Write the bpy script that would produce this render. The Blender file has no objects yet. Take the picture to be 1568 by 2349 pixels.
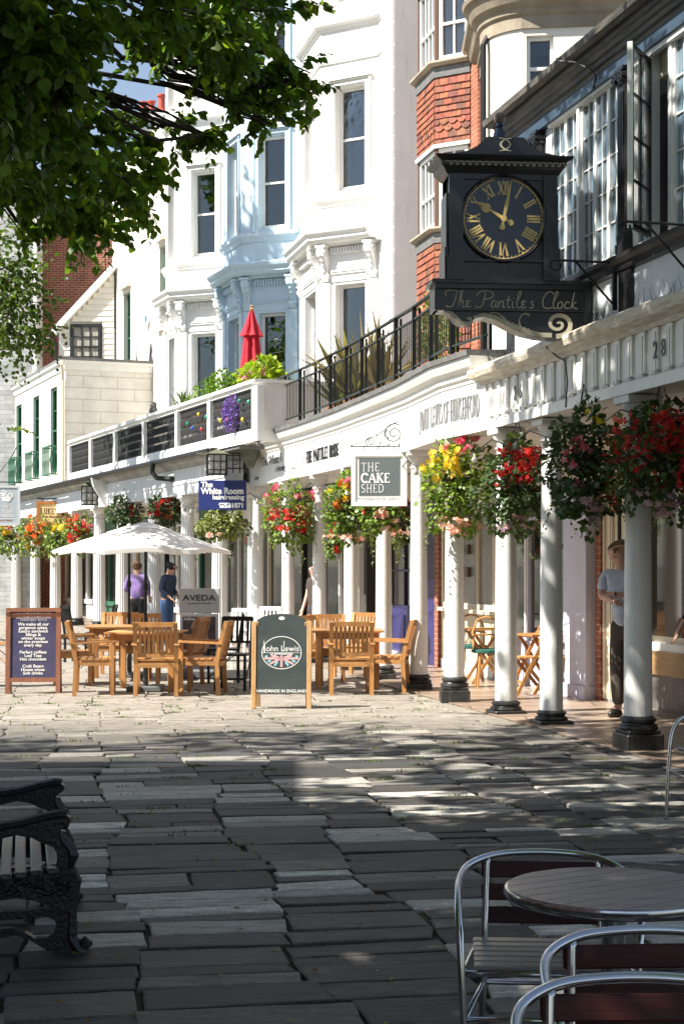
import bpy, bmesh, math, random
import numpy as np
from mathutils import Vector, Matrix
R = math.radians
rng = random.Random(7)
nrg = np.random.default_rng(11)
sc = bpy.context.scene
COL = sc.collection
# ---------------------------------------------------------------- camera, sky, sun, exposure
CAMH = 1.6; F = 3700.0; HX = 784.0; HY = 1295.0          # focal length and horizon in units of a 1568 wide frame
cam = bpy.data.cameras.new('camera'); cam.sensor_fit = 'HORIZONTAL'; cam.sensor_width = 24.0
cam.lens = 24.0 * F / 1568.0; cam.shift_y = (HY - 2349 / 2) / 1568.0; cam.clip_start = 0.1; cam.clip_end = 3000
camo = bpy.data.objects.new('camera', cam); COL.objects.link(camo)
camo.location = (0, 0, CAMH); camo.rotation_euler = (R(90), 0, 0); sc.camera = camo
SUN_EL = 50.0
LX, LY = 0.93, 0.37                                          # horizontal direction in which the light travels
w = bpy.data.worlds.new('World'); sc.world = w; w.use_nodes = True
nt = w.node_tree; bgn = nt.nodes['Background']
sky = nt.nodes.new('ShaderNodeTexSky'); sky.sky_type = 'NISHITA'; sky.sun_disc = False
sky.sun_elevation = R(SUN_EL); sky.sun_rotation = math.atan2(-LX, -LY); sky.air_density = 1.0; sky.dust_density = 0.6; sky.ozone_density = 1.6
hs = nt.nodes.new('ShaderNodeHueSaturation'); hs.inputs['Saturation'].default_value = .80; nt.links.new(sky.outputs[0], hs.inputs['Color']); nt.links.new(hs.outputs[0], bgn.inputs[0]); bgn.inputs[1].default_value = 0.065
sl = bpy.data.lights.new('sun', 'SUN'); sl.energy = 5.0; sl.angle = R(0.53); sl.color = (1.0, 0.945, 0.86)
so = bpy.data.objects.new('sun', sl); COL.objects.link(so); so.location = (-20, -10, 30)
ce = math.cos(R(SUN_EL)); hn = math.hypot(LX, LY)
so.rotation_euler = Vector((LX / hn * ce, LY / hn * ce, -math.sin(R(SUN_EL)))).to_track_quat('-Z', 'Y').to_euler()
sc.view_settings.view_transform = 'Standard'; sc.view_settings.look = 'None'; sc.view_settings.gamma = 1
sc.view_settings.use_curve_mapping = False; sc.view_settings.exposure = 1.42
sc.cycles.max_bounces = 6; sc.cycles.transparent_max_bounces = 12

def W(x, y, D): return Vector(((x - HX) / F * D, D, CAMH - (y - HY) / F * D))
def gnd(x, y): return W(x, y, CAMH * F / (y - HY))
def px(X, D): return HX + F * X / D

# ---------------------------------------------------------------- materials
MATS = {}
def srgb(r, g, b):
    f = lambda c: (c / 255 / 12.92) if c / 255 <= 0.04045 else ((c / 255 + 0.055) / 1.055) ** 2.4
    return (f(r), f(g), f(b))
def mat(name, col, rough=0.6, metal=0.0, spec=0.5, var=0.0, vscale=3.0, bump=0.0, bscale=40.0, col2=None, trans=0.0, attr=False, stretch=None, coat=0.0, grime=None, orand=0.0):
    """principled material with noise colour variation, streaks of grime and noise bump"""
    if name in MATS: return MATS[name]
    m = bpy.data.materials.new(name); m.use_nodes = True; MATS[name] = m
    n = m.node_tree.nodes; L = m.node_tree.links; b = n['Principled BSDF']
    b.inputs['Base Color'].default_value = (*col, 1); b.inputs['Roughness'].default_value = rough
    b.inputs['Metallic'].default_value = metal; b.inputs['Specular IOR Level'].default_value = spec
    b.inputs['Coat Weight'].default_value = coat
    tc = n.new('ShaderNodeTexCoord'); vec = tc.outputs['Object']
    if stretch:
        mp = n.new('ShaderNodeMapping'); mp.inputs['Scale'].default_value = stretch; L.new(vec, mp.inputs[0]); vec = mp.outputs[0]
    out = None
    if attr:
        a = n.new('ShaderNodeAttribute'); a.attribute_name = 'Col'; out = a.outputs['Color']
    if var > 0 or col2:
        no = n.new('ShaderNodeTexNoise'); no.inputs['Scale'].default_value = vscale; no.inputs['Detail'].default_value = 6; no.inputs['Roughness'].default_value = 0.65
        L.new(vec, no.inputs['Vector'])
        cr = n.new('ShaderNodeValToRGB'); cr.color_ramp.elements[0].position = 0.35; cr.color_ramp.elements[1].position = 0.68
        if col2: c0, c1 = col2, col
        else: c0, c1 = tuple(c * (1 - var) for c in col), tuple(min(1, c * (1 + var * 0.5)) for c in col)
        if attr:
            cr.color_ramp.elements[0].color = (1 - var,) * 3 + (1,); cr.color_ramp.elements[1].color = (1 + var * 0.5,) * 3 + (1,)
            mx = n.new('ShaderNodeMix'); mx.data_type = 'RGBA'; mx.blend_type = 'MULTIPLY'; mx.inputs['Factor'].default_value = 1
            L.new(no.outputs['Fac'], cr.inputs[0]); L.new(out, mx.inputs[6]); L.new(cr.outputs[0], mx.inputs[7]); out = mx.outputs[2]
        else:
            cr.color_ramp.elements[0].color = (*c0, 1); cr.color_ramp.elements[1].color = (*c1, 1)
            L.new(no.outputs['Fac'], cr.inputs[0]); out = cr.outputs[0]
    if grime:
        gm = n.new('ShaderNodeMapping'); gm.inputs['Scale'].default_value = (7, 7, 0.7); L.new(tc.outputs['Object'], gm.inputs[0])
        gn = n.new('ShaderNodeTexNoise'); gn.inputs['Scale'].default_value = 1.6; gn.inputs['Detail'].default_value = 7; gn.inputs['Roughness'].default_value = 0.7
        L.new(gm.outputs[0], gn.inputs['Vector'])
        gr = n.new('ShaderNodeValToRGB'); gr.color_ramp.elements[0].position = 0.54; gr.color_ramp.elements[1].position = 0.78
        gr.color_ramp.elements[0].color = (0, 0, 0, 1); gr.color_ramp.elements[1].color = (0.75, 0.75, 0.75, 1)
        L.new(gn.outputs['Fac'], gr.inputs[0])
        mx = n.new('ShaderNodeMix'); mx.data_type = 'RGBA'; L.new(gr.outputs[0], mx.inputs['Factor'])
        if out: L.new(out, mx.inputs[6])
        else: mx.inputs[6].default_value = (*col, 1)
        mx.inputs[7].default_value = (*grime, 1); out = mx.outputs[2]
    if orand and out:
        oi = n.new('ShaderNodeObjectInfo'); hv = n.new('ShaderNodeHueSaturation'); mr = n.new('ShaderNodeMapRange'); mr.inputs[3].default_value = 1 - orand; mr.inputs[4].default_value = 1 + orand
        L.new(oi.outputs['Random'], mr.inputs[0]); L.new(mr.outputs[0], hv.inputs['Value']); L.new(out, hv.inputs['Color']); out = hv.outputs[0]
    if out: L.new(out, b.inputs['Base Color'])
    if trans > 0:
        tr = n.new('ShaderNodeBsdfTranslucent'); ms = n.new('ShaderNodeMixShader'); ms.inputs[0].default_value = trans
        if out:
            g = n.new('ShaderNodeMix'); g.data_type = 'RGBA'; g.blend_type = 'MULTIPLY'; g.inputs['Factor'].default_value = 1
            L.new(out, g.inputs[6]); g.inputs[7].default_value = (1.5, 1.6, 0.7, 1) if attr else (1, 1, 1, 1); L.new(g.outputs[2], tr.inputs[0])
        else: tr.inputs[0].default_value = (*col, 1)
        o = n['Material Output']; L.new(b.outputs[0], ms.inputs[1]); L.new(tr.outputs[0], ms.inputs[2]); L.new(ms.outputs[0], o.inputs[0])
    if bump > 0:
        bn = n.new('ShaderNodeTexNoise'); bn.inputs['Scale'].default_value = bscale; bn.inputs['Detail'].default_value = 5
        bp = n.new('ShaderNodeBump'); bp.inputs['Strength'].default_value = bump; bp.inputs['Distance'].default_value = 0.01
        L.new(vec, bn.inputs['Vector']); L.new(bn.outputs['Fac'], bp.inputs['Height']); L.new(bp.outputs[0], b.inputs['Normal'])
    return m
def brickmat(name, c1, c2, mortar, bw=0.225, bh=0.075, ms=0.01, rough=0.85, bump=0.6, noise=0.35, off=0.5):
    if name in MATS: return MATS[name]
    m = bpy.data.materials.new(name); m.use_nodes = True; MATS[name] = m
    n = m.node_tree.nodes; L = m.node_tree.links; b = n['Principled BSDF']; b.inputs['Roughness'].default_value = rough
    uv = n.new('ShaderNodeUVMap'); uv.uv_map = 'UVMap'
    br = n.new('ShaderNodeTexBrick'); br.inputs['Scale'].default_value = 1; br.inputs['Brick Width'].default_value = bw; br.inputs['Row Height'].default_value = bh
    br.inputs['Mortar Size'].default_value = ms; br.inputs['Mortar Smooth'].default_value = 0.2; br.inputs['Bias'].default_value = 0; br.offset = off
    br.inputs['Color1'].default_value = (*c1, 1); br.inputs['Color2'].default_value = (*c2, 1); br.inputs['Mortar'].default_value = (*mortar, 1)
    L.new(uv.outputs[0], br.inputs['Vector'])
    no = n.new('ShaderNodeTexNoise'); no.inputs['Scale'].default_value = 2.5; no.inputs['Detail'].default_value = 8; L.new(uv.outputs[0], no.inputs['Vector'])
    cr = n.new('ShaderNodeValToRGB'); cr.color_ramp.elements[0].position = 0.3; cr.color_ramp.elements[1].position = 0.7
    cr.color_ramp.elements[0].color = (1 - noise,) * 3 + (1,); cr.color_ramp.elements[1].color = (1.1, 1.1, 1.1, 1)
    L.new(no.outputs['Fac'], cr.inputs[0])
    mx = n.new('ShaderNodeMix'); mx.data_type = 'RGBA'; mx.blend_type = 'MULTIPLY'; mx.inputs['Factor'].default_value = 1
    L.new(br.outputs['Color'], mx.inputs[6]); L.new(cr.outputs[0], mx.inputs[7]); L.new(mx.outputs[2], b.inputs['Base Color'])
    bp = n.new('ShaderNodeBump'); bp.inputs['Strength'].default_value = bump; bp.inputs['Distance'].default_value = 0.01; bp.invert = True
    L.new(br.outputs['Fac'], bp.inputs['Height']); L.new(bp.outputs[0], b.inputs['Normal'])
    return m
def woodmat(name, c1, c2, rough=0.5, scale=(30, 30, 3), coat=0.0, orand=0.0, spec=0.5):
    return mat(name, c1, rough, col2=c2, vscale=1.0, stretch=scale, bump=0.25, bscale=2.0, coat=coat, orand=orand, spec=spec)

WHITE = mat('white_stucco', (0.80, 0.79, 0.76), 0.7, var=0.05, vscale=1.5, bump=0.25, bscale=25, grime=(0.62, 0.60, 0.54))
WHITE2 = mat('white_gloss_paint', (0.80, 0.80, 0.77), 0.4, var=0.05, vscale=4, bump=0.1, bscale=30, grime=(0.60, 0.57, 0.50))
CREAM = mat('cream_render', (0.74, 0.69, 0.60), 0.75, var=0.06, vscale=1.5, bump=0.2, bscale=25, grime=(0.55, 0.50, 0.42))
CREAMP = mat('cream_paint', (0.66, 0.58, 0.44), 0.45, var=0.05, vscale=3)
BLUEP = mat('pale_blue_stucco', (0.52, 0.645, 0.73), 0.7, var=0.06, vscale=2, bump=0.2, bscale=25, grime=(0.40, 0.50, 0.57))
GREYR = mat('grey_render', (0.72, 0.70, 0.66), 0.85, var=0.06, vscale=1.2, bump=0.14, bscale=14, grime=(0.52, 0.50, 0.46))
LILAC = mat('lilac_paint', (0.52, 0.52, 0.62), 0.45, var=0.04, vscale=3)
COLP = mat('column_paint', (0.78, 0.78, 0.76), 0.35, var=0.05, vscale=6, bump=0.35, bscale=12, grime=(0.60, 0.60, 0.57))
BLACKP = mat('black_gloss_paint', (0.012, 0.012, 0.013), 0.28, var=0.2, bump=0.3, bscale=30)
PLINTH = mat('worn_black_plinth', (0.016, 0.016, 0.016), 0.38, col2=(0.03, 0.03, 0.028), vscale=8, bump=0.5, bscale=25, grime=(0.16, 0.16, 0.15))
IRON = mat('black_iron', (0.008, 0.009, 0.010), 0.4, metal=0.2, var=0.3, bump=0.2, bscale=60)
IRONG = mat('green_grey_iron', (0.022, 0.026, 0.022), 0.45, var=0.3)
GREENP = mat('green_paint', (0.03, 0.13, 0.075), 0.4, var=0.15)
DARKT = mat('dark_timber', (0.018, 0.017, 0.018), 0.35, var=0.3, vscale=4, stretch=(1, 1, 8), bump=0.5, bscale=8)
NAVYT = mat('blue_black_fascia', (0.035, 0.06, 0.09), 0.4, var=0.35, vscale=3)
LEAD = mat('lead_grey', (0.16, 0.16, 0.155), 0.6, var=0.3, vscale=5, bump=0.4, bscale=20)
GUTTER = mat('weathered_gutter', (0.13, 0.115, 0.095), 0.6, col2=(0.03, 0.028, 0.022), vscale=2.5, stretch=(1, 8, 8), bump=0.7, bscale=6)
STONE = mat('carved_stone', (0.34, 0.29, 0.21), 0.8, col2=(0.20, 0.16, 0.11), vscale=1.6, bump=0.4, bscale=20)
SILLST = mat('sill_stone', (0.38, 0.33, 0.24), 0.8, var=0.2)
SLATE = mat('roof_slate', (0.08, 0.075, 0.07), 0.7, var=0.3, vscale=6, bump=0.6, bscale=12)
GLASS = mat('window_glass', (0.020, 0.028, 0.036), 0.04, spec=1.0, coat=1.0, var=0.3, vscale=1.2, bump=0.02, bscale=3)
def clearglass(name, tint, gl=1.0):
    m = bpy.data.materials.new(name); m.use_nodes = True; MATS[name] = m; n = m.node_tree.nodes; L = m.node_tree.links; n.remove(n['Principled BSDF'])
    tr = n.new('ShaderNodeBsdfTransparent'); tr.inputs[0].default_value = (*tint, 1); g = n.new('ShaderNodeBsdfGlossy'); g.inputs['Roughness'].default_value = .015
    lw = n.new('ShaderNodeFresnel'); lw.inputs['IOR'].default_value = 1.75; mx = n.new('ShaderNodeMixShader'); L.new(lw.outputs[0], mx.inputs[0]); L.new(tr.outputs[0], mx.inputs[1]); L.new(g.outputs[0], mx.inputs[2]); L.new(mx.outputs[0], n['Material Output'].inputs[0])
    no = n.new('ShaderNodeTexNoise'); no.inputs['Scale'].default_value = 2.5; tc = n.new('ShaderNodeTexCoord'); L.new(tc.outputs['Object'], no.inputs['Vector']); bp = n.new('ShaderNodeBump'); bp.inputs['Strength'].default_value = .15; bp.inputs['Distance'].default_value = .02; L.new(no.outputs[0], bp.inputs['Height']); L.new(bp.outputs[0], g.inputs['Normal'])
    return m
GLASSC = clearglass('clear_window_glass', (.62, .68, .70))
GLASSD = mat('shop_glass', (0.012, 0.014, 0.013), 0.06, spec=0.6, coat=0.6, var=0.5, vscale=1.0)
GLASSW = mat('old_leaded_glass_sky_tint', (0.12, 0.20, 0.27), 0.05, spec=1.0, coat=1.0, var=0.5, vscale=3, bump=0.25, bscale=5)  # pale blue base colour stands in for reflected sky
CURT = mat('net_curtain', (0.35, 0.33, 0.28), 0.9, var=0.4, vscale=2, stretch=(14, 14, 1))
ROOM = mat('room_gloom', (0.012, 0.011, 0.010), 0.9)  # near-black colour stands in for the gloom of unlit rooms
REDB = brickmat('red_brick', (0.36, 0.085, 0.04), (0.24, 0.055, 0.03), (0.42, 0.34, 0.26))
ORB = brickmat('orange_brick', (0.35, 0.105, 0.055), (0.27, 0.075, 0.04), (0.45, 0.30, 0.20), ms=0.006)
GREYB = brickmat('grey_painted_brick', (0.50, 0.51, 0.50), (0.38, 0.39, 0.38), (0.30, 0.30, 0.29), bw=0.45, bh=0.15, ms=0.008, noise=0.3)
ASHLAR = brickmat('cream_ashlar', (0.76, 0.73, 0.67), (0.74, 0.71, 0.65), (0.56, 0.53, 0.47), bw=0.95, bh=0.32, ms=0.012, noise=0.12, bump=0.8)
TEAK = woodmat('oiled_teak', (0.48, 0.245, 0.085), (0.33, 0.145, 0.042), 0.5, orand=.22)
TEAKX = woodmat('oiled_teak_boards', (0.48, 0.25, 0.09), (0.34, 0.15, 0.045), 0.5, scale=(3, 30, 30), orand=.2)
PINE = woodmat('pine', (0.55, 0.34, 0.16), (0.42, 0.23, 0.09), 0.55)
DKWOOD = woodmat('dark_red_wood', (0.055, 0.011, 0.008), (0.025, 0.006, 0.005), 0.5, scale=(3, 30, 30), spec=.25)
GREYWOOD = woodmat('grey_table_wood', (0.40, 0.35, 0.345), (0.23, 0.19, 0.185), 0.28, scale=(3, 40, 40), spec=.8)
BENCHW = woodmat('worn_bench_wood', (0.11, 0.10, 0.09), (0.02, 0.018, 0.016), 0.35, scale=(25, 3, 25))
FRAMEW = woodmat('honey_frame_wood', (0.48, 0.20, 0.05), (0.36, 0.13, 0.03), 0.45)
ALU = mat('polished_aluminium', (0.55, 0.56, 0.58), 0.16, metal=1.0, var=0.1)
GOLD = mat('gold_paint', (0.62, 0.46, 0.17), 0.45, var=0.1, vscale=20)
BONE = mat('bone_paint', (0.46, 0.42, 0.31), 0.5, var=0.1, vscale=10)
TXTG = mat('grey_lettering', (0.10, 0.105, 0.11), 0.6)
TXTW = mat('white_lettering', (0.82, 0.82, 0.80), 0.6)
TXTL = mat('pale_grey_lettering', (0.5, 0.5, 0.5), 0.6)
TXTK = mat('black_lettering', (0.015, 0.015, 0.015), 0.6)
CANVAS = mat('cream_canvas', (0.86, 0.85, 0.82), 0.9, var=0.03, trans=0.25)
REDC = mat('red_canvas', (0.55, 0.02, 0.04), 0.8, var=0.15, vscale=2, trans=0.15)

# ---------------------------------------------------------------- objects
def props(o, label=None, cat=None, group=None, kind=None):
    if label: o['label'] = label
    if cat: o['category'] = cat
    if group: o['group'] = group
    if kind: o['kind'] = kind
    return o
def thing(name, label, cat, loc=(0, 0, 0), rz=0.0, group=None):
    o = bpy.data.objects.new(name, None); o.empty_display_size = 0.2; COL.objects.link(o)
    o.location = loc; o.rotation_euler = (0, 0, rz)
    return props(o, label, cat, group)
def dup(root, loc, rz=0.0, label=None):
    r = root.copy(); COL.objects.link(r); r.location = loc; r.rotation_euler = (0, 0, rz)
    if label: r['label'] = label
    for ch in list(root.children):
        c = ch.copy(); COL.objects.link(c); c.parent = r
        for g in list(ch.children):
            d = g.copy(); COL.objects.link(d); d.parent = c
    return r

class MB:
    """collects shapes, links them as one mesh object"""
    def __init__(s): s.v = []; s.f = []; s.mi = []; s.M = None; s.cm = 0
    def add(s, vs, fs):
        o = len(s.v)
        if s.M is not None: vs = [s.M @ Vector(p) for p in vs]
        s.v.extend([tuple(p) for p in vs]); s.f.extend([tuple(i + o for i in f) for f in fs]); s.mi.extend([s.cm] * len(fs)); return s
    def box(s, x0, x1, y0, y1, z0, z1):
        if x1 < x0: x0, x1 = x1, x0
        if y1 < y0: y0, y1 = y1, y0
        if z1 < z0: z0, z1 = z1, z0
        return s.add([(x0, y0, z0), (x1, y0, z0), (x1, y1, z0), (x0, y1, z0), (x0, y0, z1), (x1, y0, z1), (x1, y1, z1), (x0, y1, z1)],
                     [(0, 3, 2, 1), (4, 5, 6, 7), (0, 1, 5, 4), (1, 2, 6, 5), (2, 3, 7, 6), (3, 0, 4, 7)])
    def bbox(s, x0, x1, y0, y1, z0, z1, b=0.006):
        """box with chamfered edges"""
        bm = bmesh.new(); bmesh.ops.create_cube(bm, size=1.0)
        for v in bm.verts: v.co = Vector(((x0 + x1) / 2 + v.co.x * (x1 - x0), (y0 + y1) / 2 + v.co.y * (y1 - y0), (z0 + z1) / 2 + v.co.z * (z1 - z0)))
        bmesh.ops.bevel(bm, geom=bm.edges[:], offset=b, segments=1, affect='EDGES')
        bm.verts.index_update(); s.add([v.co.copy() for v in bm.verts], [[v.index for v in f.verts] for f in bm.faces]); bm.free(); return s
    def beam(s, p, q, a, b, up=(0, 0, 1)):
        """rectangular bar p->q, a wide (sideways), b deep (along up)"""
        p, q = Vector(p), Vector(q); d = (q - p).normalized(); up = Vector(up)
        if abs(d.dot(up)) > 0.98: up = Vector((0, 1, 0))
        sx = d.cross(up).normalized(); sy = sx.cross(d).normalized(); vs = []
        for e in (p, q):
            for i, j in ((-1, -1), (1, -1), (1, 1), (-1, 1)): vs.append(e + sx * (a / 2 * i) + sy * (b / 2 * j))
        return s.add(vs, [(0, 3, 2, 1), (4, 5, 6, 7), (0, 1, 5, 4), (1, 2, 6, 5), (2, 3, 7, 6), (3, 0, 4, 7)])
    def tube(s, pts, r, n=8, closed=False, cap=True):
        pts = [Vector(p) for p in pts]; k = len(pts); rs = r if isinstance(r, (list, tuple)) else [r] * k
        vs = []; up = Vector((0, 0, 1)); pa = None
        for i in range(k):
            if closed: t = (pts[(i + 1) % k] - pts[i - 1]).normalized()
            else: t = (pts[min(i + 1, k - 1)] - pts[max(i - 1, 0)]).normalized()
            if pa is None:
                a = t.cross(up) if abs(t.dot(up)) < 0.95 else t.cross(Vector((0, 1, 0)))
            else: a = pa - t * pa.dot(t)
            a.normalize(); pa = a; b = t.cross(a)
            for j in range(n):
                an = 2 * math.pi * j / n; vs.append(pts[i] + (a * math.cos(an) + b * math.sin(an)) * rs[i])
        fs = []
        for i in range(k if closed else k - 1):
            for j in range(n):
                i2 = (i + 1) % k; fs.append((i * n + j, i * n + (j + 1) % n, i2 * n + (j + 1) % n, i2 * n + j))
        if not closed and cap: fs.append(tuple(range(n))[::-1]); fs.append(tuple((k - 1) * n + j for j in range(n)))
        return s.add(vs, fs)
    def lathe(s, prof, c=(0, 0, 0), n=20, sq=None, flutes=0, fdepth=0.0):
        """prof: (r,z) bottom to top"""
        vs = []; fs = []; cx, cy, cz = c
        for r, z in prof:
            for j in range(n):
                an = 2 * math.pi * j / n; rr = r
                if flutes and r > 0: rr = r - fdepth * abs(math.sin(an * flutes / 2)) ** 0.6
                vs.append((cx + rr * math.cos(an), cy + rr * math.sin(an), cz + z))
        k = len(prof)
        for i in range(k - 1):
            for j in range(n): fs.append((i * n + j, i * n + (j + 1) % n, (i + 1) * n + (j + 1) % n, (i + 1) * n + j))
        fs.append(tuple(range(n))[::-1]); fs.append(tuple((k - 1) * n + j for j in range(n)))
        return s.add(vs, fs)
    def prism(s, poly, h0, h1, axis='z'):
        """polygon (a,b) extruded along axis: z->(a,b,h); y->(a,h,b); x->(h,a,b)"""
        f = {'z': lambda a, b, h: (a, b, h), 'y': lambda a, b, h: (a, h, b), 'x': lambda a, b, h: (h, a, b)}[axis]
        k = len(poly); vs = [f(a, b, h0) for a, b in poly] + [f(a, b, h1) for a, b in poly]
        fs = [tuple(range(k))[::-1], tuple(range(k, 2 * k))] + [(i, (i + 1) % k, k + (i + 1) % k, k + i) for i in range(k)]
        return s.add(vs, fs)
    def ribbon(s, pts, wds, h0, h1, axis='y'):
        """flat stroke through 2D points with widths, extruded"""
        P = [Vector((a, b)) for a, b in pts]; k = len(P); wds = wds if isinstance(wds, (list, tuple)) else [wds] * k
        Lp, Rp = [], []
        for i in range(k):
            t = (P[min(i + 1, k - 1)] - P[max(i - 1, 0)]); t = t.normalized() if t.length > 1e-9 else Vector((1, 0)); nn = Vector((-t.y, t.x))
            Lp.append(P[i] + nn * wds[i] / 2); Rp.append(P[i] - nn * wds[i] / 2)
        f = {'z': lambda p, h: (p[0], p[1], h), 'y': lambda p, h: (p[0], h, p[1]), 'x': lambda p, h: (h, p[0], p[1])}[axis]
        vs = []
        for i in range(k): vs += [f(Lp[i], h0), f(Rp[i], h0), f(Rp[i], h1), f(Lp[i], h1)]
        fs = [(0, 1, 2, 3), tuple((k - 1) * 4 + j for j in (3, 2, 1, 0))]
        for i in range(k - 1):
            for j in range(4): fs.append((i * 4 + j, (i + 1) * 4 + j, (i + 1) * 4 + (j + 1) % 4, i * 4 + (j + 1) % 4))
        return s.add(vs, fs)
    def sweep(s, path, prof, side=1, close_ends=True):
        """moulding: prof (out,z) swept along plan polyline, mitred; side=1 -> out is to the left of the path direction"""
        P = [Vector((p[0], p[1])) for p in path]; k = len(P); m = len(prof); vs = []
        for i in range(k):
            d0 = (P[i] - P[i - 1]).normalized() if i > 0 else (P[1] - P[0]).normalized()
            d1 = (P[i + 1] - P[i]).normalized() if i < k - 1 else d0
            n0 = Vector((-d0.y, d0.x)) * side; n1 = Vector((-d1.y, d1.x)) * side
            nn = (n0 + n1).normalized(); sc_ = 1.0 / max(0.35, nn.dot(n0))
            for o, z in prof: vs.append((P[i].x + nn.x * o * sc_, P[i].y + nn.y * o * sc_, z))
        fs = []
        for i in range(k - 1):
            for j in range(m):
                a = (i * m + j, i * m + (j + 1) % m, (i + 1) * m + (j + 1) % m, (i + 1) * m + j)
                fs.append(a if side > 0 else a[::-1])
        if close_ends: fs.append(tuple(range(m))); fs.append(tuple((k - 1) * m + j for j in range(m))[::-1])
        return s.add(vs, fs)
    def build(s, name, mats, parent=None, smooth=False, label=None, recalc=True, autosm=None):
        me = bpy.data.meshes.new(name); me.from_pydata(s.v, [], s.f); me.validate(verbose=False)
        mats = mats if isinstance(mats, (list, tuple)) else [mats]
        for m in mats: me.materials.append(m)
        if len(mats) > 1 and len(me.polygons) == len(s.mi): me.polygons.foreach_set('material_index', s.mi)
        if recalc:
            bm = bmesh.new(); bm.from_mesh(me); bmesh.ops.recalc_face_normals(bm, faces=bm.faces); bm.to_mesh(me); bm.free()
        uv = me.uv_layers.new(name='UVMap'); co = np.empty(len(me.vertices) * 3, np.float32); me.vertices.foreach_get('co', co); co = co.reshape(-1, 3)
        nl = len(me.loops); li = np.empty(nl, np.int32); me.loops.foreach_get('vertex_index', li)
        pn = np.empty(len(me.polygons) * 3, np.float32); me.polygons.foreach_get('normal', pn); pn = pn.reshape(-1, 3)
        lt = np.empty(len(me.polygons), np.int32); me.polygons.foreach_get('loop_total', lt); ln = np.repeat(pn, lt, axis=0)
        c = co[li]; tx = -ln[:, 1]; ty = ln[:, 0]; h = np.sqrt(tx ** 2 + ty ** 2) + 1e-9; fl = np.abs(ln[:, 2]) > 0.8
        u = np.where(fl, c[:, 0], (c[:, 0] * tx + c[:, 1] * ty) / h); v = np.where(fl, c[:, 1], c[:, 2])
        uv.data.foreach_set('uv', np.stack([u, v], 1).astype(np.float32).ravel())
        if smooth:
            me.polygons.foreach_set('use_smooth', [True] * len(me.polygons))
            if autosm is not None: me.set_sharp_from_angle(angle=R(autosm))
        o = bpy.data.objects.new(name, me); COL.objects.link(o)
        if parent: o.parent = parent
        if label: o['label'] = label
        return o

def text(s, size, M, m, parent, name='lettering', ext=0.003, xs=1.0, align='CENTER', shear=0.0, bold=0.0, sp=1.0):
    """letters standing in the local XZ plane facing -Y, then transformed by M (a Matrix)"""
    cu = bpy.data.curves.new(name, 'FONT'); cu.body = s; cu.size = size; cu.align_x = align; cu.align_y = 'CENTER'; cu.extrude = ext; cu.shear = shear; cu.offset = bold; cu.space_character = sp; cu.resolution_u = 3
    t = bpy.data.objects.new(name, cu); COL.objects.link(t)
    dg = bpy.context.evaluated_depsgraph_get(); me = bpy.data.meshes.new_from_object(t.evaluated_get(dg))
    COL.objects.unlink(t); bpy.data.objects.remove(t)
    me.transform(M @ Matrix.Rotation(R(90), 4, 'X') @ Matrix.Diagonal((xs, 1, 1, 1)))
    me.materials.clear(); me.materials.append(m); o = bpy.data.objects.new(name, me); COL.objects.link(o); o.parent = parent
    return o
def T(x, y, z, rz=0.0): return Matrix.Translation((x, y, z)) @ Matrix.Rotation(rz, 4, 'Z')

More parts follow.
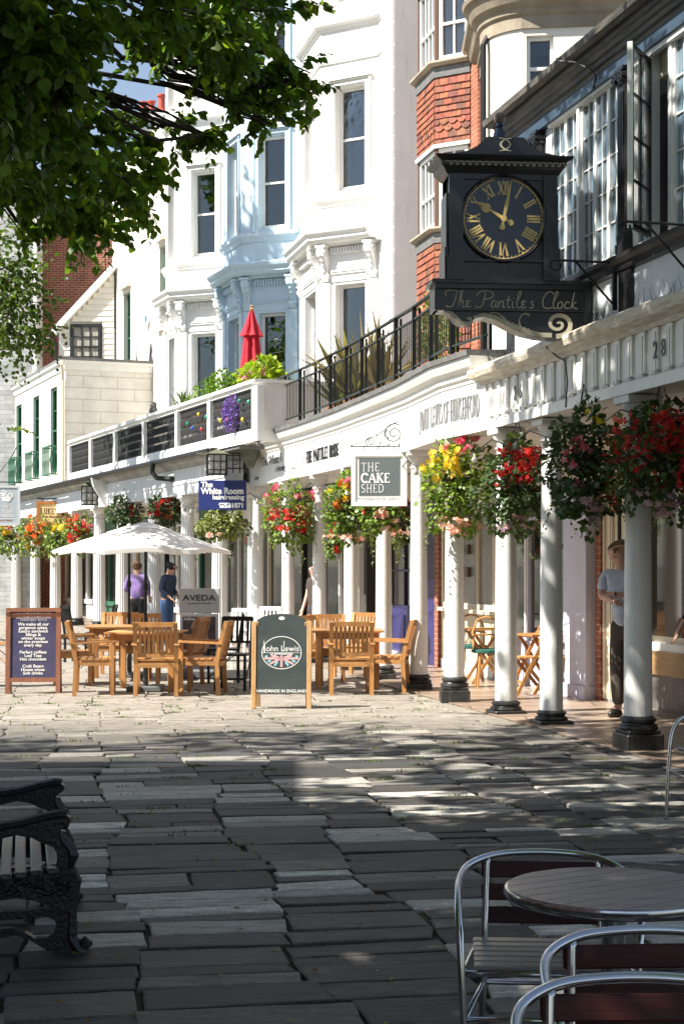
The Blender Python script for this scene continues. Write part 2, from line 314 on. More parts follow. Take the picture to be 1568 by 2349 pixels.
# stroke capitals (thin / thick strokes with serifs); grid 0..w x 0..1
def arc(cx, cy, rx, ry, a0, a1, n=12): return [(cx + rx * math.cos(R(a0 + (a1 - a0) * i / n)), cy + ry * math.sin(R(a0 + (a1 - a0) * i / n))) for i in range(n + 1)]
CAPS = {  # letter: (width, [(points, thick?)...], serif feet [(x,y)...])
 'A': (.8, [([(.05, 0), (.4, 1)], 0), ([(.4, 1), (.75, 0)], 1), ([(.18, .36), (.62, .36)], 0)], [(.05, 0), (.75, 0)]),
 'B': (.65, [([(.14, 0), (.14, 1)], 1), ([(.14, .98)] + arc(.32, .76, .24, .23, 90, -90) + [(.14, .53)], 0), ([(.14, .52)] + arc(.34, .27, .27, .25, 90, -90) + [(.14, .02)], 0)], []),
 'C': (.75, [(arc(.42, .5, .36, .48, 48, 312), 1)], [(.66, .82)]),
 'D': (.78, [([(.14, 0), (.14, 1)], 1), ([(.14, .98)] + arc(.34, .5, .36, .48, 90, -90) + [(.14, .02)], 1)], []),
 'E': (.62, [([(.14, 0), (.14, 1)], 1), ([(.1, .98), (.56, .98), (.56, .84)], 0), ([(.14, .52), (.46, .52)], 0), ([(.1, .02), (.58, .02), (.58, .18)], 0)], []),
 'F': (.58, [([(.14, 0), (.14, 1)], 1), ([(.1, .98), (.54, .98), (.54, .84)], 0), ([(.14, .52), (.44, .52)], 0)], [(.14, 0)]),
 'G': (.8, [(arc(.42, .5, .36, .48, 50, 330), 1), ([(.72, .05), (.72, .42)], 1)], [(.72, .43)]),
 'H': (.82, [([(.16, 0), (.16, 1)], 1), ([(.66, 0), (.66, 1)], 1), ([(.16, .52), (.66, .52)], 0)], [(.16, 0), (.16, 1), (.66, 0), (.66, 1)]),
 'I': (.34, [([(.17, 0), (.17, 1)], 1)], [(.17, 0), (.17, 1)]),
 'J': (.45, [([(.28, 1), (.28, .0), (.2, -.16), (.06, -.16)], 1)], [(.28, 1)]),
 'K': (.78, [([(.16, 0), (.16, 1)], 1), ([(.16, .42), (.62, 1)], 0), ([(.3, .58), (.68, 0)], 1)], [(.16, 0), (.16, 1), (.62, 1), (.68, 0)]),
 'L': (.6, [([(.14, 0), (.14, 1)], 1), ([(.1, .02), (.56, .02), (.56, .2)], 0)], [(.14, 1)]),
 'N': (.84, [([(.15, 0), (.15, 1)], 0), ([(.15, 1), (.67, 0)], 1), ([(.67, 0), (.67, 1)], 0)], [(.15, 0), (.12, 1), (.67, 1)]),
 'O': (.86, [(arc(.43, .5, .36, .49, 0, 360, 20), 1)], []),
 'P': (.62, [([(.14, 0), (.14, 1)], 1), ([(.14, .98)] + arc(.32, .73, .25, .25, 90, -90) + [(.14, .48)], 0)], [(.14, 0)]),
 'R': (.72, [([(.14, 0), (.14, 1)], 1), ([(.14, .98)] + arc(.32, .74, .24, .24, 90, -90) + [(.14, .5)], 0), ([(.34, .5), (.66, 0)], 1)], [(.14, 0), (.66, 0)]),
 'S': (.6, [(arc(.3, .74, .2, .24, 40, 250, 10) + arc(.3, .26, .22, .25, 80, -150, 10), 1)], []),
 'T': (.7, [([(.35, 0), (.35, 1)], 1), ([(.04, .84), (.04, .98), (.66, .98), (.66, .84)], 0)], [(.35, 0)]),
 'U': (.8, [([(.16, 1), (.16, .3)] + arc(.4, .3, .24, .28, 180, 360, 8) + [(.64, 1)], 1)], [(.16, 1), (.64, 1)]),
 'V': (.8, [([(.06, 1), (.4, 0)], 1), ([(.4, 0), (.74, 1)], 0)], [(.06, 1), (.74, 1)]),
 'W': (1.1, [([(.05, 1), (.3, 0)], 1), ([(.3, 0), (.55, 1)], 0), ([(.55, 1), (.8, 0)], 1), ([(.8, 0), (1.05, 1)], 0)], [(.05, 1), (.55, 1), (1.05, 1)]),
 'X': (.8, [([(.08, 1), (.72, 0)], 1), ([(.08, 0), (.72, 1)], 0)], [(.08, 0), (.08, 1), (.72, 0), (.72, 1)]),
 "'": (.25, [([(.12, 1), (.1, .75)], 1)], []), ' ': (.4, [], []),
}
def caps_width(s, h, xs, gap): return sum((CAPS[c][0] + gap) * h * xs for c in s) - gap * h * xs
def caps(mb, s, h, cx, z0, y0, y1, xs=1.0, thick=.13, thin=.07, gap=.1, align=0.5, serif=.24, k=None):
    """serif capitals in local XZ plane of mb; cx = anchor, z0 = baseline"""
    x = cx - caps_width(s, h, xs, gap) * align
    for c in s:
        wd, strokes, ser = CAPS[c]
        for i, (pts, t) in enumerate(strokes):
            mb.ribbon([(x + a * h * xs, z0 + b * h) for a, b in pts], (thick if t else thin) * h, y0, y1 - 0.0004 * i)
        for a, b in ser: mb.box(x + (a - serif / 2) * h * xs, x + (a + serif / 2) * h * xs, y0 - .0003, y1, z0 + b * h - thin * h / 2, z0 + b * h + thin * h / 2)
        x += (wd + gap) * h * xs
# ---------------------------------------------------------------- plan frames
class Fr:
    """plan frame: origin and direction of local x; local y is 90 degrees to its left"""
    def __init__(s, ox, oy, dx, dy):
        l = math.hypot(dx, dy); s.o = (ox, oy); s.d = (dx / l, dy / l); s.rz = math.atan2(dy, dx)
    def w(s, a, b=0.0, z=0.0): return Vector((s.o[0] + s.d[0] * a - s.d[1] * b, s.o[1] + s.d[1] * a + s.d[0] * b, z))
    def loc(s, X, Y): a, b = X - s.o[0], Y - s.o[1]; return (a * s.d[0] + b * s.d[1], -a * s.d[1] + b * s.d[0])
    def t(s, xp, b=0.0):
        """local x of the point of the line y=b seen at frame column xp"""
        r = (xp - HX) / F; n = (s.o[0] - s.d[1] * b) - r * (s.o[1] + s.d[0] * b); return n / (r * s.d[1] - s.d[0])
    def th(s, name, label, cat, group=None): return thing(name, label, cat, (s.o[0], s.o[1], 0), s.rz, group)
NF = Fr(1.67, 17.54, .233, -.972)      # half-timbered house: x towards the camera, y into the house
AF = Fr(-1.5, 28.6, -.37, .93)         # fluted colonnade: x away, y towards the street

# ---------------------------------------------------------------- ground
gm = mat('bare_earth', (0.10, 0.09, 0.07), 0.9, var=0.3, vscale=0.5)
mb = MB(); mb.box(-900, 900, -300, 1500, -1.0, -0.035); props(mb.build('ground', gm), 'dark earth and joints below the paving', None, None, 'structure')
JOINTS = []
def paving():
    """York stone slabs laid in strips running up the walk, each strip with its own uneven courses"""
    PF = Fr(0, 0, .985, .165)
    vs, fs, cols = [], [], []
    g = random.Random(5); wob = lambda u, v: (.07 * math.sin(v * 1.9 + u * 5.1)) + .03 * math.sin(v * 4.3 + u * 9.7)
    def slab(u, v, l, h, far):
        c = PF.w(u + l / 2, v + h / 2); d = max(c.y, .1)
        if abs(px(c.x, d) - HX) > (1000 if d > 18 else 2600) or NF.loc(c.x, c.y)[1] > 1.2 and c.y < 32: return
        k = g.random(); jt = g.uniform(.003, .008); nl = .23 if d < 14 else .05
        if k < nl: b = g.uniform(.42, .9) * (1 if d < 9.5 else max(.5, 1 - (d - 9.5) * .14)); col = (b * 1.02, b * .98, b * .90)  # pale slabs toned down towards the sunlit stretch
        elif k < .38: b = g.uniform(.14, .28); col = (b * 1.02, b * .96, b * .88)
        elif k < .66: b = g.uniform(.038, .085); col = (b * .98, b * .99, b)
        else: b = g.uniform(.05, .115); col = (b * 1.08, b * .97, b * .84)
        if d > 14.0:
            b2 = min(1, (d - 14.0) / 3); col = tuple(q * (1 - b2) + b2 * (r_ * .76 + q * .24) for q, r_ in zip(col, (.44, .40, .345)))  # darker near stone, paler far stone: shade and sunlight painted into slab colour
        tz = g.uniform(-.004, .004); tx, ty = g.uniform(-.004, .004), g.uniform(-.003, .003); o = len(vs); e = g.uniform(.003, .006)
        j = [g.uniform(-.016, .016) for _ in range(8)]
        cs = [(u + jt + j[0], v + jt + j[1] * .5), (u + l - jt + j[2], v + jt + j[3] * .5), (u + l - jt + j[4], v + h - jt + j[5] * .5), (u + jt + j[6], v + h - jt + j[7] * .5)]
        if d < 22 and g.random() < .5: JOINTS.append(PF.w(u + g.uniform(0, l), v))
        if g.random() < .10:   # broken corner
            q = g.randrange(4); cx_, cy_ = u + l / 2, v + h / 2; cs[q] = (cs[q][0] + (cx_ - cs[q][0]) * g.uniform(.03, .12), cs[q][1] + (cy_ - cs[q][1]) * g.uniform(.1, .3))
        ring = []
        for a in range(4):
            p, q = cs[a], cs[(a + 1) % 4]; n_ = (7 if a % 2 == 0 else 4) if d < 13 else (1 if far else 3)
            for b_ in range(n_): t = b_ / n_; am = .0035 if b_ else 0; ring.append((p[0] + (q[0] - p[0]) * t + g.uniform(-am, am), p[1] + (q[1] - p[1]) * t + g.uniform(-am, am)))
        n_ = len(ring); cx, cy = u + l / 2, v + h / 2
        zz = lambda x, y: tz + tx * (x - cx) / l * 2 + ty * (y - cy) / h * 2
        for (x, y) in ring: vs.append(PF.w(x, y, -.034))
        for (x, y) in ring: vs.append(PF.w(x, y, zz(x, y) - e))
        for (x, y) in ring:
            m_ = g.uniform(.006, .014); x2 = x + (cx - x) * min(.5, m_ / (abs(x - cx) + 1e-6)); y2 = y + (cy - y) * min(.5, m_ / (abs(y - cy) + 1e-6)); vs.append(PF.w(x2, y2, zz(x, y)))
        for a in range(n_):
            b_ = (a + 1) % n_; fs.append((o + a, o + b_, o + n_ + b_, o + n_ + a)); fs.append((o + n_ + a, o + n_ + b_, o + 2 * n_ + b_, o + 2 * n_ + a))
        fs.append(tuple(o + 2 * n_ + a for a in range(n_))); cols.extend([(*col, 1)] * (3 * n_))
    u = -16.0
    while u < 9:
        wd = g.uniform(.42, .84); v = 1.5 + g.uniform(0, .3)
        while v < 60:
            far = v > 26; h = g.choice((g.uniform(.13, .2), g.uniform(.17, .27), g.uniform(.24, .36))) * (1.6 if far else 1)
            if g.random() < .2 and wd > .62: k = g.uniform(.35, .65); o0, o1 = wob(u, v), wob(u + wd, v); slab(u + o0, v, wd * k - o0, h, far); slab(u + wd * k, v, wd * (1 - k) + o1, h, far)
            else: o0, o1 = wob(u, v), wob(u + wd, v); slab(u + o0, v, wd + o1 - o0, h, far)
            v += h
        u += wd
    me = bpy.data.meshes.new('pavement'); me.from_pydata([tuple(p) for p in vs], [], fs)
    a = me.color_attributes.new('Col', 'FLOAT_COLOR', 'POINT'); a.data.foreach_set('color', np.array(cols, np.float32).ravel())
    m = bpy.data.materials.new('york_stone'); m.use_nodes = True; n = m.node_tree.nodes; L = m.node_tree.links; b = n['Principled BSDF']
    at = n.new('ShaderNodeAttribute'); at.attribute_name = 'Col'; tc = n.new('ShaderNodeTexCoord')
    mp = n.new('ShaderNodeMapping'); mp.inputs['Rotation'].default_value = (0, 0, R(-8)); mp.inputs['Scale'].default_value = (2.2, 9, 9); L.new(tc.outputs['Object'], mp.inputs[0])
    no = n.new('ShaderNodeTexNoise'); no.inputs['Scale'].default_value = 2.2; no.inputs['Detail'].default_value = 9; no.inputs['Roughness'].default_value = .7; L.new(mp.outputs[0], no.inputs['Vector'])
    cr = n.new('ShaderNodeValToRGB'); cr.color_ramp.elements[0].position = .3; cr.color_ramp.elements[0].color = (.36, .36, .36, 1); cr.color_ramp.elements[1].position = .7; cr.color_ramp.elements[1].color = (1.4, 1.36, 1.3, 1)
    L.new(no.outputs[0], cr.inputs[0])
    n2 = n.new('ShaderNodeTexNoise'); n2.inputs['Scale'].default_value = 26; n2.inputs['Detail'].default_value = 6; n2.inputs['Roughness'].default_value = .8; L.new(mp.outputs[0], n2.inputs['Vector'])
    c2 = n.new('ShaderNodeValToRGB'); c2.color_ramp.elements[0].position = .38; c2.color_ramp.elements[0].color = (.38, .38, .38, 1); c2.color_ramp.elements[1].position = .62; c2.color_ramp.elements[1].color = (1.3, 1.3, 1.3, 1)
    L.new(n2.outputs[0], c2.inputs[0])
    m1 = n.new('ShaderNodeMix'); m1.data_type = 'RGBA'; m1.blend_type = 'MULTIPLY'; m1.inputs['Factor'].default_value = 1
    m2 = n.new('ShaderNodeMix'); m2.data_type = 'RGBA'; m2.blend_type = 'MULTIPLY'; m2.inputs['Factor'].default_value = 1
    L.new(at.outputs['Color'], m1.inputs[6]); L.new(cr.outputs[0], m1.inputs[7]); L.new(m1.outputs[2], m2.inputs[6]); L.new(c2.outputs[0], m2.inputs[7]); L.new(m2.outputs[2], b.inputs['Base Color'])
    b.inputs['Roughness'].default_value = .62; b.inputs['Specular IOR Level'].default_value = .45
    ad = n.new('ShaderNodeMath'); ad.operation = 'ADD'; L.new(no.outputs[0], ad.inputs[0]); L.new(n2.outputs[0], ad.inputs[1])
    bp = n.new('ShaderNodeBump'); bp.inputs['Strength'].default_value = .7; bp.inputs['Distance'].default_value = .012; L.new(ad.outputs[0], bp.inputs['Height']); L.new(bp.outputs[0], b.inputs['Normal'])
    me.materials.append(m); o = bpy.data.objects.new('pavement', me); COL.objects.link(o); props(o, 'uneven York stone slabs paving the walk', None, None, 'structure')
paving()
# dusty joint filling and covered walk floor
jm = mat('joint_dirt', (0.05, 0.042, 0.03), 0.95, col2=(0.035, 0.045, 0.012), vscale=1.3, bump=0.6, bscale=60)
mb = MB(); mb.box(-25, 12, 0, 62, -.03, -.020); props(mb.build('path', jm), 'soil and moss filling the joints between slabs', None, None, 'structure')
fm = brickmat('walk_floor', (0.36, 0.28, 0.21), (0.30, 0.22, 0.165), (0.12, 0.09, 0.07), bw=.95, bh=.42, ms=.012, rough=.33, noise=.3, bump=.4)
mb = MB()
for i in range(20):
    a = NF.w(-13 + i * 1.2, -.02); 
q = [NF.w(-13.2, -.2), NF.w(9, -.2), NF.w(9, 2.6), NF.w(-13.2, 2.6)]
mb.prism([(p.x, p.y) for p in q], -.02, .016)
q = [AF.w(-1, .0), AF.w(26, .0), AF.w(26, -2.6), AF.w(-1, -2.6)]
mb.prism([(p.x, p.y) for p in q], -.02, .012)
props(mb.build('floor', fm), 'smooth worn flagged floor of the covered walk', None, None, 'structure')
# moss and grass tufts in the joints (one mass), fallen leaves
def blades(n, zone):
    vs, fs, cols = [], [], []
    g = random.Random(3); JL = [q for q in JOINTS if 8.5 < q.y < 20 and abs(q.x / q.y) < .22]
    for _ in range(n):
        q = g.choice(JL); cx, cy = q.x, q.y
        for b in range(g.randint(5, 14)):
            x, y = cx + g.gauss(0, .05), cy + g.gauss(0, .006); a = g.uniform(0, 6.28); h = g.uniform(.008, .026); wd = .007
            o = len(vs); vs += [(x - wd * math.cos(a), y - wd * math.sin(a), -.008), (x + wd * math.cos(a), y + wd * math.sin(a), -.008), (x + g.uniform(-.02, .02), y + g.uniform(-.02, .02), h)]
            fs.append((o, o + 1, o + 2)); c = g.uniform(.6, 1.3); cols += [(.11 * c, .17 * c, .02 * c, 1)] * 3
    me = bpy.data.meshes.new('grass'); me.from_pydata(vs, [], fs); a = me.color_attributes.new('Col', 'FLOAT_COLOR', 'POINT'); a.data.foreach_set('color', np.array(cols, np.float32).ravel())
    me.materials.append(mat('tuft_grass', (.1, .16, .02), .8, attr=True, trans=.3)); o = bpy.data.objects.new('grass', me); COL.objects.link(o)
    props(o, 'small green grass tufts growing in the paving joints', 'grass', None, 'stuff')
blades(330, lambda g: (lambda D: ((g.uniform(-780, 500) if g.random() < .4 else g.uniform(50, 700)) / F * D, D))(g.uniform(9.5, 20)))

# ---------------------------------------------------------------- building kit
def wall(mb, p0, p1, z0, z1, opens=(), depth=.14, out=1):
    """outer wall face from plan p0 to p1 with rectangular openings (s0,s1,za,zb) and their reveals; out=+1: outside is to the left of p0->p1"""
    p0, p1 = Vector(p0), Vector(p1); L_ = (p1 - p0).length; d = (p1 - p0) / L_; nn = Vector((-d.y, d.x)) * out
    xs = sorted({0, L_, *[o[0] for o in opens], *[o[1] for o in opens]}); zs = sorted({z0, z1, *[o[2] for o in opens], *[o[3] for o in opens]})
    def Pt(s, z, k=0.0): q = p0 + d * s - nn * k; return (q.x, q.y, z)
    for i in range(len(xs) - 1):
        for j in range(len(zs) - 1):
            cx, cz = (xs[i] + xs[i + 1]) / 2, (zs[j] + zs[j + 1]) / 2
            if any(o[0] < cx < o[1] and o[2] < cz < o[3] for o in opens): continue
            mb.add([Pt(xs[i], zs[j]), Pt(xs[i + 1], zs[j]), Pt(xs[i + 1], zs[j + 1]), Pt(xs[i], zs[j + 1])], [(0, 1, 2, 3)] if out < 0 else [(3, 2, 1, 0)])
    for (a, b, c, e) in opens:
        A, B, C_, D_ = Pt(a, c), Pt(b, c), Pt(b, e), Pt(a, e); a2, b2, c2, d2 = Pt(a, c, depth), Pt(b, c, depth), Pt(b, e, depth), Pt(a, e, depth)
        for q in ((A, B, b2, a2), (B, C_, c2, b2), (C_, D_, d2, c2), (D_, A, a2, d2)): mb.add(list(q), [(0, 1, 2, 3)])
def facet(p0, p1, out=1):
    """matrix of a wall facet: local x along p0->p1, local -y outwards, z up"""
    p0, p1 = Vector(p0), Vector(p1); d = (p1 - p0).normalized(); nn = Vector((-d.y, d.x)) * out
    return Matrix(((d.x, -nn.x, 0, p0.x), (d.y, -nn.y, 0, p0.y), (0, 0, 1, 0), (0, 0, 0, 1)))
WRNG = random.Random(17)
def window(parent, M, s0, s1, z0, z1, depth=.14, fm=WHITE2, gm=None, nx=1, nz=2, bars=None, fw=.055, curtain=False, name='window', meet=.5, room=.35):
    """sash window set back in an opening: frame part with glass (and curtain) sub-parts"""
    f = MB(); f.M = M; y0, y1 = depth - .04, depth + .03
    f.box(s0 + .002, s0 + fw, y0, y1, z0 + .002, z1 - .002); f.box(s1 - fw, s1 - .002, y0, y1, z0 + .002, z1 - .002)
    f.box(s0 + fw, s1 - fw, y0, y1, z1 - fw, z1 - .002); f.box(s0 + fw, s1 - fw, y0 - .015, y1, z0 + .002, z0 + fw * 1.5)
    zm = z0 + (z1 - z0) * meet; i0, i1 = s0 + fw, s1 - fw
    if nz > 1: f.box(i0, i1, y0 + .005, y1 - .004, zm - .022, zm + .022)
    t = .022 if not bars else bars[2]
    if bars:
        bx, bz = bars[0], bars[1]
        for i in range(1, bx): x = i0 + (i1 - i0) * i / bx; f.box(x - t / 2, x + t / 2, y0 + .02, y1 - .006, z0 + fw * 1.5, z1 - fw)
        for i in range(1, bz):
            z = z0 + fw + (z1 - z0 - 2 * fw) * i / bz; f.box(i0, i1, y0 + .022, y1 - .008, z - t / 2, z + t / 2)
    fo = f.build(name, fm, parent)
    g = MB(); g.M = M; g.box(i0 - .01, i1 + .01, depth + .012, depth + .02, z0 + fw, z1 - fw); g.build('glass', gm or GLASSC, fo)
    if gm is None:
        k = WRNG.random(); g = MB(); g.M = M; g.box(s0 - .1, s1 + .1, depth + .45, depth + .47, z0 - .1, z1 + .1); g.build('gloom_panel', ROOM, fo)  # black panel in place of the dim room behind the glass
        cu = MB(); cu.M = M; cw = (i1 - i0) * WRNG.uniform(.14, .3); n_ = 7
        for (a, b) in ((i0 - .02, i0 + cw), (i1 - cw * WRNG.uniform(.3, 1), i1 + .02)):
            zz = [(a + (b - a) * i / n_, depth + .10 + (.025 if i % 2 else 0)) for i in range(n_ + 1)]
            for p, q in zip(zz[:-1], zz[1:]): cu.add([(p[0], p[1], z0 + .05), (q[0], q[1], z0 + .05), (q[0], q[1], z1 - .03), (p[0], p[1], z1 - .03)], [(0, 1, 2, 3)])
        if k < .4: cu.box(i0, i1, depth + .07, depth + .075, z1 - (z1 - z0) * WRNG.uniform(.12, .35), z1 - .03)
        cu.build('curtain', CURT if k < .7 else CREAMP, fo, recalc=False)
    return fo
def molding(parent, path, prof, m, name, side=1): 
    mb = MB(); mb.sweep(path, prof, side); return mb.build(name, m, parent)
def corbel(parent, M, s, z, w_=.2, h=.75, m=WHITE):
    """scrolled console bracket with leaf drop"""
    b = MB(); b.M = M @ Matrix.Translation((s, 0, z))
    b.box(-w_ / 2 - .02, w_ / 2 + .02, -.24, .03, -.05, 0)
    pr = [(.03, -h), (-.05, -h + .02), (-.09, -h + .12), (-.07, -h + .22), (-.1, -h + .34), (-.17, -h + .44), (-.23, -.22), (-.24, -.1), (-.22, -.05), (.03, -.05)]
    b.prism(pr, -w_ / 2 + .02, w_ / 2 - .02, 'x')
    for sx in (-w_ / 2 - .005, w_ / 2 - .015):
        for (cy, cz, r0) in ((-.15, -.15, .085), (-.055, -h + .12, .055)):
            pts = [(cy + r0 * (1 - a / 14) * math.cos(a * .75), cz + r0 * (1 - a / 14) * math.sin(a * .75)) for a in range(13)]
            b.ribbon(pts, .028, sx, sx + .02, 'x')
    for i, zz in enumerate((-.2, -.3, -.4, -.52, -.62)):
        r = .05 - .004 * i; yy = -.2 + i * .035
        b.lathe([(0.001, -r), (r * .8, -r * .5), (r, 0), (r * .7, r * .6), (.001, r)], (0, yy, zz), 8)
    return b.build('corbel', m, parent)

def bay_house(fr, name, label, c_len, cant, wing, m, deep=7.0, win=((.31, 1.02), (.45, 1.5)), grp='tall houses with canted bays', near_wall=True):
    """terraced house with a canted bay the full height: fr.x runs away from the viewer along the street, fr.y towards the street"""
    t = fr.th(name, label, 'house', grp)
    pj = cant * .7071; P = [(0, 0), (pj, pj), (pj + c_len, pj), (2 * pj + c_len, 0)]
    segs = [(P[0], P[1]), (P[1], P[2]), (P[2], P[3])]; top = 15.5
    st = [(4.06, 7.3), (9.2, 11.32), (13.05, 14.5)]
    walls = MB()
    sp = [win[0], win[1], (cant - win[0][1], cant - win[0][0])]
    for i, (a, b) in enumerate(segs): wall(walls, a, b, 0, top, [(sp[i][0], sp[i][1], z0, z1) for z0, z1 in st], depth=.20)
    wall(walls, (-wing, 0), (0, 0), 0, top); wall(walls, (2 * pj + c_len, 0), (2 * pj + c_len + .5, 0), 0, top)
    e = 2 * pj + c_len + .5
    if near_wall: wall(walls, (-wing, -deep), (-wing, 0), 0, top)
    wall(walls, (e, 0), (e, -deep), 0, top); wall(walls, (e, -deep), (-wing, -deep), 0, top)
    wo = walls.build('wall', m, t, recalc=False)
    r_ = MB(); r_.prism([(-wing, -deep), (-wing, 0), *P, (e, 0), (e, -deep)], top - .05, top + .05); r_.build('roof', LEAD, t)
    for i, (a, b) in enumerate(segs):
        M = facet(a, b)
        for k, (z0, z1) in enumerate(st):
            s0, s1 = sp[i]
            window(t, M, s0 + .02, s1, z0 + .03, z1, depth=.22, curtain=False, meet=.5, nz=1 if k == 0 else 2, bars=(2, 1, .02) if k == 2 else None)
            if k:  # architrave, sill
                tr = MB(); tr.M = M; q = .09
                for o1, o2, th in ((0, .10, .028), (.10, .13, .05)):
                    tr.ribbon([(s0 - o1 - (o2 - o1) / 2, z0 - .05), (s0 - o1 - (o2 - o1) / 2, z1 + (o1 + o2) / 2), (s1 + o1 + (o2 - o1) / 2, z1 + (o1 + o2) / 2), (s1 + o1 + (o2 - o1) / 2, z0 - .05)], o2 - o1, -th, .0, 'y')
                if k == 1: tr.box(s0 - .17, s1 + .17, -.08, .0, z1 + .135, z1 + .175)
                tr.build('architrave', m, t)
    fp = [(-wing, 0), *P, (e, 0)]
    bp_ = [(-.25, 0.0), *P, (2 * pj + c_len + .25, 0)]
    # pilasters on the first floor at the bay corners
    for i, (a, b) in enumerate(segs):
        M = facet(a, b); L_ = (Vector(b) - Vector(a)).length
        pl = MB(); pl.M = M
        for s in (.13, L_ - .13):
            pl.box(s - .11, s + .11, -.035, 0, 4.0, 7.35); pl.box(s - .13, s + .13, -.05, 0, 4.0, 4.3)
        s0, s1 = sp[i]
        for zz, dd in ((7.36, .02), (7.52, .03), (7.56, .045)): pl.box(.25, L_ - .25, -dd, 0, zz, zz + .035)
        for kx in range(int((L_ - .5) / .07)): pl.box(.26 + kx * .07, .295 + kx * .07, -.10, 0, 7.92, 8.04)
        pl.build('pilaster', m, t)
        for s in ((.13, L_ - .13) if i != 1 else (.12, L_ - .12)): corbel(t, M, s, 8.1, m=m)
    molding(t, bp_, [(-.02, 8.08), (.10, 8.08), (.12, 8.12), (.25, 8.14), (.30, 8.2), (.30, 8.26), (.36, 8.32), (.38, 8.38), (.06, 8.5), (-.02, 8.5)], m, 'cornice')
    molding(t, bp_, [(-.02, 8.9), (.03, 8.92), (.07, 9.0), (.11, 9.04), (.11, 9.12), (-.02, 9.15)], m, 'sill_band')
    molding(t, bp_, [(-.02, 11.82), (.03, 11.82), (.06, 11.9), (.02, 11.96), (-.02, 11.96)], m, 'string_course')
    molding(t, bp_, [(-.02, 12.5), (.03, 12.5), (.05, 12.56), (.12, 12.6), (.12, 12.68), (-.02, 12.72)], m, 'string_course')
    molding(t, fp, [(-.02, 14.8), (.08, 14.85), (.25, 15.0), (.3, 15.15), (-.02, 15.2)], m, 'cornice')
    if wing > .6:
        qn = MB(); k = 0; z = 4.2
        while z < 14.6:
            qn.box(-wing - .02, -wing + (.75 if k % 2 else .95) * wing * .55, -.02, .035, z, z + .40); z += .44; k += 1
        qn.build('quoins', m, t)
    return t, P, e
# white house beside the grey flank
B1 = Fr(.733, 32.35, -.233, .972)
h1, P1, e1 = bay_house(B1, 'white_house', 'tall white stucco house with quoins and grey flank, behind the black terrace railing', 1.93, 1.377, 1.18, WHITE)
mb = MB(); mb.box(-1.205, -1.183, -7.0, -.0, 0, 15.5); mb.build('flank_wall', GREYR, h1)
B2 = Fr(-.97, 36.2, -.37, .93)
h2, P2, e2 = bay_house(B2, 'blue_house', 'pale blue stucco house squeezed between two white houses', 1.49, 1.39, .4, BLUEP, win=((.33, 1.0), (.35, 1.15)))
B3 = Fr(-2.85, 39.5, -.37, .93)
h3, P3, e3 = bay_house(B3, 'white_house', 'furthest tall white house with a canted bay, left of the pale blue house', 1.17, 1.31, .35, WHITE, win=((.28, .95), (.28, .9)))

# ---------------------------------------------------------------- brick house with tile-hung bay
B0 = Fr(2.12, 26.6, -.233, .972)
t = B0.th('brick_house', 'orange brick house with a tile-hung bay beside the grey flank wall', 'house')
cant, cl = .66, 1.05; pj = cant * .7071; P = [(0, 0), (pj, pj), (pj + cl, pj), (2 * pj + cl, 0)]; segs = list(zip(P[:-1], P[1:]))
mb = MB(); wall(mb, (-.36, 0), (0, 0), 0, 14); wall(mb, (-.36, -6), (-.36, 0), 0, 14); wall(mb, P[3], (2.6, 0), 0, 14); wall(mb, (2.6, 0), (2.6, -6), 0, 14); wall(mb, (2.6, -6), (-.36, -6), 0, 14); mb.build('wall', ORB, t, recalc=False)
mb = MB(); mb.prism([(-.36, -6), (-.36, 0), *P, (2.6, 0), (2.6, -6)], 13.95, 14.1); mb.build('roof', SLATE, t)
TILE = mat('clay_tile', (0.40, 0.10, 0.04), .8, attr=True, var=.35, vscale=12, bump=.5, bscale=40)
def tiles(parent, segs, z0, z1, rows):
    vs, fs, cols = [], [], []; g = random.Random(4); rh = (z1 - z0) / rows
    for a, b in segs:
        a, b = Vector(a), Vector(b); L_ = (b - a).length; d = (b - a) / L_; nn = Vector((-d.y, d.x))
        for r in range(rows):
            s = -(.085 if r % 2 else 0)
            while s < L_:
                e = min(s + .165, L_); st = max(s, 0)
                if e - st > .02:
                    k = g.random(); c = (.29, .09, .045) if k < .6 else (.235, .07, .036) if k < .85 else (.16, .055, .035); c = tuple(q * g.uniform(.85, 1.15) for q in c)
                    za, zb = z0 + r * rh - .02, z0 + (r + 1) * rh; tl = g.uniform(-.004, .005)
                    sc_ = 1.0 if (r in (2, 3) and rows > 8) else 0
                    pts = [(st + .003, .028 + tl, za), (e - .003, .028 + tl, za + g.uniform(-.005, .005)), (e - .003, .006, zb), (st + .003, .006, zb)]
                    if sc_: m_ = (st + e) / 2; pts = [(st + .003, .024, za + .045), (m_ - .04, .028, za + .008), (m_, .028, za - .005), (m_ + .04, .028, za + .008), (e - .003, .024, za + .045), (e - .003, .006, zb), (st + .003, .006, zb)]
                    o = len(vs); n_ = len(pts)
                    for (q, h, z) in pts: P_ = a + d * q + nn * h; vs.append((P_.x, P_.y, z))
                    for (q, h, z) in pts: P_ = a + d * q + nn * (h - .014); vs.append((P_.x, P_.y, z))
                    fs.append(tuple(range(o, o + n_))[::-1]); fs += [(o + i, o + (i + 1) % n_, o + n_ + (i + 1) % n_, o + n_ + i) for i in range(n_)]
                    cols += [(*c, 1)] * (2 * n_)
                s += .165
    me = bpy.data.meshes.new('tile_hanging'); me.from_pydata(vs, [], fs); at = me.color_attributes.new('Col', 'FLOAT_COLOR', 'POINT'); at.data.foreach_set('color', np.array(cols, np.float32).ravel())
    me.materials.append(TILE); o = bpy.data.objects.new('tile_hanging', me); COL.objects.link(o); o.parent = parent
bk = MB(); wins = [(7.22, 8.55), (9.98, 11.4)]
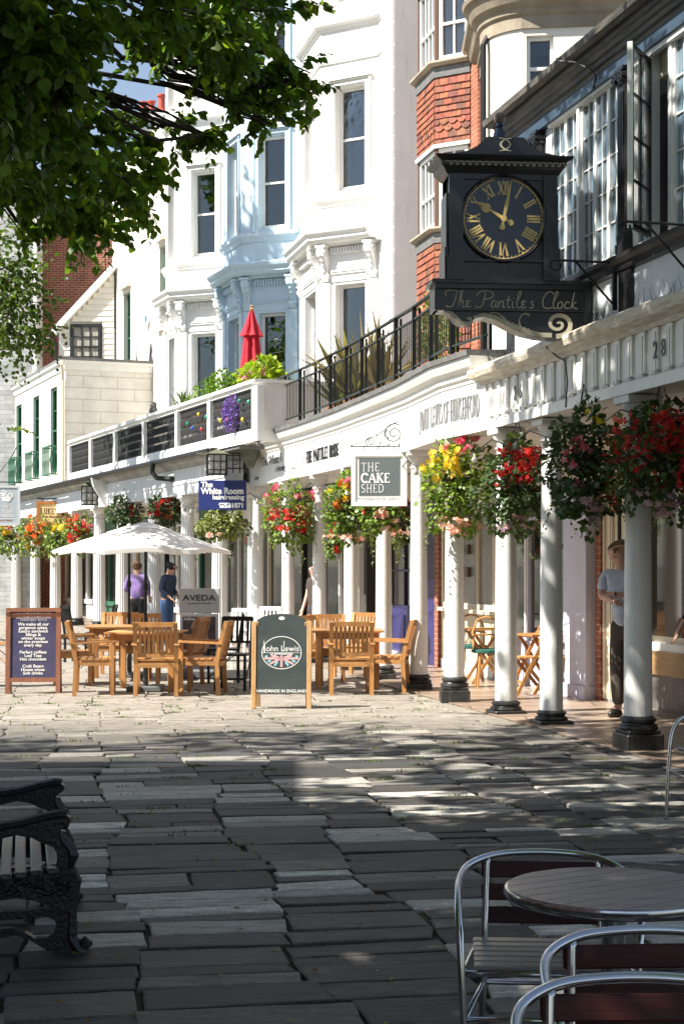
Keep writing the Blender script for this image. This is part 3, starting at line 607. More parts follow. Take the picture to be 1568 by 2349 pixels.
for a, b in segs:
    L_ = (Vector(b) - Vector(a)).length; wall(bk, a, b, 0, 13.9, [(.05, L_ - .05, z0, z1) for z0, z1 in wins], depth=.06)
bk.build('bay_wall', mat('bay_backing', (.10, .05, .03), .9), t, recalc=False)
tiles(t, segs, 4.6, 7.0, 20); tiles(t, segs, 8.62, 9.72, 10); tiles(t, segs, 11.6, 13.7, 18)
for z0, z1 in wins:
    for a, b in segs:
        L_ = (Vector(b) - Vector(a)).length; M = facet(a, b); n_ = 1 if L_ < .8 else 2
        window(t, M, .05, L_ - .05, z0, z1, depth=.06, bars=(2 if L_ < .8 else 4, 1, .03), fw=.07, meet=.45, gm=GLASS)
    molding(t, P, [(-.05, z0 - .09), (.09, z0 - .07), (.13, z0 - .03), (.13, z0), (-.05, z0 + .01)], SILLST, 'sill'); molding(t, P, [(-.02, z0 - .25), (.03, z0 - .25), (.045, z0 - .092), (-.02, z0 - .092)], LEAD, 'lead_flashing')
    molding(t, P, [(-.02, z1), (.035, z1), (.045, z1 + .06), (-.02, z1 + .07)], WHITE2, 'window_head')

# ---------------------------------------------------------------- cream house with rounded corner
t = thing('cream_house', 'cream house with a rounded corner under a heavy carved stone cornice', 'house', (3.03, 24.6, 0))
mb = MB(); r0 = .9; n = 40
path = [(r0 * math.cos(R(a)), r0 * math.sin(R(a))) for a in np.linspace(150, 245, 18)] + [(3.8, -1.35)]
path = [(-.75, 2.5)] + path
ops = {21: None}
for i in range(len(path) - 1):
    a, b = path[i], path[i + 1]; L_ = (Vector(b) - Vector(a)).length; op = []
    if i == len(path) - 2: op = [(.07, .46, 8.55, 9.40), (1.5, 2.1, 8.3, 9.3)]
    if 6 <= i <= 8: op = [(0.001 if i > 6 else .001, L_ - .001, 8.35, 9.05)] if i in (7,) else []
    wall(mb, a, b, 0, 9.55, op, depth=.12, out=-1)
mb.add([(-.75, 2.5, 0), (3.8, 2.5, 0), (3.8, 2.5, 9.55), (-.75, 2.5, 9.55)], [(0, 1, 2, 3)]); mb.add([(3.8, 2.5, 0), (3.8, -1.35, 0), (3.8, -1.35, 9.55), (3.8, 2.5, 9.55)], [(0, 1, 2, 3)])
mb.build('wall', CREAM, t, recalc=False)
M = facet(path[-2], path[-1], -1)
window(t, M, .07, .46, 8.55, 9.40, depth=.12, nz=2, meet=.45, fw=.05); window(t, M, 1.5, 2.1, 8.3, 9.3, depth=.12)
M = facet(path[7], path[8], -1); window(t, M, .0, gm=GLASS, s1=(Vector(path[8]) - Vector(path[7])).length, z0=8.35, z1=9.05, depth=.12, fw=.02)
molding(t, path, [(-.05, 9.5), (.03, 9.5), (.03, 9.68), (.07, 9.72), (.08, 9.8), (.16, 9.86), (.2, 9.95), (.22, 10.02), (.28, 10.05), (.30, 10.12), (-.05, 10.16)], STONE, 'cornice', -1)
mb = MB(); mb.prism([(p[0], p[1]) for p in path] + [(3.8, 2.5)], 10.1, 10.2); mb.build('roof', LEAD, t)
mb = MB(); mb.prism([(p[0] * .85, p[1] * .85 + .1) for p in path[:-1]] + [(3.2, -1.0), (3.2, 2.2)], 10.2, 13.5); mb.build('upper_wall', ORB, t)
dp = W(1108, 300, 24.2)
mb = MB(); mb.tube([(dp.x, dp.y, 3.9), (dp.x, dp.y, 9.4), (dp.x + .1, dp.y + .1, 9.6)], .045, 8); o = mb.build('drainpipe', IRON); props(o, 'black drainpipe between the orange brick and the rounded cream wall', 'drainpipe')

# ---------------------------------------------------------------- far left: cream houses, weatherboard gable, brick
C1 = Fr(.73, 29.5, -.37, .93)
t = thing('cream_house', 'plain cream house wall with two narrow green windows, left of the furthest white house', 'house', (*C1.w(13.3)[:2], 0), C1.rz)
a0 = 0.0; aL = C1.t(258) - 13.3
so_ = lambda x: C1.t(x) - 13.3
mb = MB(); op = [(so_(299) , so_(283), 6.95, 9.55), (so_(379), so_(366), 8.0, 10.2)]
op = [(min(a, b), max(a, b), c, d) for a, b, c, d in op]
wall(mb, (0, 0), (aL, 0), 0, 13.6, op, depth=.16); wall(mb, (aL, 0), (aL, -6), 0, 13.6); wall(mb, (0, -6), (0, 0), 0, 13.6); wall(mb, (aL, -6), (0, -6), 0, 13.6); mb.build('wall', CREAM, t, recalc=False)
mb = MB(); mb.prism([(0, -6), (0, 0), (aL, 0), (aL, -6)], 13.55, 13.7); mb.build('roof', LEAD, t)
for a, b, c, d in op:
    M = facet((0, 0), (1, 0)); window(t, M, a, b, c, d, depth=.16, fm=GREENP, bars=(2, 4, .025))
    s_ = MB(); s_.M = M; s_.box(a - .08, b + .08, -.1, 0, c - .1, c); s_.build('sill', CREAM, t); s_ = MB(); s_.M = M; s_.box(a - .08, b + .1, -.12, 0, d + .12, d + .22); s_.build('hood_mould', CREAM, t)
mb = MB(); M = facet((0, 0), (1, 0)); mb.M = M; q = so_(341); mb.prism([(q - .2, 8.6), (q + .2, 8.6), (q + .2, 8.35), (q + .05, 8.2), (q - .05, 8.2), (q - .2, 8.35)], -.08, 0, 'y'); al = mb.build('alarm_box', WHITE2, t)
mb = MB(); mb.M = M; mb.prism([(q + .12 * math.cos(a), 8.43 + .1 * math.sin(a)) for a in np.linspace(0, 6.28, 14)[:-1]], -.09, -.08, 'y'); mb.build('badge', mat('badge_blue', (.02, .15, .5), .4), al)
# ashlar block with green windows
aA = AF.t(151); aE = AF.t(2)
t = thing('ashlar_house', 'cream house lined out like ashlar, with tall green sash windows and iron window guards', 'house', (*AF.w(aA)[:2], 0), AF.rz)
mb = MB(); LL = aE - aA; gw = [(AF.t(x1) - aA, AF.t(x0) - aA) for x0, x1 in ((37, 50), (76, 90), (116, 131))]
wall(mb, (0, -2.9), (0, 0), 3.3, 7.1); wall(mb, (0, 0), (LL, 0), 3.3, 7.1, [(a, b, 4.15, 6.55) for a, b in gw], depth=.12); wall(mb, (LL, 0), (LL, -6), 3.3, 7.1); mb.build('wall', ASHLAR, t, recalc=False)
mb = MB(); mb.prism([(-.12, -2.9), (-.12, .14), (LL + .1, .14), (LL + .1, -6), (2, -6)], 7.12, 7.2); mb.build('roof', LEAD, t)
molding(t, [(0, -2.9), (0, 0), (LL, 0)], [(-.05, 6.85), (.04, 6.88), (.06, 7.0), (.12, 7.06), (.14, 7.115), (-.05, 7.115)], WHITE2, 'cornice')
M = facet((0, 0), (1, 0))
for a, b in gw:
    window(t, M, a, b, 4.15, 6.55, depth=.1, fm=GREENP, bars=(2, 4, .025), fw=.08)
    g = MB(); g.M = M
    g.box(a - .05, b + .05, -.24, -.22, 4.85, 4.9); g.box(a - .05, b + .05, -.24, -.22, 4.08, 4.12)
    for s in (a - .05, b + .03): g.box(s, s + .02, -.24, 0, 4.85, 4.9); g.box(s, s + .02, -.24, 0, 4.08, 4.12)
    nb = 7
    for i in range(nb): s = a - .03 + (b - a + .06) * i / (nb - 1); g.tube([(s, -.23, 4.1), (s + .03, -.23, 4.3), (s - .03, -.23, 4.5), (s + .03, -.23, 4.7), (s, -.23, 4.88)], .014, 4)
    for yy in (-.17, -.11, -.05): g.tube([(a - .04, yy, 4.1), (a - .04, yy - .03, 4.5), (a - .04, yy, 4.88)], .012, 4); g.tube([(a - .04, yy, 4.1), (a - .04, yy + .03, 4.5), (a - .04, yy, 4.88)], .012, 4)
    g.build('window_guard', GREENP, t)
g = MB(); g.tube([(.06, .07, 3.5), (.06, .07, 6.6), (-.05, .1, 6.85), (-.08, .14, 7.0)], .05, 8); g.tube([(LL - .3, .07, 3.5), (LL - .3, .07, 6.5), (LL - .5, .1, 6.8)], .05, 8); g.build('downpipe', CREAMP, t)
# weatherboard gable
gp = W(105, 820, 46.5); gq = W(262, 820, 48.3)
G1 = Fr(gq.x, gq.y, -.995, .1)     # x to the left, y away... towards the camera is +y rotated
t = thing('weatherboard_house', 'white weatherboard gable with a dark sash window, rising behind the ashlar house', 'house', (gq.x, gq.y, -.09), G1.rz); t.scale = (1.054, 1.054, 1.054)
Wd = 1.28; zt = lambda s: 9.75 - 1.05 * s
mb = MB(); z = 6.6; gx0 = .1
M = facet((0, 0), (1, 0))
def gablex(z): return min(1.52, max(.02, (9.95 - z) / 1.05))
while z < 9.7:
    x1 = gablex(z + .16)
    wn = [(.0, x1)] if not (7.05 < z < 8.45) else [(0, .34), (1.28, x1)]
    for a, b in wn:
        if b > a: mb.add([(a, .035, z), (b, .035, z), (b, .01, z + .17), (a, .01, z + .17), (a, 0, z), (b, 0, z)], [(0, 1, 2, 3), (0, 4, 5, 1)])
    z += .16
mb.build('weatherboarding', CREAM, t, recalc=False)
mb = MB(); mb.add([(0, -.02, 6), (1.52, -.02, 6), (1.52, -.02, 8.4), (0.02, -.02, 9.95)], [(0, 1, 2, 3)]); mb.box(0, 1.5, -1.5, -.05, 6, 8.3); mb.build('wall', CREAM, t)
window(t, facet((0, 0), (1, 0)), .36, 1.26, 7.15, 8.45, depth=-.03, fm=DARKT, gm=CURT, bars=(3, 4, .03), fw=.09)
mb = MB(); mb.beam((-.05, .08, 10.08), (1.75, .08, 8.2), .22, .16); mb.build('bargeboard', WHITE2, t)
mb = MB(); mb.beam((-.0, -.6, 10.12), (1.8, -.6, 8.25), 1.5, .07); mb.build('roof', SLATE, t)
mb = MB(); mb.box(1.5, 1.6, -3, .02, 6, 8.3); mb.build('side_wall', WHITE, t); 
window(t, facet((1.6, 0), (1.6, -1), 1), 1.2, 1.8, 7.0, 8.2, depth=-.03, fm=DARKT, bars=(2, 3, .03))
mb = MB(); mb.tube([(1.72, .1, 6.2), (1.66, .1, 7.9), (1.72, .1, 8.05), (1.95, .1, 8.2)], .045, 8); mb.build('drainpipe', IRON, t)
# brick wall and painted brick behind
a = W(85, 600, 52); b = W(265, 600, 52)
t = thing('brick_building', 'red brick gable wall rising behind the weatherboard house', 'building', (a.x, a.y, 0)); mb = MB(); mb.box(0, b.x - a.x + 1.5, 0, 6, 0, 13.2); mb.build('wall', REDB, t)
mb = MB(); mb.box(-.1, b.x - a.x + 1.6, -.1, 6.1, 13.2, 13.3); mb.build('roof', SLATE, t)
a = W(-120, 600, 50.5); b = W(84, 600, 50.5)
t = thing('painted_brick_building', 'pale grey painted brick building at the far left edge', 'building', (a.x, a.y, 0)); mb = MB(); mb.box(0, b.x - a.x - .12, 0, 6, 0, 13.4); mb.build('wall', GREYB, t)
mb = MB(); mb.box(b.x - a.x - .12, b.x - a.x, -.02, 1, 6, 13.4); mb.build('corner_board', WHITE2, t); mb = MB(); mb.box(-.1, b.x - a.x + .05, -.1, 6.1, 13.4, 13.5); mb.build('roof', SLATE, t)
# chimney stack with red pots
a = W(355, 300, 51); t = thing('chimney_stack', 'white rendered chimney stack with red clay pots against the sky', 'chimney', (a.x, a.y, 8))
mb = MB(); mb.box(-.5, .6, -.4, .8, 0, 7.5); mb.box(-.58, .68, -.48, .88, 7.5, 7.62); mb.box(-.64, .74, -.54, .94, 7.62, 7.8); mb.build('stack', WHITE, t)
PT = mat('clay_pot', (.42, .07, .04), .8)
for x, s in ((-.35, .8), (-.1, .85), (.22, 1.25)):
    mb = MB(); mb.lathe([(.13, 0), (.15, .1), (.11, .15), (.10, .42), (.14, .46), (.14, .5), (.1, .52)], (x, -.1, 7.8), 12); mb.v = [(p[0], p[1], 7.8 + (p[2] - 7.8) * s) for p in mb.v]; mb.build('chimney_pot', PT, t)
a = W(300, 300, 56); t = thing('slate_roof_house', 'house with a grey slope of roof below the chimney stack', 'house', (a.x, a.y, 0)); mb = MB(); mb.box(-1.2, 3, 0, 6, 0, 13); mb.build('wall', CREAM, t)
mb = MB(); mb.prism([(-1.3, 13), (3.1, 13), (1.6, 14.6), (-.1, 14.6)], -.1, 6, 'y'); mb.build('roof', LEAD, t)

t = thing('brick_townhouse', 'tall red brick townhouse across the walk, past the left edge, shading the near paving', 'house', (-16.6, -14.9, 0), R(2))
mb = MB(); op = [(x, x + 1.1, z, z + 1.9) for x in np.arange(1.2, 23.5, 2.6) for z in (1.0, 4.3, 7.6)]
wall(mb, (9.6, 0), (9.6, 24.6), 0, 9.2, op, depth=.15, out=-1); wall(mb, (0, 24.6), (9.6, 24.6), 0, 9.2, out=1); wall(mb, (0, 0), (0, 24.6), 0, 9.2); wall(mb, (0, 0), (9.6, 0), 0, 9.2); mb.build('wall', REDB, t, recalc=False)
mb = MB(); mb.box(-.2, 9.8, -.2, 24.8, 9.2, 9.4); mb.build('roof', SLATE, t)
for (a, b, c, d) in op: window(t, facet((9.6, 0), (9.6, 1), -1), a, b, c, d, depth=.15, gm=GLASS, bars=(2, 2, .03))
# ---------------------------------------------------------------- columns
def column(parent, x, y, h=3.05, r=.118, fluted=False, plinth='round', m=COLP, capm=None, z0=0.0):
    """Tuscan or fluted column: shaft with capital and base as its sub-parts"""
    sh = MB(); zb = {'tall': .30, 'round': .15, 'square': .20}[plinth]
    k = 10; prof = [(r * (1.0 - .16 * (i / k) ** 1.6), zb + (h - .22 - zb) * i / k) for i in range(k + 1)]
    if fluted: sh.lathe(prof, (x, y, z0), 80, flutes=20, fdepth=r * .13)
    else: sh.lathe(prof, (x, y, z0), 28)
    so_ = sh.build('column', m, parent, smooth=not fluted or True, autosm=35)
    c = MB(); rt = r * .84; t0 = h - .22
    c.lathe([(rt, t0 - .01), (rt + .016, t0), (rt + .016, t0 + .015), (rt, t0 + .025), (rt, t0 + .07), (rt + .012, t0 + .08), (rt + .04, t0 + .13), (rt + .042, t0 + .15)], (x, y, z0), 28)
    q = rt + .058; c.bbox(x - q, x + q, y - q, y + q, z0 + t0 + .15, z0 + h, .008); c.build('capital', m, so_, smooth=True, autosm=35)
    b = MB()
    if plinth == 'tall': b.bbox(x - .17, x + .17, y - .17, y + .17, z0, z0 + .15, .012); b.bbox(x - .15, x + .15, y - .15, y + .15, z0 + .15, z0 + .185, .01); z1 = .185
    elif plinth == 'round': b.bbox(x - .175, x + .175, y - .175, y + .175, z0, z0 + .05, .01); z1 = .05
    else: b.bbox(x - .165, x + .165, y - .165, y + .165, z0, z0 + .09, .01); z1 = .09
    s = (zb - z1) / .225
    b.lathe([(r + .042, 0), (r + .05, .03 * s), (r + .044, .07 * s), (r + .026, .085 * s), (r + .02, .11 * s), (r + .024, .125 * s), (r + .034, .14 * s), (r + .034, .18 * s), (r + .016, .205 * s), (r + .004, .225 * s)], (x, y, z0 + z1), 28)
    b.build('base', PLINTH, so_, smooth=True, autosm=35)
    return so_
def shop_pane(parent, x0, x1, y, z0, z1, mull=(), trans=(), fm=WHITE2, gm=GLASSD, fw=.06, name='shop_window'):
    f = MB(); f.box(x0, x0 + fw, y, y + .08, z0, z1); f.box(x1 - fw, x1, y, y + .08, z0, z1); f.box(x0 + fw, x1 - fw, y, y + .08, z0, z0 + fw); f.box(x0 + fw, x1 - fw, y, y + .08, z1 - fw, z1)
    for q in mull: f.box(q - .02, q + .02, y + .01, y + .075, z0 + fw, z1 - fw)
    for q in trans: f.box(x0 + fw, x1 - fw, y + .012, y + .073, q - .02, q + .02)
    fo = f.build(name, fm, parent); g = MB(); g.box(x0 + fw * .6, x1 - fw * .6, y + .045, y + .053, z0 + fw * .6, z1 - fw * .6); g.build('glass', gm, fo); return fo

# ================================================================ half-timbered house with fluted frieze (28 / 26)
H = NF.th('half_timbered_house', 'black and white timber house numbered 28 and 26 over slim pale columns', 'house')
XR = 8.6
cols_t = [.34, 1.50, 3.76, 5.95]
column(H, cols_t[0], 0, plinth='round', r=.120); column(H, cols_t[1], .07, plinth='round', r=.116); column(H, cols_t[2], 0, plinth='tall', r=.122); column(H, cols_t[3], 0, plinth='tall', r=.12)
e = MB(); yF = -.13
e.box(0, XR, yF, .30, 3.06, 3.55); e.box(0, .08, .30, 2.2, 3.06, 3.55)
e.sweep([(-.0, 2.2), (-.0, yF), (XR, yF)], [(-.02, 3.05), (.035, 3.05), (.035, 3.15), (-.02, 3.15)], -1)
e.box(-.02, .12, yF - .03, yF, 3.15, 3.55)
e.build('entablature', WHITE2, H)
x = .22; k = 0; fsp = .262
while x < XR - .2:
    fl = MB()
    for j in range(2):
        fl.box(x + j * .052, x + j * .052 + .03, yF - .022, yF, 3.20, 3.50)
    fl.box(x - .01, x + .092, yF - .028, yF, 3.50, 3.535)
    for j in range(3): fl.box(x - .004 + j * .034, x + .018 + j * .034, yF - .055, yF - .03, 3.155, 3.185)
    fl.box(x - .012, x + .095, yF - .05, yF - .0, 3.185, 3.197)
    x += fsp; fl.build('triglyph', WHITE2, H)
cp = MB(); cp.sweep([(-.0, 1.0), (-.0, yF), (XR, yF)], [(-.04, 3.54), (.03, 3.54), (.05, 3.58), (.13, 3.62), (.15, 3.67), (.15, 3.71), (-.04, 3.80)], -1); cp.build('cornice', mat('worn_cream_cornice', (.72, .68, .60), .6, col2=(.45, .38, .28), vscale=5, stretch=(1, 3, 8), bump=.4, bscale=20), H)
def housenum(s, xx, z=3.345):
    text(s, .2, T(xx, yF - .03, z), TXTG, H, 'house_number', xs=.85, bold=.002, sp=1.9)
housenum('26', NF.t(1193, yF)); housenum('28', NF.t(1519, yF))
# jettied wall above, timbers and white panels
yW = .0
wl = MB(); winx = [(1.72, 3.42), (3.72, XR)]
op = [(1.70, 3.44, 4.32, 5.93), (3.70, 7.6, 4.32, 5.93)]
wall(wl, (.46, yW), (XR, yW), 3.7, 6.1, [(a - .46, b - .46, c, d) for a, b, c, d in op], depth=.10, out=-1); wall(wl, (.46, 6), (.46, yW), 3.7, 6.1, out=-1); wall(wl, (XR, yW), (XR, 6), 3.0, 6.2, out=-1)
wl.build('wall', mat('limewash', (.66, .70, .76), .6, var=.08, vscale=3, bump=.3, bscale=20, grime=(.4, .42, .44)), H, recalc=False)
for x0, x1 in ((.45, .62), (NF.t(1268) - 0.0, NF.t(1268) + .16), (3.42, 3.68), (5.3, 5.5), (7.4, 7.6)): tm = MB(); tm.box(x0, x1, yW - .035, yW + .01, 3.80, 4.17); tm.build('timber', DARKT, H)
for x0, x1 in ((.45, .62), (1.2, 1.34)): tm = MB(); tm.box(x0, x1, yW - .03, yW + .01, 4.32, 5.92); tm.build('timber', DARKT, H)
sl_ = MB(); sl_.sweep([(.45, yW), (XR, yW)], [(-.02, 4.16), (.05, 4.18), (.06, 4.24), (.10, 4.27), (.10, 4.31), (-.02, 4.315)], -1); sl_.build('sill', DARKT, H)
fr = MB(); fr.sweep([(.46, 5), (.46, yW), (XR, yW)], [(-.02, 5.93), (.03, 5.93), (.03, 6.08), (-.02, 6.08)], -1); fr.sweep([(.46, yW), (XR, yW)], [(.0, 5.925), (.07, 5.93), (.07, 5.97), (.035, 5.99), (0, 5.99)], -1); fr.build('frieze', NAVYT, H)
# eaves: stepped soffit, gutter, roof
ev = MB(); ev.sweep([(.46, 5), (.46, yW), (XR, yW)], [(-.05, 6.06), (.035, 6.06), (.04, 6.10), (.07, 6.11), (.075, 6.15), (.10, 6.16), (.11, 6.20), (.13, 6.21), (.135, 6.26), (-.05, 6.27)], -1); ev.build('eaves', GUTTER, H)
gt = MB(); gt.sweep([(.46, 5), (.46, yW), (XR, yW)], [(.12, 6.275), (.18, 6.255), (.225, 6.28), (.235, 6.34), (.215, 6.34), (.20, 6.30), (.14, 6.30), (.13, 6.34)], -1); gt.build('gutter', GUTTER, H)
rf = MB(); g = random.Random(2)
rf.add([(.26, -.16, 6.29), (XR, -.16, 6.29), (XR, 5, 9.2), (.26, 5, 9.2)], [(0, 1, 2, 3)]); rf.add([(.27, -.16, 6.27), (.27, 5, 9.18), (.27, 5, 6.2), (.27, 0, 6.2)], [(0, 1, 2, 3)])
for r_ in range(9):
    x = .25 + (r_ % 2) * .1
    while x < XR:
        y = -.19 + r_ * .16; z = 6.32 + r_ * .0885 + g.uniform(-.006, .01); rf.add([(x, y, z), (x + .2, y, z + g.uniform(-.004, .004)), (x + .2, y + .2, z + .09), (x, y + .2, z + .09), (x, y, z - .02), (x + .2, y, z - .02)], [(0, 1, 2, 3), (4, 5, 1, 0)]); x += .207
rf.build('roof', SLATE, H)
# casement windows: (x0,x1,panes wide)
def casement(x0, x1, npx, z0=4.33, z1=5.92, rows=5, y=yW + .0, fm=WHITE2):
    f = MB(); fw = .034; t_ = .013
    f.box(x0, x0 + fw, y, y + .06, z0, z1); f.box(x1 - fw, x1, y, y + .06, z0, z1); f.box(x0 + fw, x1 - fw, y, y + .06, z0, z0 + fw); f.box(x0 + fw, x1 - fw, y, y + .06, z1 - fw, z1)
    for i in range(1, npx): q = x0 + fw + (x1 - x0 - 2 * fw) * i / npx; f.box(q - t_ / 2, q + t_ / 2, y + .008, y + .045, z0 + fw, z1 - fw)
    for i in range(1, rows): q = z0 + fw + (z1 - z0 - 2 * fw) * i / rows; f.box(x0 + fw, x1 - fw, y + .01, y + .043, q - t_ / 2, q + t_ / 2)
    o = f.build('window', fm, H); gg = MB(); g = random.Random(int(x0 * 100))
    for i in range(npx):
        for j in range(rows):
            a = x0 + fw + (x1 - x0 - 2 * fw) * i / npx; b = x0 + fw + (x1 - x0 - 2 * fw) * (i + 1) / npx; c = z0 + fw + (z1 - z0 - 2 * fw) * j / rows; d = z0 + fw + (z1 - z0 - 2 * fw) * (j + 1) / rows
            ya, yb = y + .026 + g.uniform(-.003, .003), y + .026 + g.uniform(-.003, .003); yc = g.uniform(-.002, .002)
            gg.add([(a, ya, c), (b, yb, c), (b, yb + yc, d), (a, ya + yc, d)], [(0, 1, 2, 3)])
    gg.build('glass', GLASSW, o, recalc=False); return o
xs = [1.72, 2.05, 2.42, 2.45, 2.79, 3.11, 3.42]
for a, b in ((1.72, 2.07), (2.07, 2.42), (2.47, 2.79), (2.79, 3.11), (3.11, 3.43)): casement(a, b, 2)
mb = MB(); mb.box(2.42, 2.47, -.03, .07, 4.32, 5.93); mb.sweep([(1.70, 0), (3.44, 0)], [(0, 5.90), (.045, 5.90), (.045, 5.926), (0, 5.926)], -1); mb.build('window_post', WHITE2, H)
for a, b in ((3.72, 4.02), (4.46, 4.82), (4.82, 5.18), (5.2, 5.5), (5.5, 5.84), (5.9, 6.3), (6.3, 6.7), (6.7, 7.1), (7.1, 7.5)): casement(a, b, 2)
mb = MB(); mb.box(3.66, 3.72, -.005, .07, 4.32, 5.93); mb.box(4.02, 4.05, -.02, .07, 4.32, 5.93); mb.box(4.40, 4.46, -.02, .07, 4.32, 5.93); mb.sweep([(3.72, 0), (7.6, 0)], [(0, 5.88), (.045, 5.88), (.045, 5.926), (0, 5.926)], -1); mb.build('window_post', WHITE2, H)
# black board painted as room gloom behind the open casement, cream lining
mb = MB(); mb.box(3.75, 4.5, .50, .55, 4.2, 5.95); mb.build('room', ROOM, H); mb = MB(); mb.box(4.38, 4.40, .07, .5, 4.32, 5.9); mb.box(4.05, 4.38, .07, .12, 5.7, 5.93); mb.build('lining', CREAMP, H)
mb = MB(); mb.box(.1, XR - .1, .62, .64, 4.3, 5.93); mb.build('curtain', CURT, H)
# open casement leaf swung out over the street
L_ = MB(); L_.M = T(4.04, -.02, 0, R(-42)); wl_ = .50
L_.box(0, .03, -.02, .02, 4.36, 5.86); L_.box(wl_ - .03, wl_, -.02, .02, 4.36, 5.86); L_.box(.03, wl_ - .03, -.02, .02, 4.36, 4.40); L_.box(.03, wl_ - .03, -.02, .02, 5.82, 5.86); L_.box(wl_ / 2 - .008, wl_ / 2 + .008, -.012, .012, 4.4, 5.82)
for i in range(1, 4): L_.box(.03, wl_ - .03, -.013, .013, 4.4 + 1.42 * i / 4 - .007, 4.4 + 1.42 * i / 4 + .007)
o = L_.build('open_casement', BLACKP, H); L_ = MB(); L_.M = T(4.04, -.02, 0, R(-42)); L_.box(.02, wl_ - .02, -.003, .003, 4.38, 5.84); 
gth = mat('thin_glass', (.5, .52, .5), .05, spec=1.0); gth.node_tree.nodes['Principled BSDF'].inputs['Alpha'].default_value = .45
L_.build('glass', gth, o)
L_ = MB(); L_.M = T(4.04, -.02, 0, R(-42)); L_.box(wl_, wl_ + .018, -.022, .022, 4.35, 5.87); L_.build('edge', WHITE2, o)
# pilasters with scrolled capitals, brackets, spikes
def ionic(x):
    p = MB(); p.box(x - .07, x + .07, yW - .07, yW, 4.48, 5.78); p.box(x - .09, x + .09, yW - .09, yW, 4.32, 4.40); p.box(x - .08, x + .08, yW - .08, yW, 4.40, 4.48)
    for j in range(4): p.box(x - .055 + j * .032, x - .04 + j * .032, yW - .08, yW - .07, 4.55, 5.72)
    po = p.build('pilaster', DARKT, H); c = MB()
    c.box(x - .1, x + .1, yW - .1, yW, 5.90, 5.93)
    for sx in (-1, 1):
        pts = [(x + sx * .065 + .052 * (1 - a / 18) * math.cos(a * .6), 5.83 + .055 * (1 - a / 18) * math.sin(a * .6)) for a in range(17)]
        c.ribbon(pts, .016, yW - .12, yW, 'y')
        pts = [(yW - .08 + .05 * (1 - a / 18) * math.cos(a * .6), 5.83 + .052 * (1 - a / 18) * math.sin(a * .6)) for a in range(17)]
        c.ribbon(pts, .016, x + sx * .1 - .01, x + sx * .1 + .01, 'x')
    c.box(x - .06, x + .06, yW - .09, yW, 5.78, 5.90); c.build('capital', BLACKP, po)
ionic(3.56); ionic(1.42)
for (x, z) in ((3.36, 4.27), (4.85, 4.30)):
    b = MB(); b.tube([(x, -.05, z), (x, -.62, z)], .012, 6); b.tube([(x, -.05, z - .38), (x, -.42, z)], .010, 6)
    b.tube([(x, -.60 - .05 * math.sin(a) , z - .045 + .045 * math.cos(a)) for a in np.linspace(0, 5.2, 12)], .010, 6); b.box(x - .02, x + .02, -.06, -.03, z - .42, z + .03); b.build('sign_bracket', IRON, H)
sp = MB(); g = random.Random(9)
for i in range(150):
    x = g.choice([g.uniform(0, 1.6), g.uniform(2.9, 3.35), g.uniform(2.4, 3.3), g.uniform(3.8, 5.2)]); y = yF + g.uniform(-.08, .08); sp.tube([(x, y, 3.76), (x + g.uniform(-.06, .06), y + g.uniform(-.05, .02), 3.76 + g.uniform(.07, .13))], .0018, 3)
for i in range(40):
    x = g.uniform(1.9, 3.3); sp.tube([(x, -.06, 4.31), (x + g.uniform(-.05, .05), -.1, 4.42)], .0016, 3)
props(sp.build('bird_spikes', IRON, H), kind='stuff')
cb = MB(); cb.tube([W(1368, 178, 14.35) - Vector((0, 0, 0))], .01, 4) if False else None
pts = [(2.45, -.24, 6.34), (2.6, -.26, 6.27), (2.75, -.17, 6.22), (2.9, -.09, 6.12), (2.95, -.05, 6.04), (2.95, -.08, 5.92)]
mb = MB(); mb.tube(pts, .009, 5); mb.tube([(2.30, yF - .16, 3.66), (2.32, yF - .05, 3.56), (2.50, yF - .04, 3.50), (2.55, yF - .04, 3.3), (2.5, yF - .04, 3.07)], .007, 5); mb.build('cable', IRON, H)
# ceiling and shopfronts under the house
mb = MB(); mb.box(0.05, XR, .30, 1.78, 3.10, 3.14); mb.build('ceiling', WHITE2, H)
yS = 1.75
mb = MB(); mb.box(1.0, XR, yS + .1, yS + .3, 0, 3.1) ; mb.box(XR - .05, XR, .3, 6, 0, 3.06); mb.box(-.0, XR, yS + .3, 6, 3.0, 3.7); mb.build('back_wall', CREAM, H)
mb = MB(); mb.box(-.45, XR, yS - .02, yS + .09, 0, .40); mb.build('stall_riser', mat('grey_stone_riser', (.11, .105, .10), .4, var=.4, vscale=8, bump=.3), H)
mb = MB(); mb.box(-.45, XR, yS - .05, yS + .09, .40, .66); mb.build('sill_board', woodmat('sill_oak', (.42, .26, .11), (.3, .18, .08), .4, (3, 30, 30)), H)
mb = MB(); mb.box(-.5, XR, yS - .03, yS + .09, .66, .75); mb.build('window_sill', WHITE2, H)
for a, b in ((-.45, 2.2), (2.25, 5.0), (5.05, 8.3)): shop_pane(H, a, b, yS, .75, 2.95, fm=CREAMP, trans=(2.6,), fw=.07)
# ---------------------------------------------------------------- hanging clock
ca = NF.w(2.60, 0, 0); CK = Fr(ca.x, ca.y, -.972, -.233)
t = thing('street_clock', 'black projecting double-faced clock with gilt Roman numerals on a scrolled lettered bracket', 'clock', (ca.x, ca.y, 0), R(5))
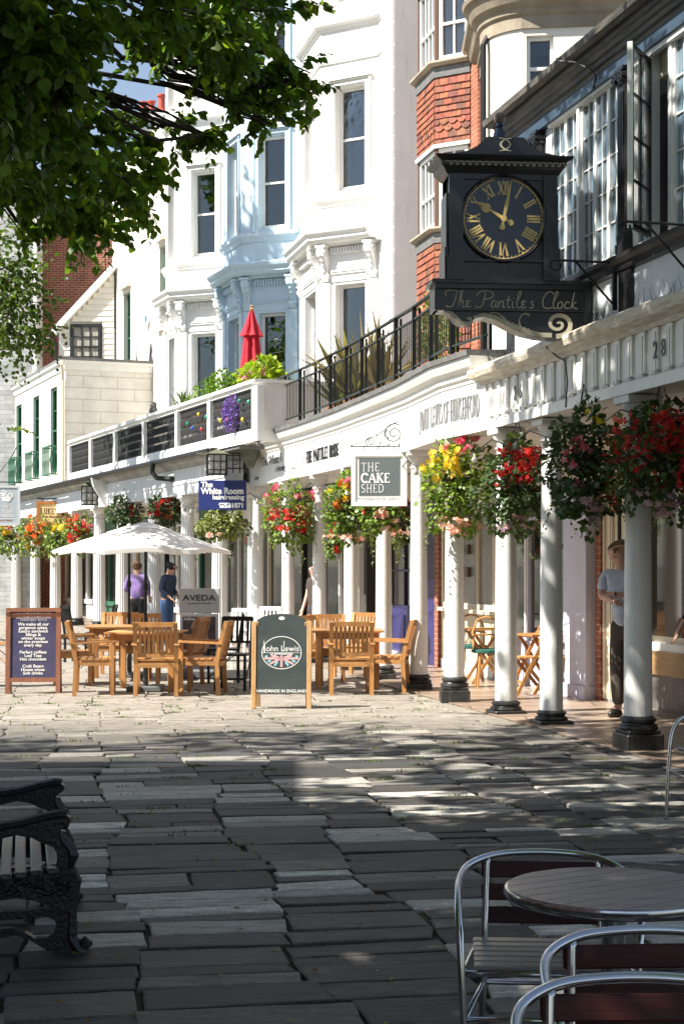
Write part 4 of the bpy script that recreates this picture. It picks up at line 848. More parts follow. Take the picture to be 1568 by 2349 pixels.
# local: x to the right (towards the wall), wall at x=0; face towards -y
D2 = .18; bx0, bx1, cx = -1.325, -.325, -.82; cz = 4.765
mb = MB(); mb.box(bx0 + .03, bx1 - .03, -D2, D2, 4.2, 5.25); mb.build('case', BLACKP, t)
mb = MB()
for s in (-1, 1):
    for x0, x1 in ((bx0, bx0 + .13), (bx1 - .13, bx1)): mb.box(x0, x1, s * (D2 - .01), s * (D2 + .035), 4.36, 5.17); mb.box(x0 - .02 + (.02 if x0 > cx else 0), x1 + (.02 if x0 > cx else 0), s * (D2 - .01), s * (D2 + .05), 4.2, 4.42)
    mb.box(bx0 + .13, bx1 - .13, s * (D2 - .01), s * (D2 + .02), 5.12, 5.20); mb.box(bx0 + .13, bx1 - .13, s * (D2 - .01), s * (D2 + .03), 4.37, 4.39)
for x0, x1 in ((bx0 - .02, bx0 + .03), (bx1 - .03, bx1 + .02)): mb.box(x0, x1, -D2 + .02, D2 - .02, 4.2, 5.0); mb.box(x0 - .015, x1 + .015, -D2 + .0, D2, 4.2, 4.5)
mb.build('case_trim', BLACKP, t)
rc = [(bx0, -D2), (bx1, -D2), (bx1, D2), (bx0, D2), (bx0, -D2)]
mb = MB(); mb.sweep([(cx, -D2), (bx1, -D2), (bx1, D2), (bx0, D2), (bx0, -D2), (cx, -D2)], [(0, 5.16), (.02, 5.17), (.045, 5.21), (.075, 5.24), (.08, 5.275), (.12, 5.295), (.135, 5.32), (.0, 5.335)], -1)
ct = [(-.64, 5.315), (.64, 5.315), (.48, 5.33), (.34, 5.36), (.26, 5.40), (.205, 5.45), (.175, 5.485), (.15, 5.49), (-.15, 5.49), (-.175, 5.485), (-.205, 5.45), (-.26, 5.40), (-.34, 5.36), (-.48, 5.33)]
mb.prism([(cx + a, b) for a, b in ct], -D2 - .10, D2 + .10, 'y'); mb.build('pediment', BLACKP, t)
mb = MB(); mb.box(cx - .08, cx + .08, -.08, .08, 5.49, 5.515); mb.lathe([(.06, 0), (.07, .03), (.055, .09), (.035, .13), (.05, .15), (.03, .17), (.028, .185)], (cx, 0, 5.51), 6); fo = mb.build('finial', mat('blue_black_finial', (.02, .035, .07), .3), t)
mb = MB(); mb.lathe([(.001, -.055)] + [(.055 * math.cos(a), .055 * math.sin(a)) for a in np.linspace(-1.4, 1.4, 11)] + [(.001, .055)], (cx, 0, 5.735), 16); mb.build('ball', mat('finial_ball', (.16, .12, .09), .4), fo, smooth=True)
mb = MB(); n_ = 0; x = bx0 - .035; ky = -D2 - .083
while x < bx1 + .03:   # key pattern
    mb.box(x, x + .04, ky - .004, ky, 5.262, 5.268); mb.box(x + .034, x + .040, ky - .004, ky, 5.238, 5.262); mb.box(x + .034, x + .056, ky - .004, ky, 5.232, 5.238); mb.box(x + .052, x + .058, ky - .004, ky, 5.238, 5.262); x += .0585
mb.build('key_pattern', BONE, t)
mb = MB(); yy = -D2 - .104; mz = 5.563 - 5.42
for s in (-1, 1):
    q = [(cx + s * (.045 - .075 * math.sin(R(a))) , 5.563 + .058 * math.cos(R(a))) for a in range(0, 181, 12)]
    q = [(cx - s * .035, 5.618)] + q[1:-1] + [(cx - s * .035, 5.508)]
    mb.ribbon([(cx + s * .055, 5.479), (cx - s * .0, 5.469), (cx - s * .035, 5.442), (cx - s * .045, 5.42), (cx - s * .035, 5.398), (cx, 5.371), (cx + s * .055, 5.361)], [.006, .012, .016, .018, .016, .012, .006], yy - .003 - .0004 * s, yy + .004)
mb.build('monogram', BONE, t)
# dial
def clockface(side):
    M = Matrix.Translation((cx, 0, cz)) @ (Matrix.Identity(4) if side < 0 else Matrix.Rotation(math.pi, 4, 'Z'))
    y0 = -D2 - .0; d = MB(); d.M = M
    ring = [(.40, y0 - .0), (.405, y0 - .02), (.395, y0 - .038), (.38, y0 - .03), (.372, y0 - .012)]
    vs = []; n = 64
    for r_, y in ring + [(.001, y0 - .012)]:
        for j in range(n): a = 2 * math.pi * j / n; vs.append((r_ * math.cos(a), y, r_ * math.sin(a)))
    fs = [(i * n + j, i * n + (j + 1) % n, (i + 1) * n + (j + 1) % n, (i + 1) * n + j) for i in range(len(ring)) for j in range(n)]
    d.add(vs, fs); do = d.build('dial', mat('blue_black_enamel', (.004, .004, .009), .15, coat=.2), t, smooth=True, autosm=40)
    y1 = y0 - .014; g = MB(); g.M = M
    g.ribbon([(.366 * math.cos(a), .366 * math.sin(a)) for a in np.linspace(0, 2 * math.pi, 97)], .009, y1 - .004, y1)
    for i in range(60):
        a = 2 * math.pi * i / 60
        if i % 5 == 0: g.prism([(.364 * math.cos(a - .03), .364 * math.sin(a - .03)), (.364 * math.cos(a + .03), .364 * math.sin(a + .03)), (.343 * math.cos(a), .343 * math.sin(a))], y1 - .003, y1, 'y')
        else: g.ribbon([(.348 * math.cos(a), .348 * math.sin(a)), (.364 * math.cos(a), .364 * math.sin(a))], .005, y1 - .003, y1)
    g.build('minute_ring', GOLD, do)
    names = ['XII', 'I', 'II', 'III', 'IIII', 'V', 'VI', 'VII', 'VIII', 'IX', 'X', 'XI']; 
    for i, s in enumerate(names):
        g = MB(); g.M = M @ Matrix.Rotation(R(30 * i), 4, 'Y'); xs_ = .62
        caps(g, s, .112, 0, .222, y1 - .003, y1, xs=xs_, thick=.15, thin=.07, gap=.02, serif=.34); g.build('numeral', GOLD, do)
    h = MB(); h.M = M @ Matrix.Rotation(R(11.5), 4, 'Y')
    h.ribbon([(0, -.10), (0, -.05)], [.05, .03], y1 - .016, y1 - .010); h.ribbon([(0, -.05), (0, .05), (0, .12), (0, .36)], [.02, .026, .036, .006], y1 - .016, y1 - .010)
    h.prism([(.026 * math.cos(a), -.085 + .026 * math.sin(a)) for a in np.linspace(0, 6.28, 17)[:-1]], y1 - .0164, y1 - .0096, 'y'); h.build('minute_hand', GOLD, do)
    h = MB(); h.M = M @ Matrix.Rotation(R(300), 4, 'Y')
    h.ribbon([(0, -.08), (0, -.03), (0, .06), (0, .10), (0, .16)], [.03, .022, .03, .022, .014], y1 - .009, y1 - .005); h.prism([(.027 * math.cos(a), -.075 + .027 * math.sin(a)) for a in np.linspace(0, 6.28, 17)[:-1]], y1 - .0094, y1 - .0046, 'y')
    h.prism([(.045 * math.cos(a), .185 + .04 * math.sin(a)) for a in np.linspace(0, 6.28, 21)[:-1]], y1 - .0094, y1 - .0046, 'y'); h.ribbon([(0, .2), (0, .255)], [.026, .004], y1 - .009, y1 - .005)
    h.prism([(.028 * math.cos(a), .028 * math.sin(a)) for a in np.linspace(0, 6.28, 17)[:-1]], y1 - .02, y1 - .004, 'y'); h.build('hour_hand', GOLD, do)
clockface(-1); clockface(1)
# bracket with lettering board and scroll
mb = MB(); by = .15
mb.box(-1.48, 0, -by - .06, by + .06, 4.17, 4.205); mb.box(-1.45, 0, -by - .035, by + .035, 4.125, 4.17); mb.box(-1.44, 0, -by, by, 3.93, 4.13); mb.box(-1.45, -1.41, -by - .01, by + .01, 3.93, 4.13); mb.box(-.06, 0, -by - .012, by + .012, 3.66, 4.13); mb.box(-1.44, -.06, -by - .012, -by, 3.925, 3.94)
low = [(-1.34, 3.93), (-1.28, 3.90), (-1.235, 3.84), (-1.17, 3.81), (-1.11, 3.825), (-1.07, 3.86), (-.98, 3.875), (-.88, 3.85), (-.76, 3.79), (-.62, 3.73), (-.48, 3.70), (-.38, 3.695), (-.30, 3.69), (-.22, 3.66), (-.18, 3.62), (-.1, 3.60), (-.03, 3.62), (0, 3.66), (0, 3.93)]
mb.prism(low, -by + .02, by - .02, 'y'); bo = mb.build('bracket', BLACKP, t)
mb = MB(); yy = -by + .018
def strip(pts, w_, dy=.006): mb.ribbon(pts, w_, yy - dy, yy + .004)
strip([(-1.36, 3.925), (-1.30, 3.905), (-1.25, 3.86), (-1.21, 3.815), (-1.15, 3.80), (-1.105, 3.825), (-1.12, 3.86), (-1.15, 3.85)], [.02, .035, .04, .04, .04, .035, .03, .015], .012)
strip([(-1.09, 3.865), (-1.0, 3.89), (-.88, 3.865), (-.76, 3.805), (-.62, 3.745), (-.48, 3.712), (-.36, 3.712)], [.02, .035, .04, .045, .05, .045, .04], .01)
sp_ = [(-.30 + (.135 - .0052 * i) * math.cos(a) * 1.0, 3.815 + (.115 - .0045 * i) * math.sin(a)) for i, a in enumerate(np.linspace(-1.7, 8.6, 25))]
strip(sp_, [.045 - .0011 * i for i in range(25)], .008)
strip([(-.60, 3.73), (-.655, 3.79), (-.665, 3.85), (-.64, 3.895), (-.60, 3.91), (-.575, 3.90), (-.58, 3.885)], [.02, .014, .012, .012, .012, .014, .018], .007)
strip([(-.76, 3.80), (-.80, 3.86), (-.86, 3.905), (-.92, 3.91), (-.935, 3.895)], [.022, .016, .01, .01, .014], .009)
for i in range(9):
    a0, b0 = -.80 + i * .036, 3.85 - i * .013; strip([(a0, b0), (a0 + .035, b0 - .05), (a0 + .10, b0 - .10)], [.012, .022, .006], .005 + .0003 * i)
mb.build('scroll', BONE, bo)
LT = {'T': [[(-.1, .62), (-.12, .9), (.1, 1.0), (.62, .92)], [(.42, .95), (.36, .5), (.22, .08), (.0, .02), (-.1, .08)]], 'h': [[(.0, 0), (.12, .5), (.22, .98), (.12, .9), (.06, .4), (0, 0)], [(.04, .22), (.16, .42), (.24, .36), (.2, .1), (.26, .02), (.34, .08)]],
 'e': [[(.26, .36), (.12, .42), (.04, .3), (.14, .22), (.04, .14), (.08, .02), (.28, .06)]], 'P': [[(-.2, .7), (-.1, .9), (.2, 1.0), (.5, .95), (.6, .75), (.45, .55), (.1, .48)], [(.22, .92), (.16, .5), (.02, .06), (-.2, .02), (-.3, .08)]],
 'a': [[(.28, .36), (.12, .4), (.02, .2), (.08, .02), (.2, .08), (.28, .36), (.26, .1), (.34, .02)]], 'n': [[(.02, .4), (0, 0)], [(.01, .2), (.14, .4), (.24, .34), (.22, .1), (.28, .02), (.34, .06)]], 't': [[(.14, .7), (.08, .2), (.12, .02), (.22, .06)], [(0, .46), (.26, .48)]],
 'i': [[(.06, .4), (.04, .1), (.1, .01), (.16, .06)], [(.1, .55), (.12, .6)]], 'l': [[(.02, .3), (.22, .7), (.28, .98), (.18, .95), (.08, .5), (.06, .1), (.14, .0), (.24, .06)]], 's': [[(.22, .38), (.12, .4), (.1, .28), (.2, .16), (.16, .02), (.0, .04)]],
 'C': [[(.56, .86), (.42, 1.0), (.2, .88), (.04, .5), (.06, .12), (.24, .0), (.5, .06)]], 'o': [[(.14, .4), (.02, .26), (.04, .04), (.16, .02), (.26, .2), (.22, .38), (.14, .4)]], 'c': [[(.26, .36), (.12, .4), (.02, .2), (.08, .02), (.26, .05)]], 'k': [[(.02, 0), (.1, .5), (.2, .98)], [(.28, .42), (.08, .2), (.28, .0), (.34, .04)]]}
ADV = {'T': .50, 'h': .36, 'e': .42, 'P': .48, 'a': .38, 'n': .38, 't': .27, 'i': .2, 'l': .26, 's': .3, 'C': .5, 'o': .34, 'c': .32, 'k': .36, ' ': .34}
mb = MB(); s = 'The Pantiles Clock'; tot = sum(ADV[c] for c in s); hh = .155; X0 = -1.345; X1 = -.14; kx = (X1 - X0) / (tot * hh); x = X0 + .02
for c in s:
    if c != ' ':
        for pts in LT[c]:
            # smooth the stroke with Catmull-Rom
            q = [Vector((x + a * hh * kx, 3.955 + b * hh)) for a, b in pts]; out = []
            for i in range(len(q) - 1):
                p0, p1, p2, p3 = q[max(i - 1, 0)], q[i], q[i + 1], q[min(i + 2, len(q) - 1)]
                for u in (0, .25, .5, .75): out.append(.5 * ((2 * p1) + (p2 - p0) * u + (2 * p0 - 5 * p1 + 4 * p2 - p3) * u * u + (3 * p1 - p0 - 3 * p2 + p3) * u ** 3))
            out.append(q[-1]); mb.ribbon([(p.x, p.y) for p in out], .0095, -by - .004 - .0003 * len(pts), -by + .002)
    x += ADV[c] * hh * kx
mb.build('lettering', BONE, bo)

# ================================================================ white shop colonnade
cpos = [(1.304, 18.7), (.98, 20.6), (.58, 22.4), (.138, 24.3), (-.368, 26.2), (-.94, 28.1), (-1.57, 30.0)]
KO = thing('shop_colonnade', 'white colonnade of smooth columns with a lettered fascia below the black railing', 'colonnade')
for i, (x, y) in enumerate(cpos): column(KO, x, y, r=.115, plinth='tall' if i == 0 else 'square')
column(KO, -1.72, 31.3, r=.12, plinth='square')
def offs(pts, d):
    out = []
    for i, p in enumerate(pts):
        a, b = Vector(pts[max(i - 1, 0)]), Vector(pts[min(i + 1, len(pts) - 1)]); t_ = (b - a).normalized(); n_ = Vector((-t_.y, t_.x)); out.append((p[0] + n_.x * d, p[1] + n_.y * d))
    return out
c0 = NF.w(-.02, 0); base = [(c0.x, c0.y)] + cpos + [(-1.80, 30.7)]
# smooth the curve
from mathutils.geometry import interpolate_bezier
FP = offs(base, .16)
mb = MB(); mb.sweep(FP, [(-.32, 3.05), (0, 3.05), (0, 3.60), (-.32, 3.60)]); mb.build('fascia', WHITE2, KO)
mb = MB(); mb.sweep(FP, [(-.3, 3.6), (.012, 3.6), (.02, 3.64), (.045, 3.66), (.055, 3.72), (.11, 3.76), (.14, 3.82), (.14, 3.87), (-.3, 3.87)]); mb.build('cornice', WHITE2, KO)
mb = MB(); mb.sweep(FP, [(-.3, 3.872), (.17, 3.872), (.18, 3.93), (-.3, 3.95)]); mb.build('coping', LEAD, KO)
back = [NF.w(-.02, 1.75)] + [NF.w(NF.loc(x, y)[0], 1.68) for x, y in cpos[1:]] + [NF.w(-13.3, 1.68)]
mb = MB(); poly = [(p[0], p[1]) for p in offs(base, -.17)] + [(p.x, p.y) for p in back[::-1]]; mb.prism(poly, 3.12, 3.16); mb.build('ceiling', WHITE2, KO)
tb = [(p[0], p[1]) for p in offs(base, .05)] + [(p.x, p.y) for p in [NF.w(-13.3, 6.0), NF.w(-.02, 6.0)]]; mb = MB(); mb.prism(tb, 3.86, 3.90); mb.build('terrace', LEAD, KO)
# end return of fascia
mb = MB(); mb.box(-.02, .02, 0, .01, 0, .01)
# lettering along the fascia (unmirrored facet frames)
def seg_at(xp):
    r_ = (xp - HX) / F
    for i in range(len(FP) - 1):
        a, b = FP[i], FP[i + 1]; fa, fb = a[0] - r_ * a[1], b[0] - r_ * b[1]
        if fa * fb <= 0: u = fa / (fa - fb); return i, a[0] + (b[0] - a[0]) * u, a[1] + (b[1] - a[1]) * u
def fascia_M(xp, z):
    i, X, Y = seg_at(xp); a, b = FP[i], FP[i + 1]; rz = math.atan2(a[1] - b[1], a[0] - b[0]); return T(X, Y, z, rz)
def fascia_caps(s, x0, x1, z, h, m=TXTG, name='lettering', thick=.12, thin=.085):
    """letters spaced between two frame columns, each placed on the fascia's own line"""
    (ia, Xa, Ya), (ib, Xb, Yb) = seg_at(x0), seg_at(x1); Ltot = math.hypot(Xb - Xa, Yb - Ya); wtot = caps_width(s, h, 1, .12); xs_ = Ltot / wtot; mb = MB(); acc = 0
    for c in s:
        wd = (CAPS[c][0] + .12) * h * xs_; u = (acc + wd / 2) / Ltot; X = Xa + (Xb - Xa) * u; Y = Ya + (Yb - Ya) * u; xp = px(X, Y)
        mb.M = fascia_M(xp, z) @ Matrix.Rotation(0, 4, 'Z'); caps(mb, c, h, 0, 0, -.014, .004, xs=xs_, thick=thick, thin=thin); acc += wd
    return mb.build(name, m, KO)
fascia_caps('JOHN LEWIS OF HUNGERFORD', 963, 1099, 3.23, .24, mat('soft_grey_lettering', (.24, .245, .25), .6), thick=.085, thin=.055)
fascia_caps('THE PANTILES BRIDE', 703, 777, 3.25, .19, TXTK, thick=.13, thin=.07)
fascia_caps('CAKE', 862, 893, 3.20, .20, TXTL, thick=.16)
def ftext(s, xp, z, size, m, xs=1.0, **k): text(s, size, fascia_M(xp, z) @ Matrix.Translation((0, -.004, 0)), m, KO, xs=xs, **k)
ftext('The White Room', 632, 3.44, .24, TXTG, xs=1.05); ftext('hairdressing', 641, 3.27, .16, TXTG, xs=1.05); ftext('Est 1971', 589, 3.17, .08, TXTG); ftext('No. 18', 675, 3.22, .08, TXTG); ftext('Kitchens & Furniture', 1034, 3.16, .08, TXTL, xs=1.5)
for xp in (699, 783):
    mb = MB(); mb.M = fascia_M(xp, 3.33)
    for a in range(5): q = a * 1.25; mb.ribbon([(.02 * math.cos(q), .02 * math.sin(q)), (.09 * math.cos(q), .07 * math.sin(q)), (.12 * math.cos(q + .3), .10 * math.sin(q + .3))], [.01, .03, .008], -.004 - a * .0003, .002)
    mb.build('ornament', TXTG, KO)
# shopfronts behind the columns, in the frame of the half-timbered house
S = NF.th('shopfront_row', 'row of shopfronts with glass, purple door, cream window and lilac pilaster behind the columns', 'shopfront')
yS = 1.62
tx = lambda xp: NF.t(xp, yS)
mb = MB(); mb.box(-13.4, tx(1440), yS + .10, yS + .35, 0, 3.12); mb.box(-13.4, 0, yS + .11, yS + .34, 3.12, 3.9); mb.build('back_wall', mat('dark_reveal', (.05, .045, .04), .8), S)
def blk(x0, x1, z0, z1, m, name, y=yS, d=.10, dy=0.0): 
    mb = MB(); mb.box(x0, x1, y - dy, y + d, z0, z1); return mb.build(name, m, S)
blk(-13.4, tx(1440), 2.62, 3.10, CREAMP, 'fascia_board', dy=.02)
blk(tx(1320), tx(1372), .17, 2.6, LILAC, 'lilac_pilaster', dy=.16); blk(tx(1315), tx(1374), 0, .17, LILAC, 'pilaster_base', dy=.19)
p_ = MB(); x0, x1 = tx(1298), tx(1319)
p_.box(x0, x1, yS - .06, yS + .1, .75, 1.78); p_.box(x0, x1, yS - .06, yS + .1, 1.85, 2.6); p_.build('teal_moulding', mat('teal_paint', (.22, .36, .38), .4), S)
blk(x0 - .01, x1 + .01, 0, .75, LILAC, 'pilaster_foot', dy=.10)
blk(tx(1374.5), tx(1385), 0, 2.62, ORB, 'brick_pier', dy=.05)
d0, d1 = tx(1385.5), tx(1440); dr = blk(d0, d1, 0, 2.6, CREAMP, 'cream_door'); mb = MB()
for q in (.03, .3, .38): mb.box(d0 + (d1 - d0) * q, d0 + (d1 - d0) * q + .03, yS - .03, yS - .002, .05, 2.55)
mb.build('moulding', CREAMP, dr); mb = MB(); mb.box(tx(1419), tx(1424), yS - .02, yS + .1, 1.0, 2.45); mb.build('glazed_slot', ROOM, dr); blk(tx(1398), d1, 0, .28, mat('grey_kickplate', (.25, .26, .27), .5), 'kick_panel', dy=.012)
shop_pane(S, tx(1142), tx(1205), yS, .6, 2.6, fm=WHITE2, mull=(tx(1170),)); shop_pane(S, tx(1207), tx(1300), yS, .6, 2.6, fm=LILAC, trans=(2.2,)); blk(tx(1142), tx(1298), 0, .6, LILAC, 'lilac_stall_riser', dy=.03)
# cream bay window of the shop
x0, x1 = tx(1019), tx(1141); shop_pane(S, x0, x1, yS - .05, .95, 2.6, fm=CREAMP, gm=mat('cream_display', (.22, .21, .175), .25, spec=.8, var=.25, vscale=1.5, stretch=(6, 6, .5)), fw=.08, mull=((x0 + x1 * 2) / 3 + .05,))
blk(x0 - .02, x1 + .1, .90, .95, CREAMP, 'sill', dy=.16); blk(x0, x1, .16, .90, mat('cream_panel', (.62, .55, .38), .5), 'panel', dy=.05); blk(x0 + .02, x1, 0, .16, WHITE2, 'plinth', dy=.07)
mb = MB(); g = random.Random(1)
for z in (1.42, 1.75, 2.05, 2.3): mb.box(tx(1060), tx(1080), yS - .055, yS - .012, z, z + .14)
mb.build('display_shelf', mat('shelf_fitting', (.1, .08, .06), .5), S)
blk(tx(1007), tx(1017), 0, 2.6, ORB, 'brick_pier', dy=.08)
PUR = mat('purple_paint', (.035, .032, .13), .35, var=.1); PUD = mat('dark_purple_paint', (.02, .018, .06), .4)
x0, x1 = tx(975), tx(1006.5); dd = blk(x0, x1, 0, 2.6, PUD, 'purple_door', dy=.03); mb = MB(); mb.box(x0 + .02, x1 - .02, yS - .05, yS - .032, .1, 1.35); mb.box(x0 - .03, x1 + .03, yS - .07, yS - .03, 0, .2); mb.build('panel', PUR, dd)
x0, x1 = tx(880), tx(974); shop_pane(S, x0, x1, yS, .85, 2.6, fm=PUD, trans=(1.5, 2.1), mull=((x0 + x1) / 2,)); dd = blk(x0, x1, .12, .85, PUR, 'purple_panel', dy=.02); blk(x0, x1, 0, .12, WHITE2, 'step', dy=.1)
mb = MB()
for q in (.2, .5, .8): c = x0 + (x1 - x0) * q; mb.box(c - .15, c + .15, yS - .035, yS - .022, .25, .75)
mb.build('raised_panel', PUR, dd)
a = -13.3
for i, b in enumerate(np.linspace(-13.2, tx(880), 7)):
    if i: shop_pane(S, a + .02, b - .02, yS + (.0), .45, 2.6, fm=(WHITE2 if i % 2 else BLACKP), mull=((a + b) / 2,) if i % 2 else (), fw=.05); blk(a, b, 0, .45, (CREAMP if i % 2 else BLACKP), 'stall_riser')
    a = b

# ================================================================ fluted colonnade further along
K2 = AF.th('fluted_colonnade', 'white colonnade of fluted columns running away to the left below the balustrade', 'colonnade')
for xp in (503, 430, 353, 280, 228, 176, 127, 81, 37, -8): column(K2, AF.t(xp), 0, h=3.0, r=.150, fluted=True, plinth='square')
t0_, t1_ = 1.3, 28.0
tj = AF.t(262)      # where the deep entablature steps
mb = MB(); mb.sweep([(t0_, .19), (tj, .19)], [(-.36, 3.0), (0, 3.0), (0, 3.2), (.02, 3.21), (.02, 3.26), (0, 3.27), (0, 3.52), (-.36, 3.52)]); mb.sweep([(tj + .05, .15), (t1_, .15)], [(-.3, 3.0), (0, 3.0), (0, 3.12), (.015, 3.13), (.015, 3.17), (0, 3.18), (0, 3.5), (-.3, 3.5)]); mb.build('entablature', mat('greyed_white_paint', (.66, .68, .69), .6, var=.1, vscale=2, grime=(.45, .44, .40)), K2)
mb = MB(); mb.sweep([(t0_, -.5), (t0_, .19), (tj, .19)], [(-.05, 3.52), (.03, 3.53), (.06, 3.58), (.14, 3.62), (.18, 3.7), (-.05, 3.7)], 1); mb.sweep([(tj + .05, .15), (t1_, .15)], [(-.05, 3.5), (.03, 3.52), (.08, 3.58), (.16, 3.62), (.16, 3.68), (-.05, 3.7)]); mb.build('cornice', mat('grey_cornice', (.42, .41, .39), .7, col2=(.25, .24, .22), vscale=2.5, bump=.4, bscale=18), K2)
mb = MB(); g = random.Random(6); x = t0_
while x < t1_: mb.box(x, x + .42, -.6, .44 + g.uniform(-.02, .02), 3.715 + g.uniform(0, .02), 3.745 + g.uniform(0, .02)); x += .43
mb.build('slate_edge', LEAD, K2)
mb = MB(); mb.sweep([(t0_, .45), (t1_, .45)], [(-.03, 3.66), (.05, 3.65), (.09, 3.70), (.08, 3.74), (.05, 3.74), (.04, 3.69), (-.03, 3.70)]); mb.tube([(AF.t(405), .5, 3.68), (AF.t(405), .52, 3.5), (AF.t(405) - .1, .45, 3.38), (AF.t(405) - .45, .25, 3.34), (AF.t(405) - .5, .1, 3.34)], .05, 8); mb.build('gutter', IRON, K2)
mb = MB(); mb.box(t0_, t1_, -1.7, .0, 3.08, 3.12); mb.build('ceiling', WHITE2, K2); mb = MB(); mb.box(t0_ - 1.2, t1_, -6, .30, 3.66, 3.70); mb.build('terrace', LEAD, K2)
mb = MB(); mb.prism([(.19, 3.5), (.55, 3.66), (.5, 3.45), (.25, 3.05), (.19, 3.0)], tj - .02, tj + .10, 'x'); mb.build('console', WHITE2, K2)
b_ = MB(); x = 1.0; ys = -1.75
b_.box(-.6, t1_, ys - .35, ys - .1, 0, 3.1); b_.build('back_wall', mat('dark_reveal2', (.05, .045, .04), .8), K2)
for i in range(14):
    a = -.5 + i * 2.0
    mb = MB(); mb.M = None
    shop = MB(); f = MB(); z0 = .5; fmx = (WHITE2, DARKT, CREAMP, WHITE2, GREENP)[i % 5]
    x0, x1 = a + .03, a + 1.95
    f.box(x0, x0 + .08, ys - .1, ys, z0, 2.6); f.box(x1 - .08, x1, ys - .1, ys, z0, 2.6); f.box(x0, x1, ys - .1, ys, 2.55, 2.65); f.box(x0, x1, ys - .1, ys + .05, z0 - .08, z0 + .04); f.box((x0 + x1) / 2 - .03, (x0 + x1) / 2 + .03, ys - .1, ys, z0, 2.6); f.box(x0, x1, ys - .12, ys - .01, 0, z0 - .08); f.box(x0, x1, ys - .12, ys - .01, 2.65, 3.08)
    fo = f.build('shop_window', fmx, K2); g_ = MB(); g_.box(x0 + .05, x1 - .05, ys - .07, ys - .06, z0, 2.6); g_.build('glass', GLASSD, fo)

# ---------------------------------------------------------------- railings on the terraces
RP = offs(base, .10); RL = thing('terrace_railing', 'black iron railing with close upright bars along the terrace edge', 'railing')
mb = MB(); 
for z, r_ in ((4.86, .028), (4.70, .016), (4.10, .016)): mb.sweep(RP, [(-r_, z - .012), (r_, z - .012), (r_, z + .012), (-r_, z + .012)])
mb.build('rail', IRONG, RL)
acc = [0]
for i in range(len(RP) - 1): acc.append(acc[-1] + math.hypot(RP[i + 1][0] - RP[i][0], RP[i + 1][1] - RP[i][1]))
def rp(s):
    for i in range(len(RP) - 1):
        if s <= acc[i + 1] or i == len(RP) - 2: u = (s - acc[i]) / (acc[i + 1] - acc[i]); return Vector((RP[i][0] + (RP[i + 1][0] - RP[i][0]) * u, RP[i][1] + (RP[i + 1][1] - RP[i][1]) * u, 0))
npan = 14; pl_ = (acc[-1] - .1) / npan
for i in range(npan + 1):
    p = rp(.05 + i * pl_); mb = MB(); mb.box(p.x - .028, p.x + .028, p.y - .028, p.y + .028, 3.92, 4.87); mb.box(p.x + .05, p.x + .08, p.y - .012, p.y + .012, 3.92, 4.85); mb.build('post', IRON, RL)
    if i < npan:
        mb = MB(); nb = 10
        for j in range(1, nb): q = rp(.05 + (i + j / nb) * pl_); mb.box(q.x - .006, q.x + .006, q.y - .006, q.y + .006, 4.10, 4.70)
        mb.build('bars', IRONG, RL)
# end return of the railing towards the houses
e0 = RP[-1]; mb = MB()
for z in (4.86, 4.70, 4.10): mb.beam((e0[0], e0[1], z), (e0[0] + 1.6, e0[1] + .4, z), .03, .024)
for j in range(14): mb.box(e0[0] + j * .11, e0[0] + j * .11 + .014, e0[1] + j * .0275, e0[1] + j * .0275 + .014, 4.1, 4.7)
mb.build('bars', IRONG, RL)
# white balustrade with iron panels
BL = AF.th('terrace_balustrade', 'white panelled balustrade filled with black lattice ironwork above the fluted columns', 'balustrade')
yb = .28; posts = [AF.t(x, yb) for x in (592, 486, 411, 335, 268, 212, 163)]
mb = MB(); mb.sweep([(posts[0], -2.2), (posts[0], yb), (posts[-1], yb)], [(-.09, 4.65), (.05, 4.65), (.06, 4.70), (.10, 4.72), (.10, 4.78), (-.13, 4.78)]); mb.build('coping', WHITE2, BL)
mb = MB(); mb.sweep([(posts[0], -2.2), (posts[0], yb), (posts[-1], yb)], [(-.06, 3.72), (.05, 3.72), (.05, 3.90), (.03, 3.95), (-.06, 3.95)]); mb.box(posts[0] - .05, posts[0] + .04, -2.2, yb - .1, 3.95, 4.65); mb.build('base_rail', WHITE2, BL)
for i, x in enumerate(posts):
    mb = MB(); w_ = .16 if i == 0 else .09; mb.box(x - w_, x + w_, yb - .06, yb + .07, 3.72, 4.66); mb.build('pier', WHITE2, BL)
    if i < len(posts) - 1:
        a, b = x + w_, posts[i + 1] - .09; mb = MB(); n_ = max(8, int((b - a) / .085))
        for j in range(n_):
            c = a + (b - a) * (j + .5) / n_
            mb.tube([(c + .028 * math.sin(k * 1.57), yb, 3.95 + .7 * k / 8) for k in range(9)], .0095, 4); mb.tube([(c - .028 * math.sin(k * 1.57), yb, 3.95 + .7 * k / 8) for k in range(9)], .0095, 4)
        mb.box(a, b, yb - .012, yb + .012, 3.95, 3.975); mb.box(a, b, yb - .012, yb + .012, 4.625, 4.65); mb.build('lattice_panel', IRON, BL)
# rainwater hopper at the joint of the two colonnades
q = W(573, 1000, 29.2); t = thing('rainwater_hopper', 'mossy lead rainwater box and black gutter end between the two colonnades', 'gutter', (q.x, q.y, 0))
mb = MB(); mb.prism([(-.2, 3.95), (.2, 3.95), (.16, 3.6), (.05, 3.35), (-.05, 3.35), (-.18, 3.6)], -.15, .15, 'y'); mb.build('hopper', mat('mossy_lead', (.10, .11, .06), .9, col2=(.25, .25, .22), vscale=8, bump=.6), t)
mb = MB(); mb.tube([(-.32, 0, 3.92), (-.27, 0, 4.02), (-.1, 0, 4.05), (.25, 0, 4.05)], .05, 10); mb.build('gutter_end', IRON, t)
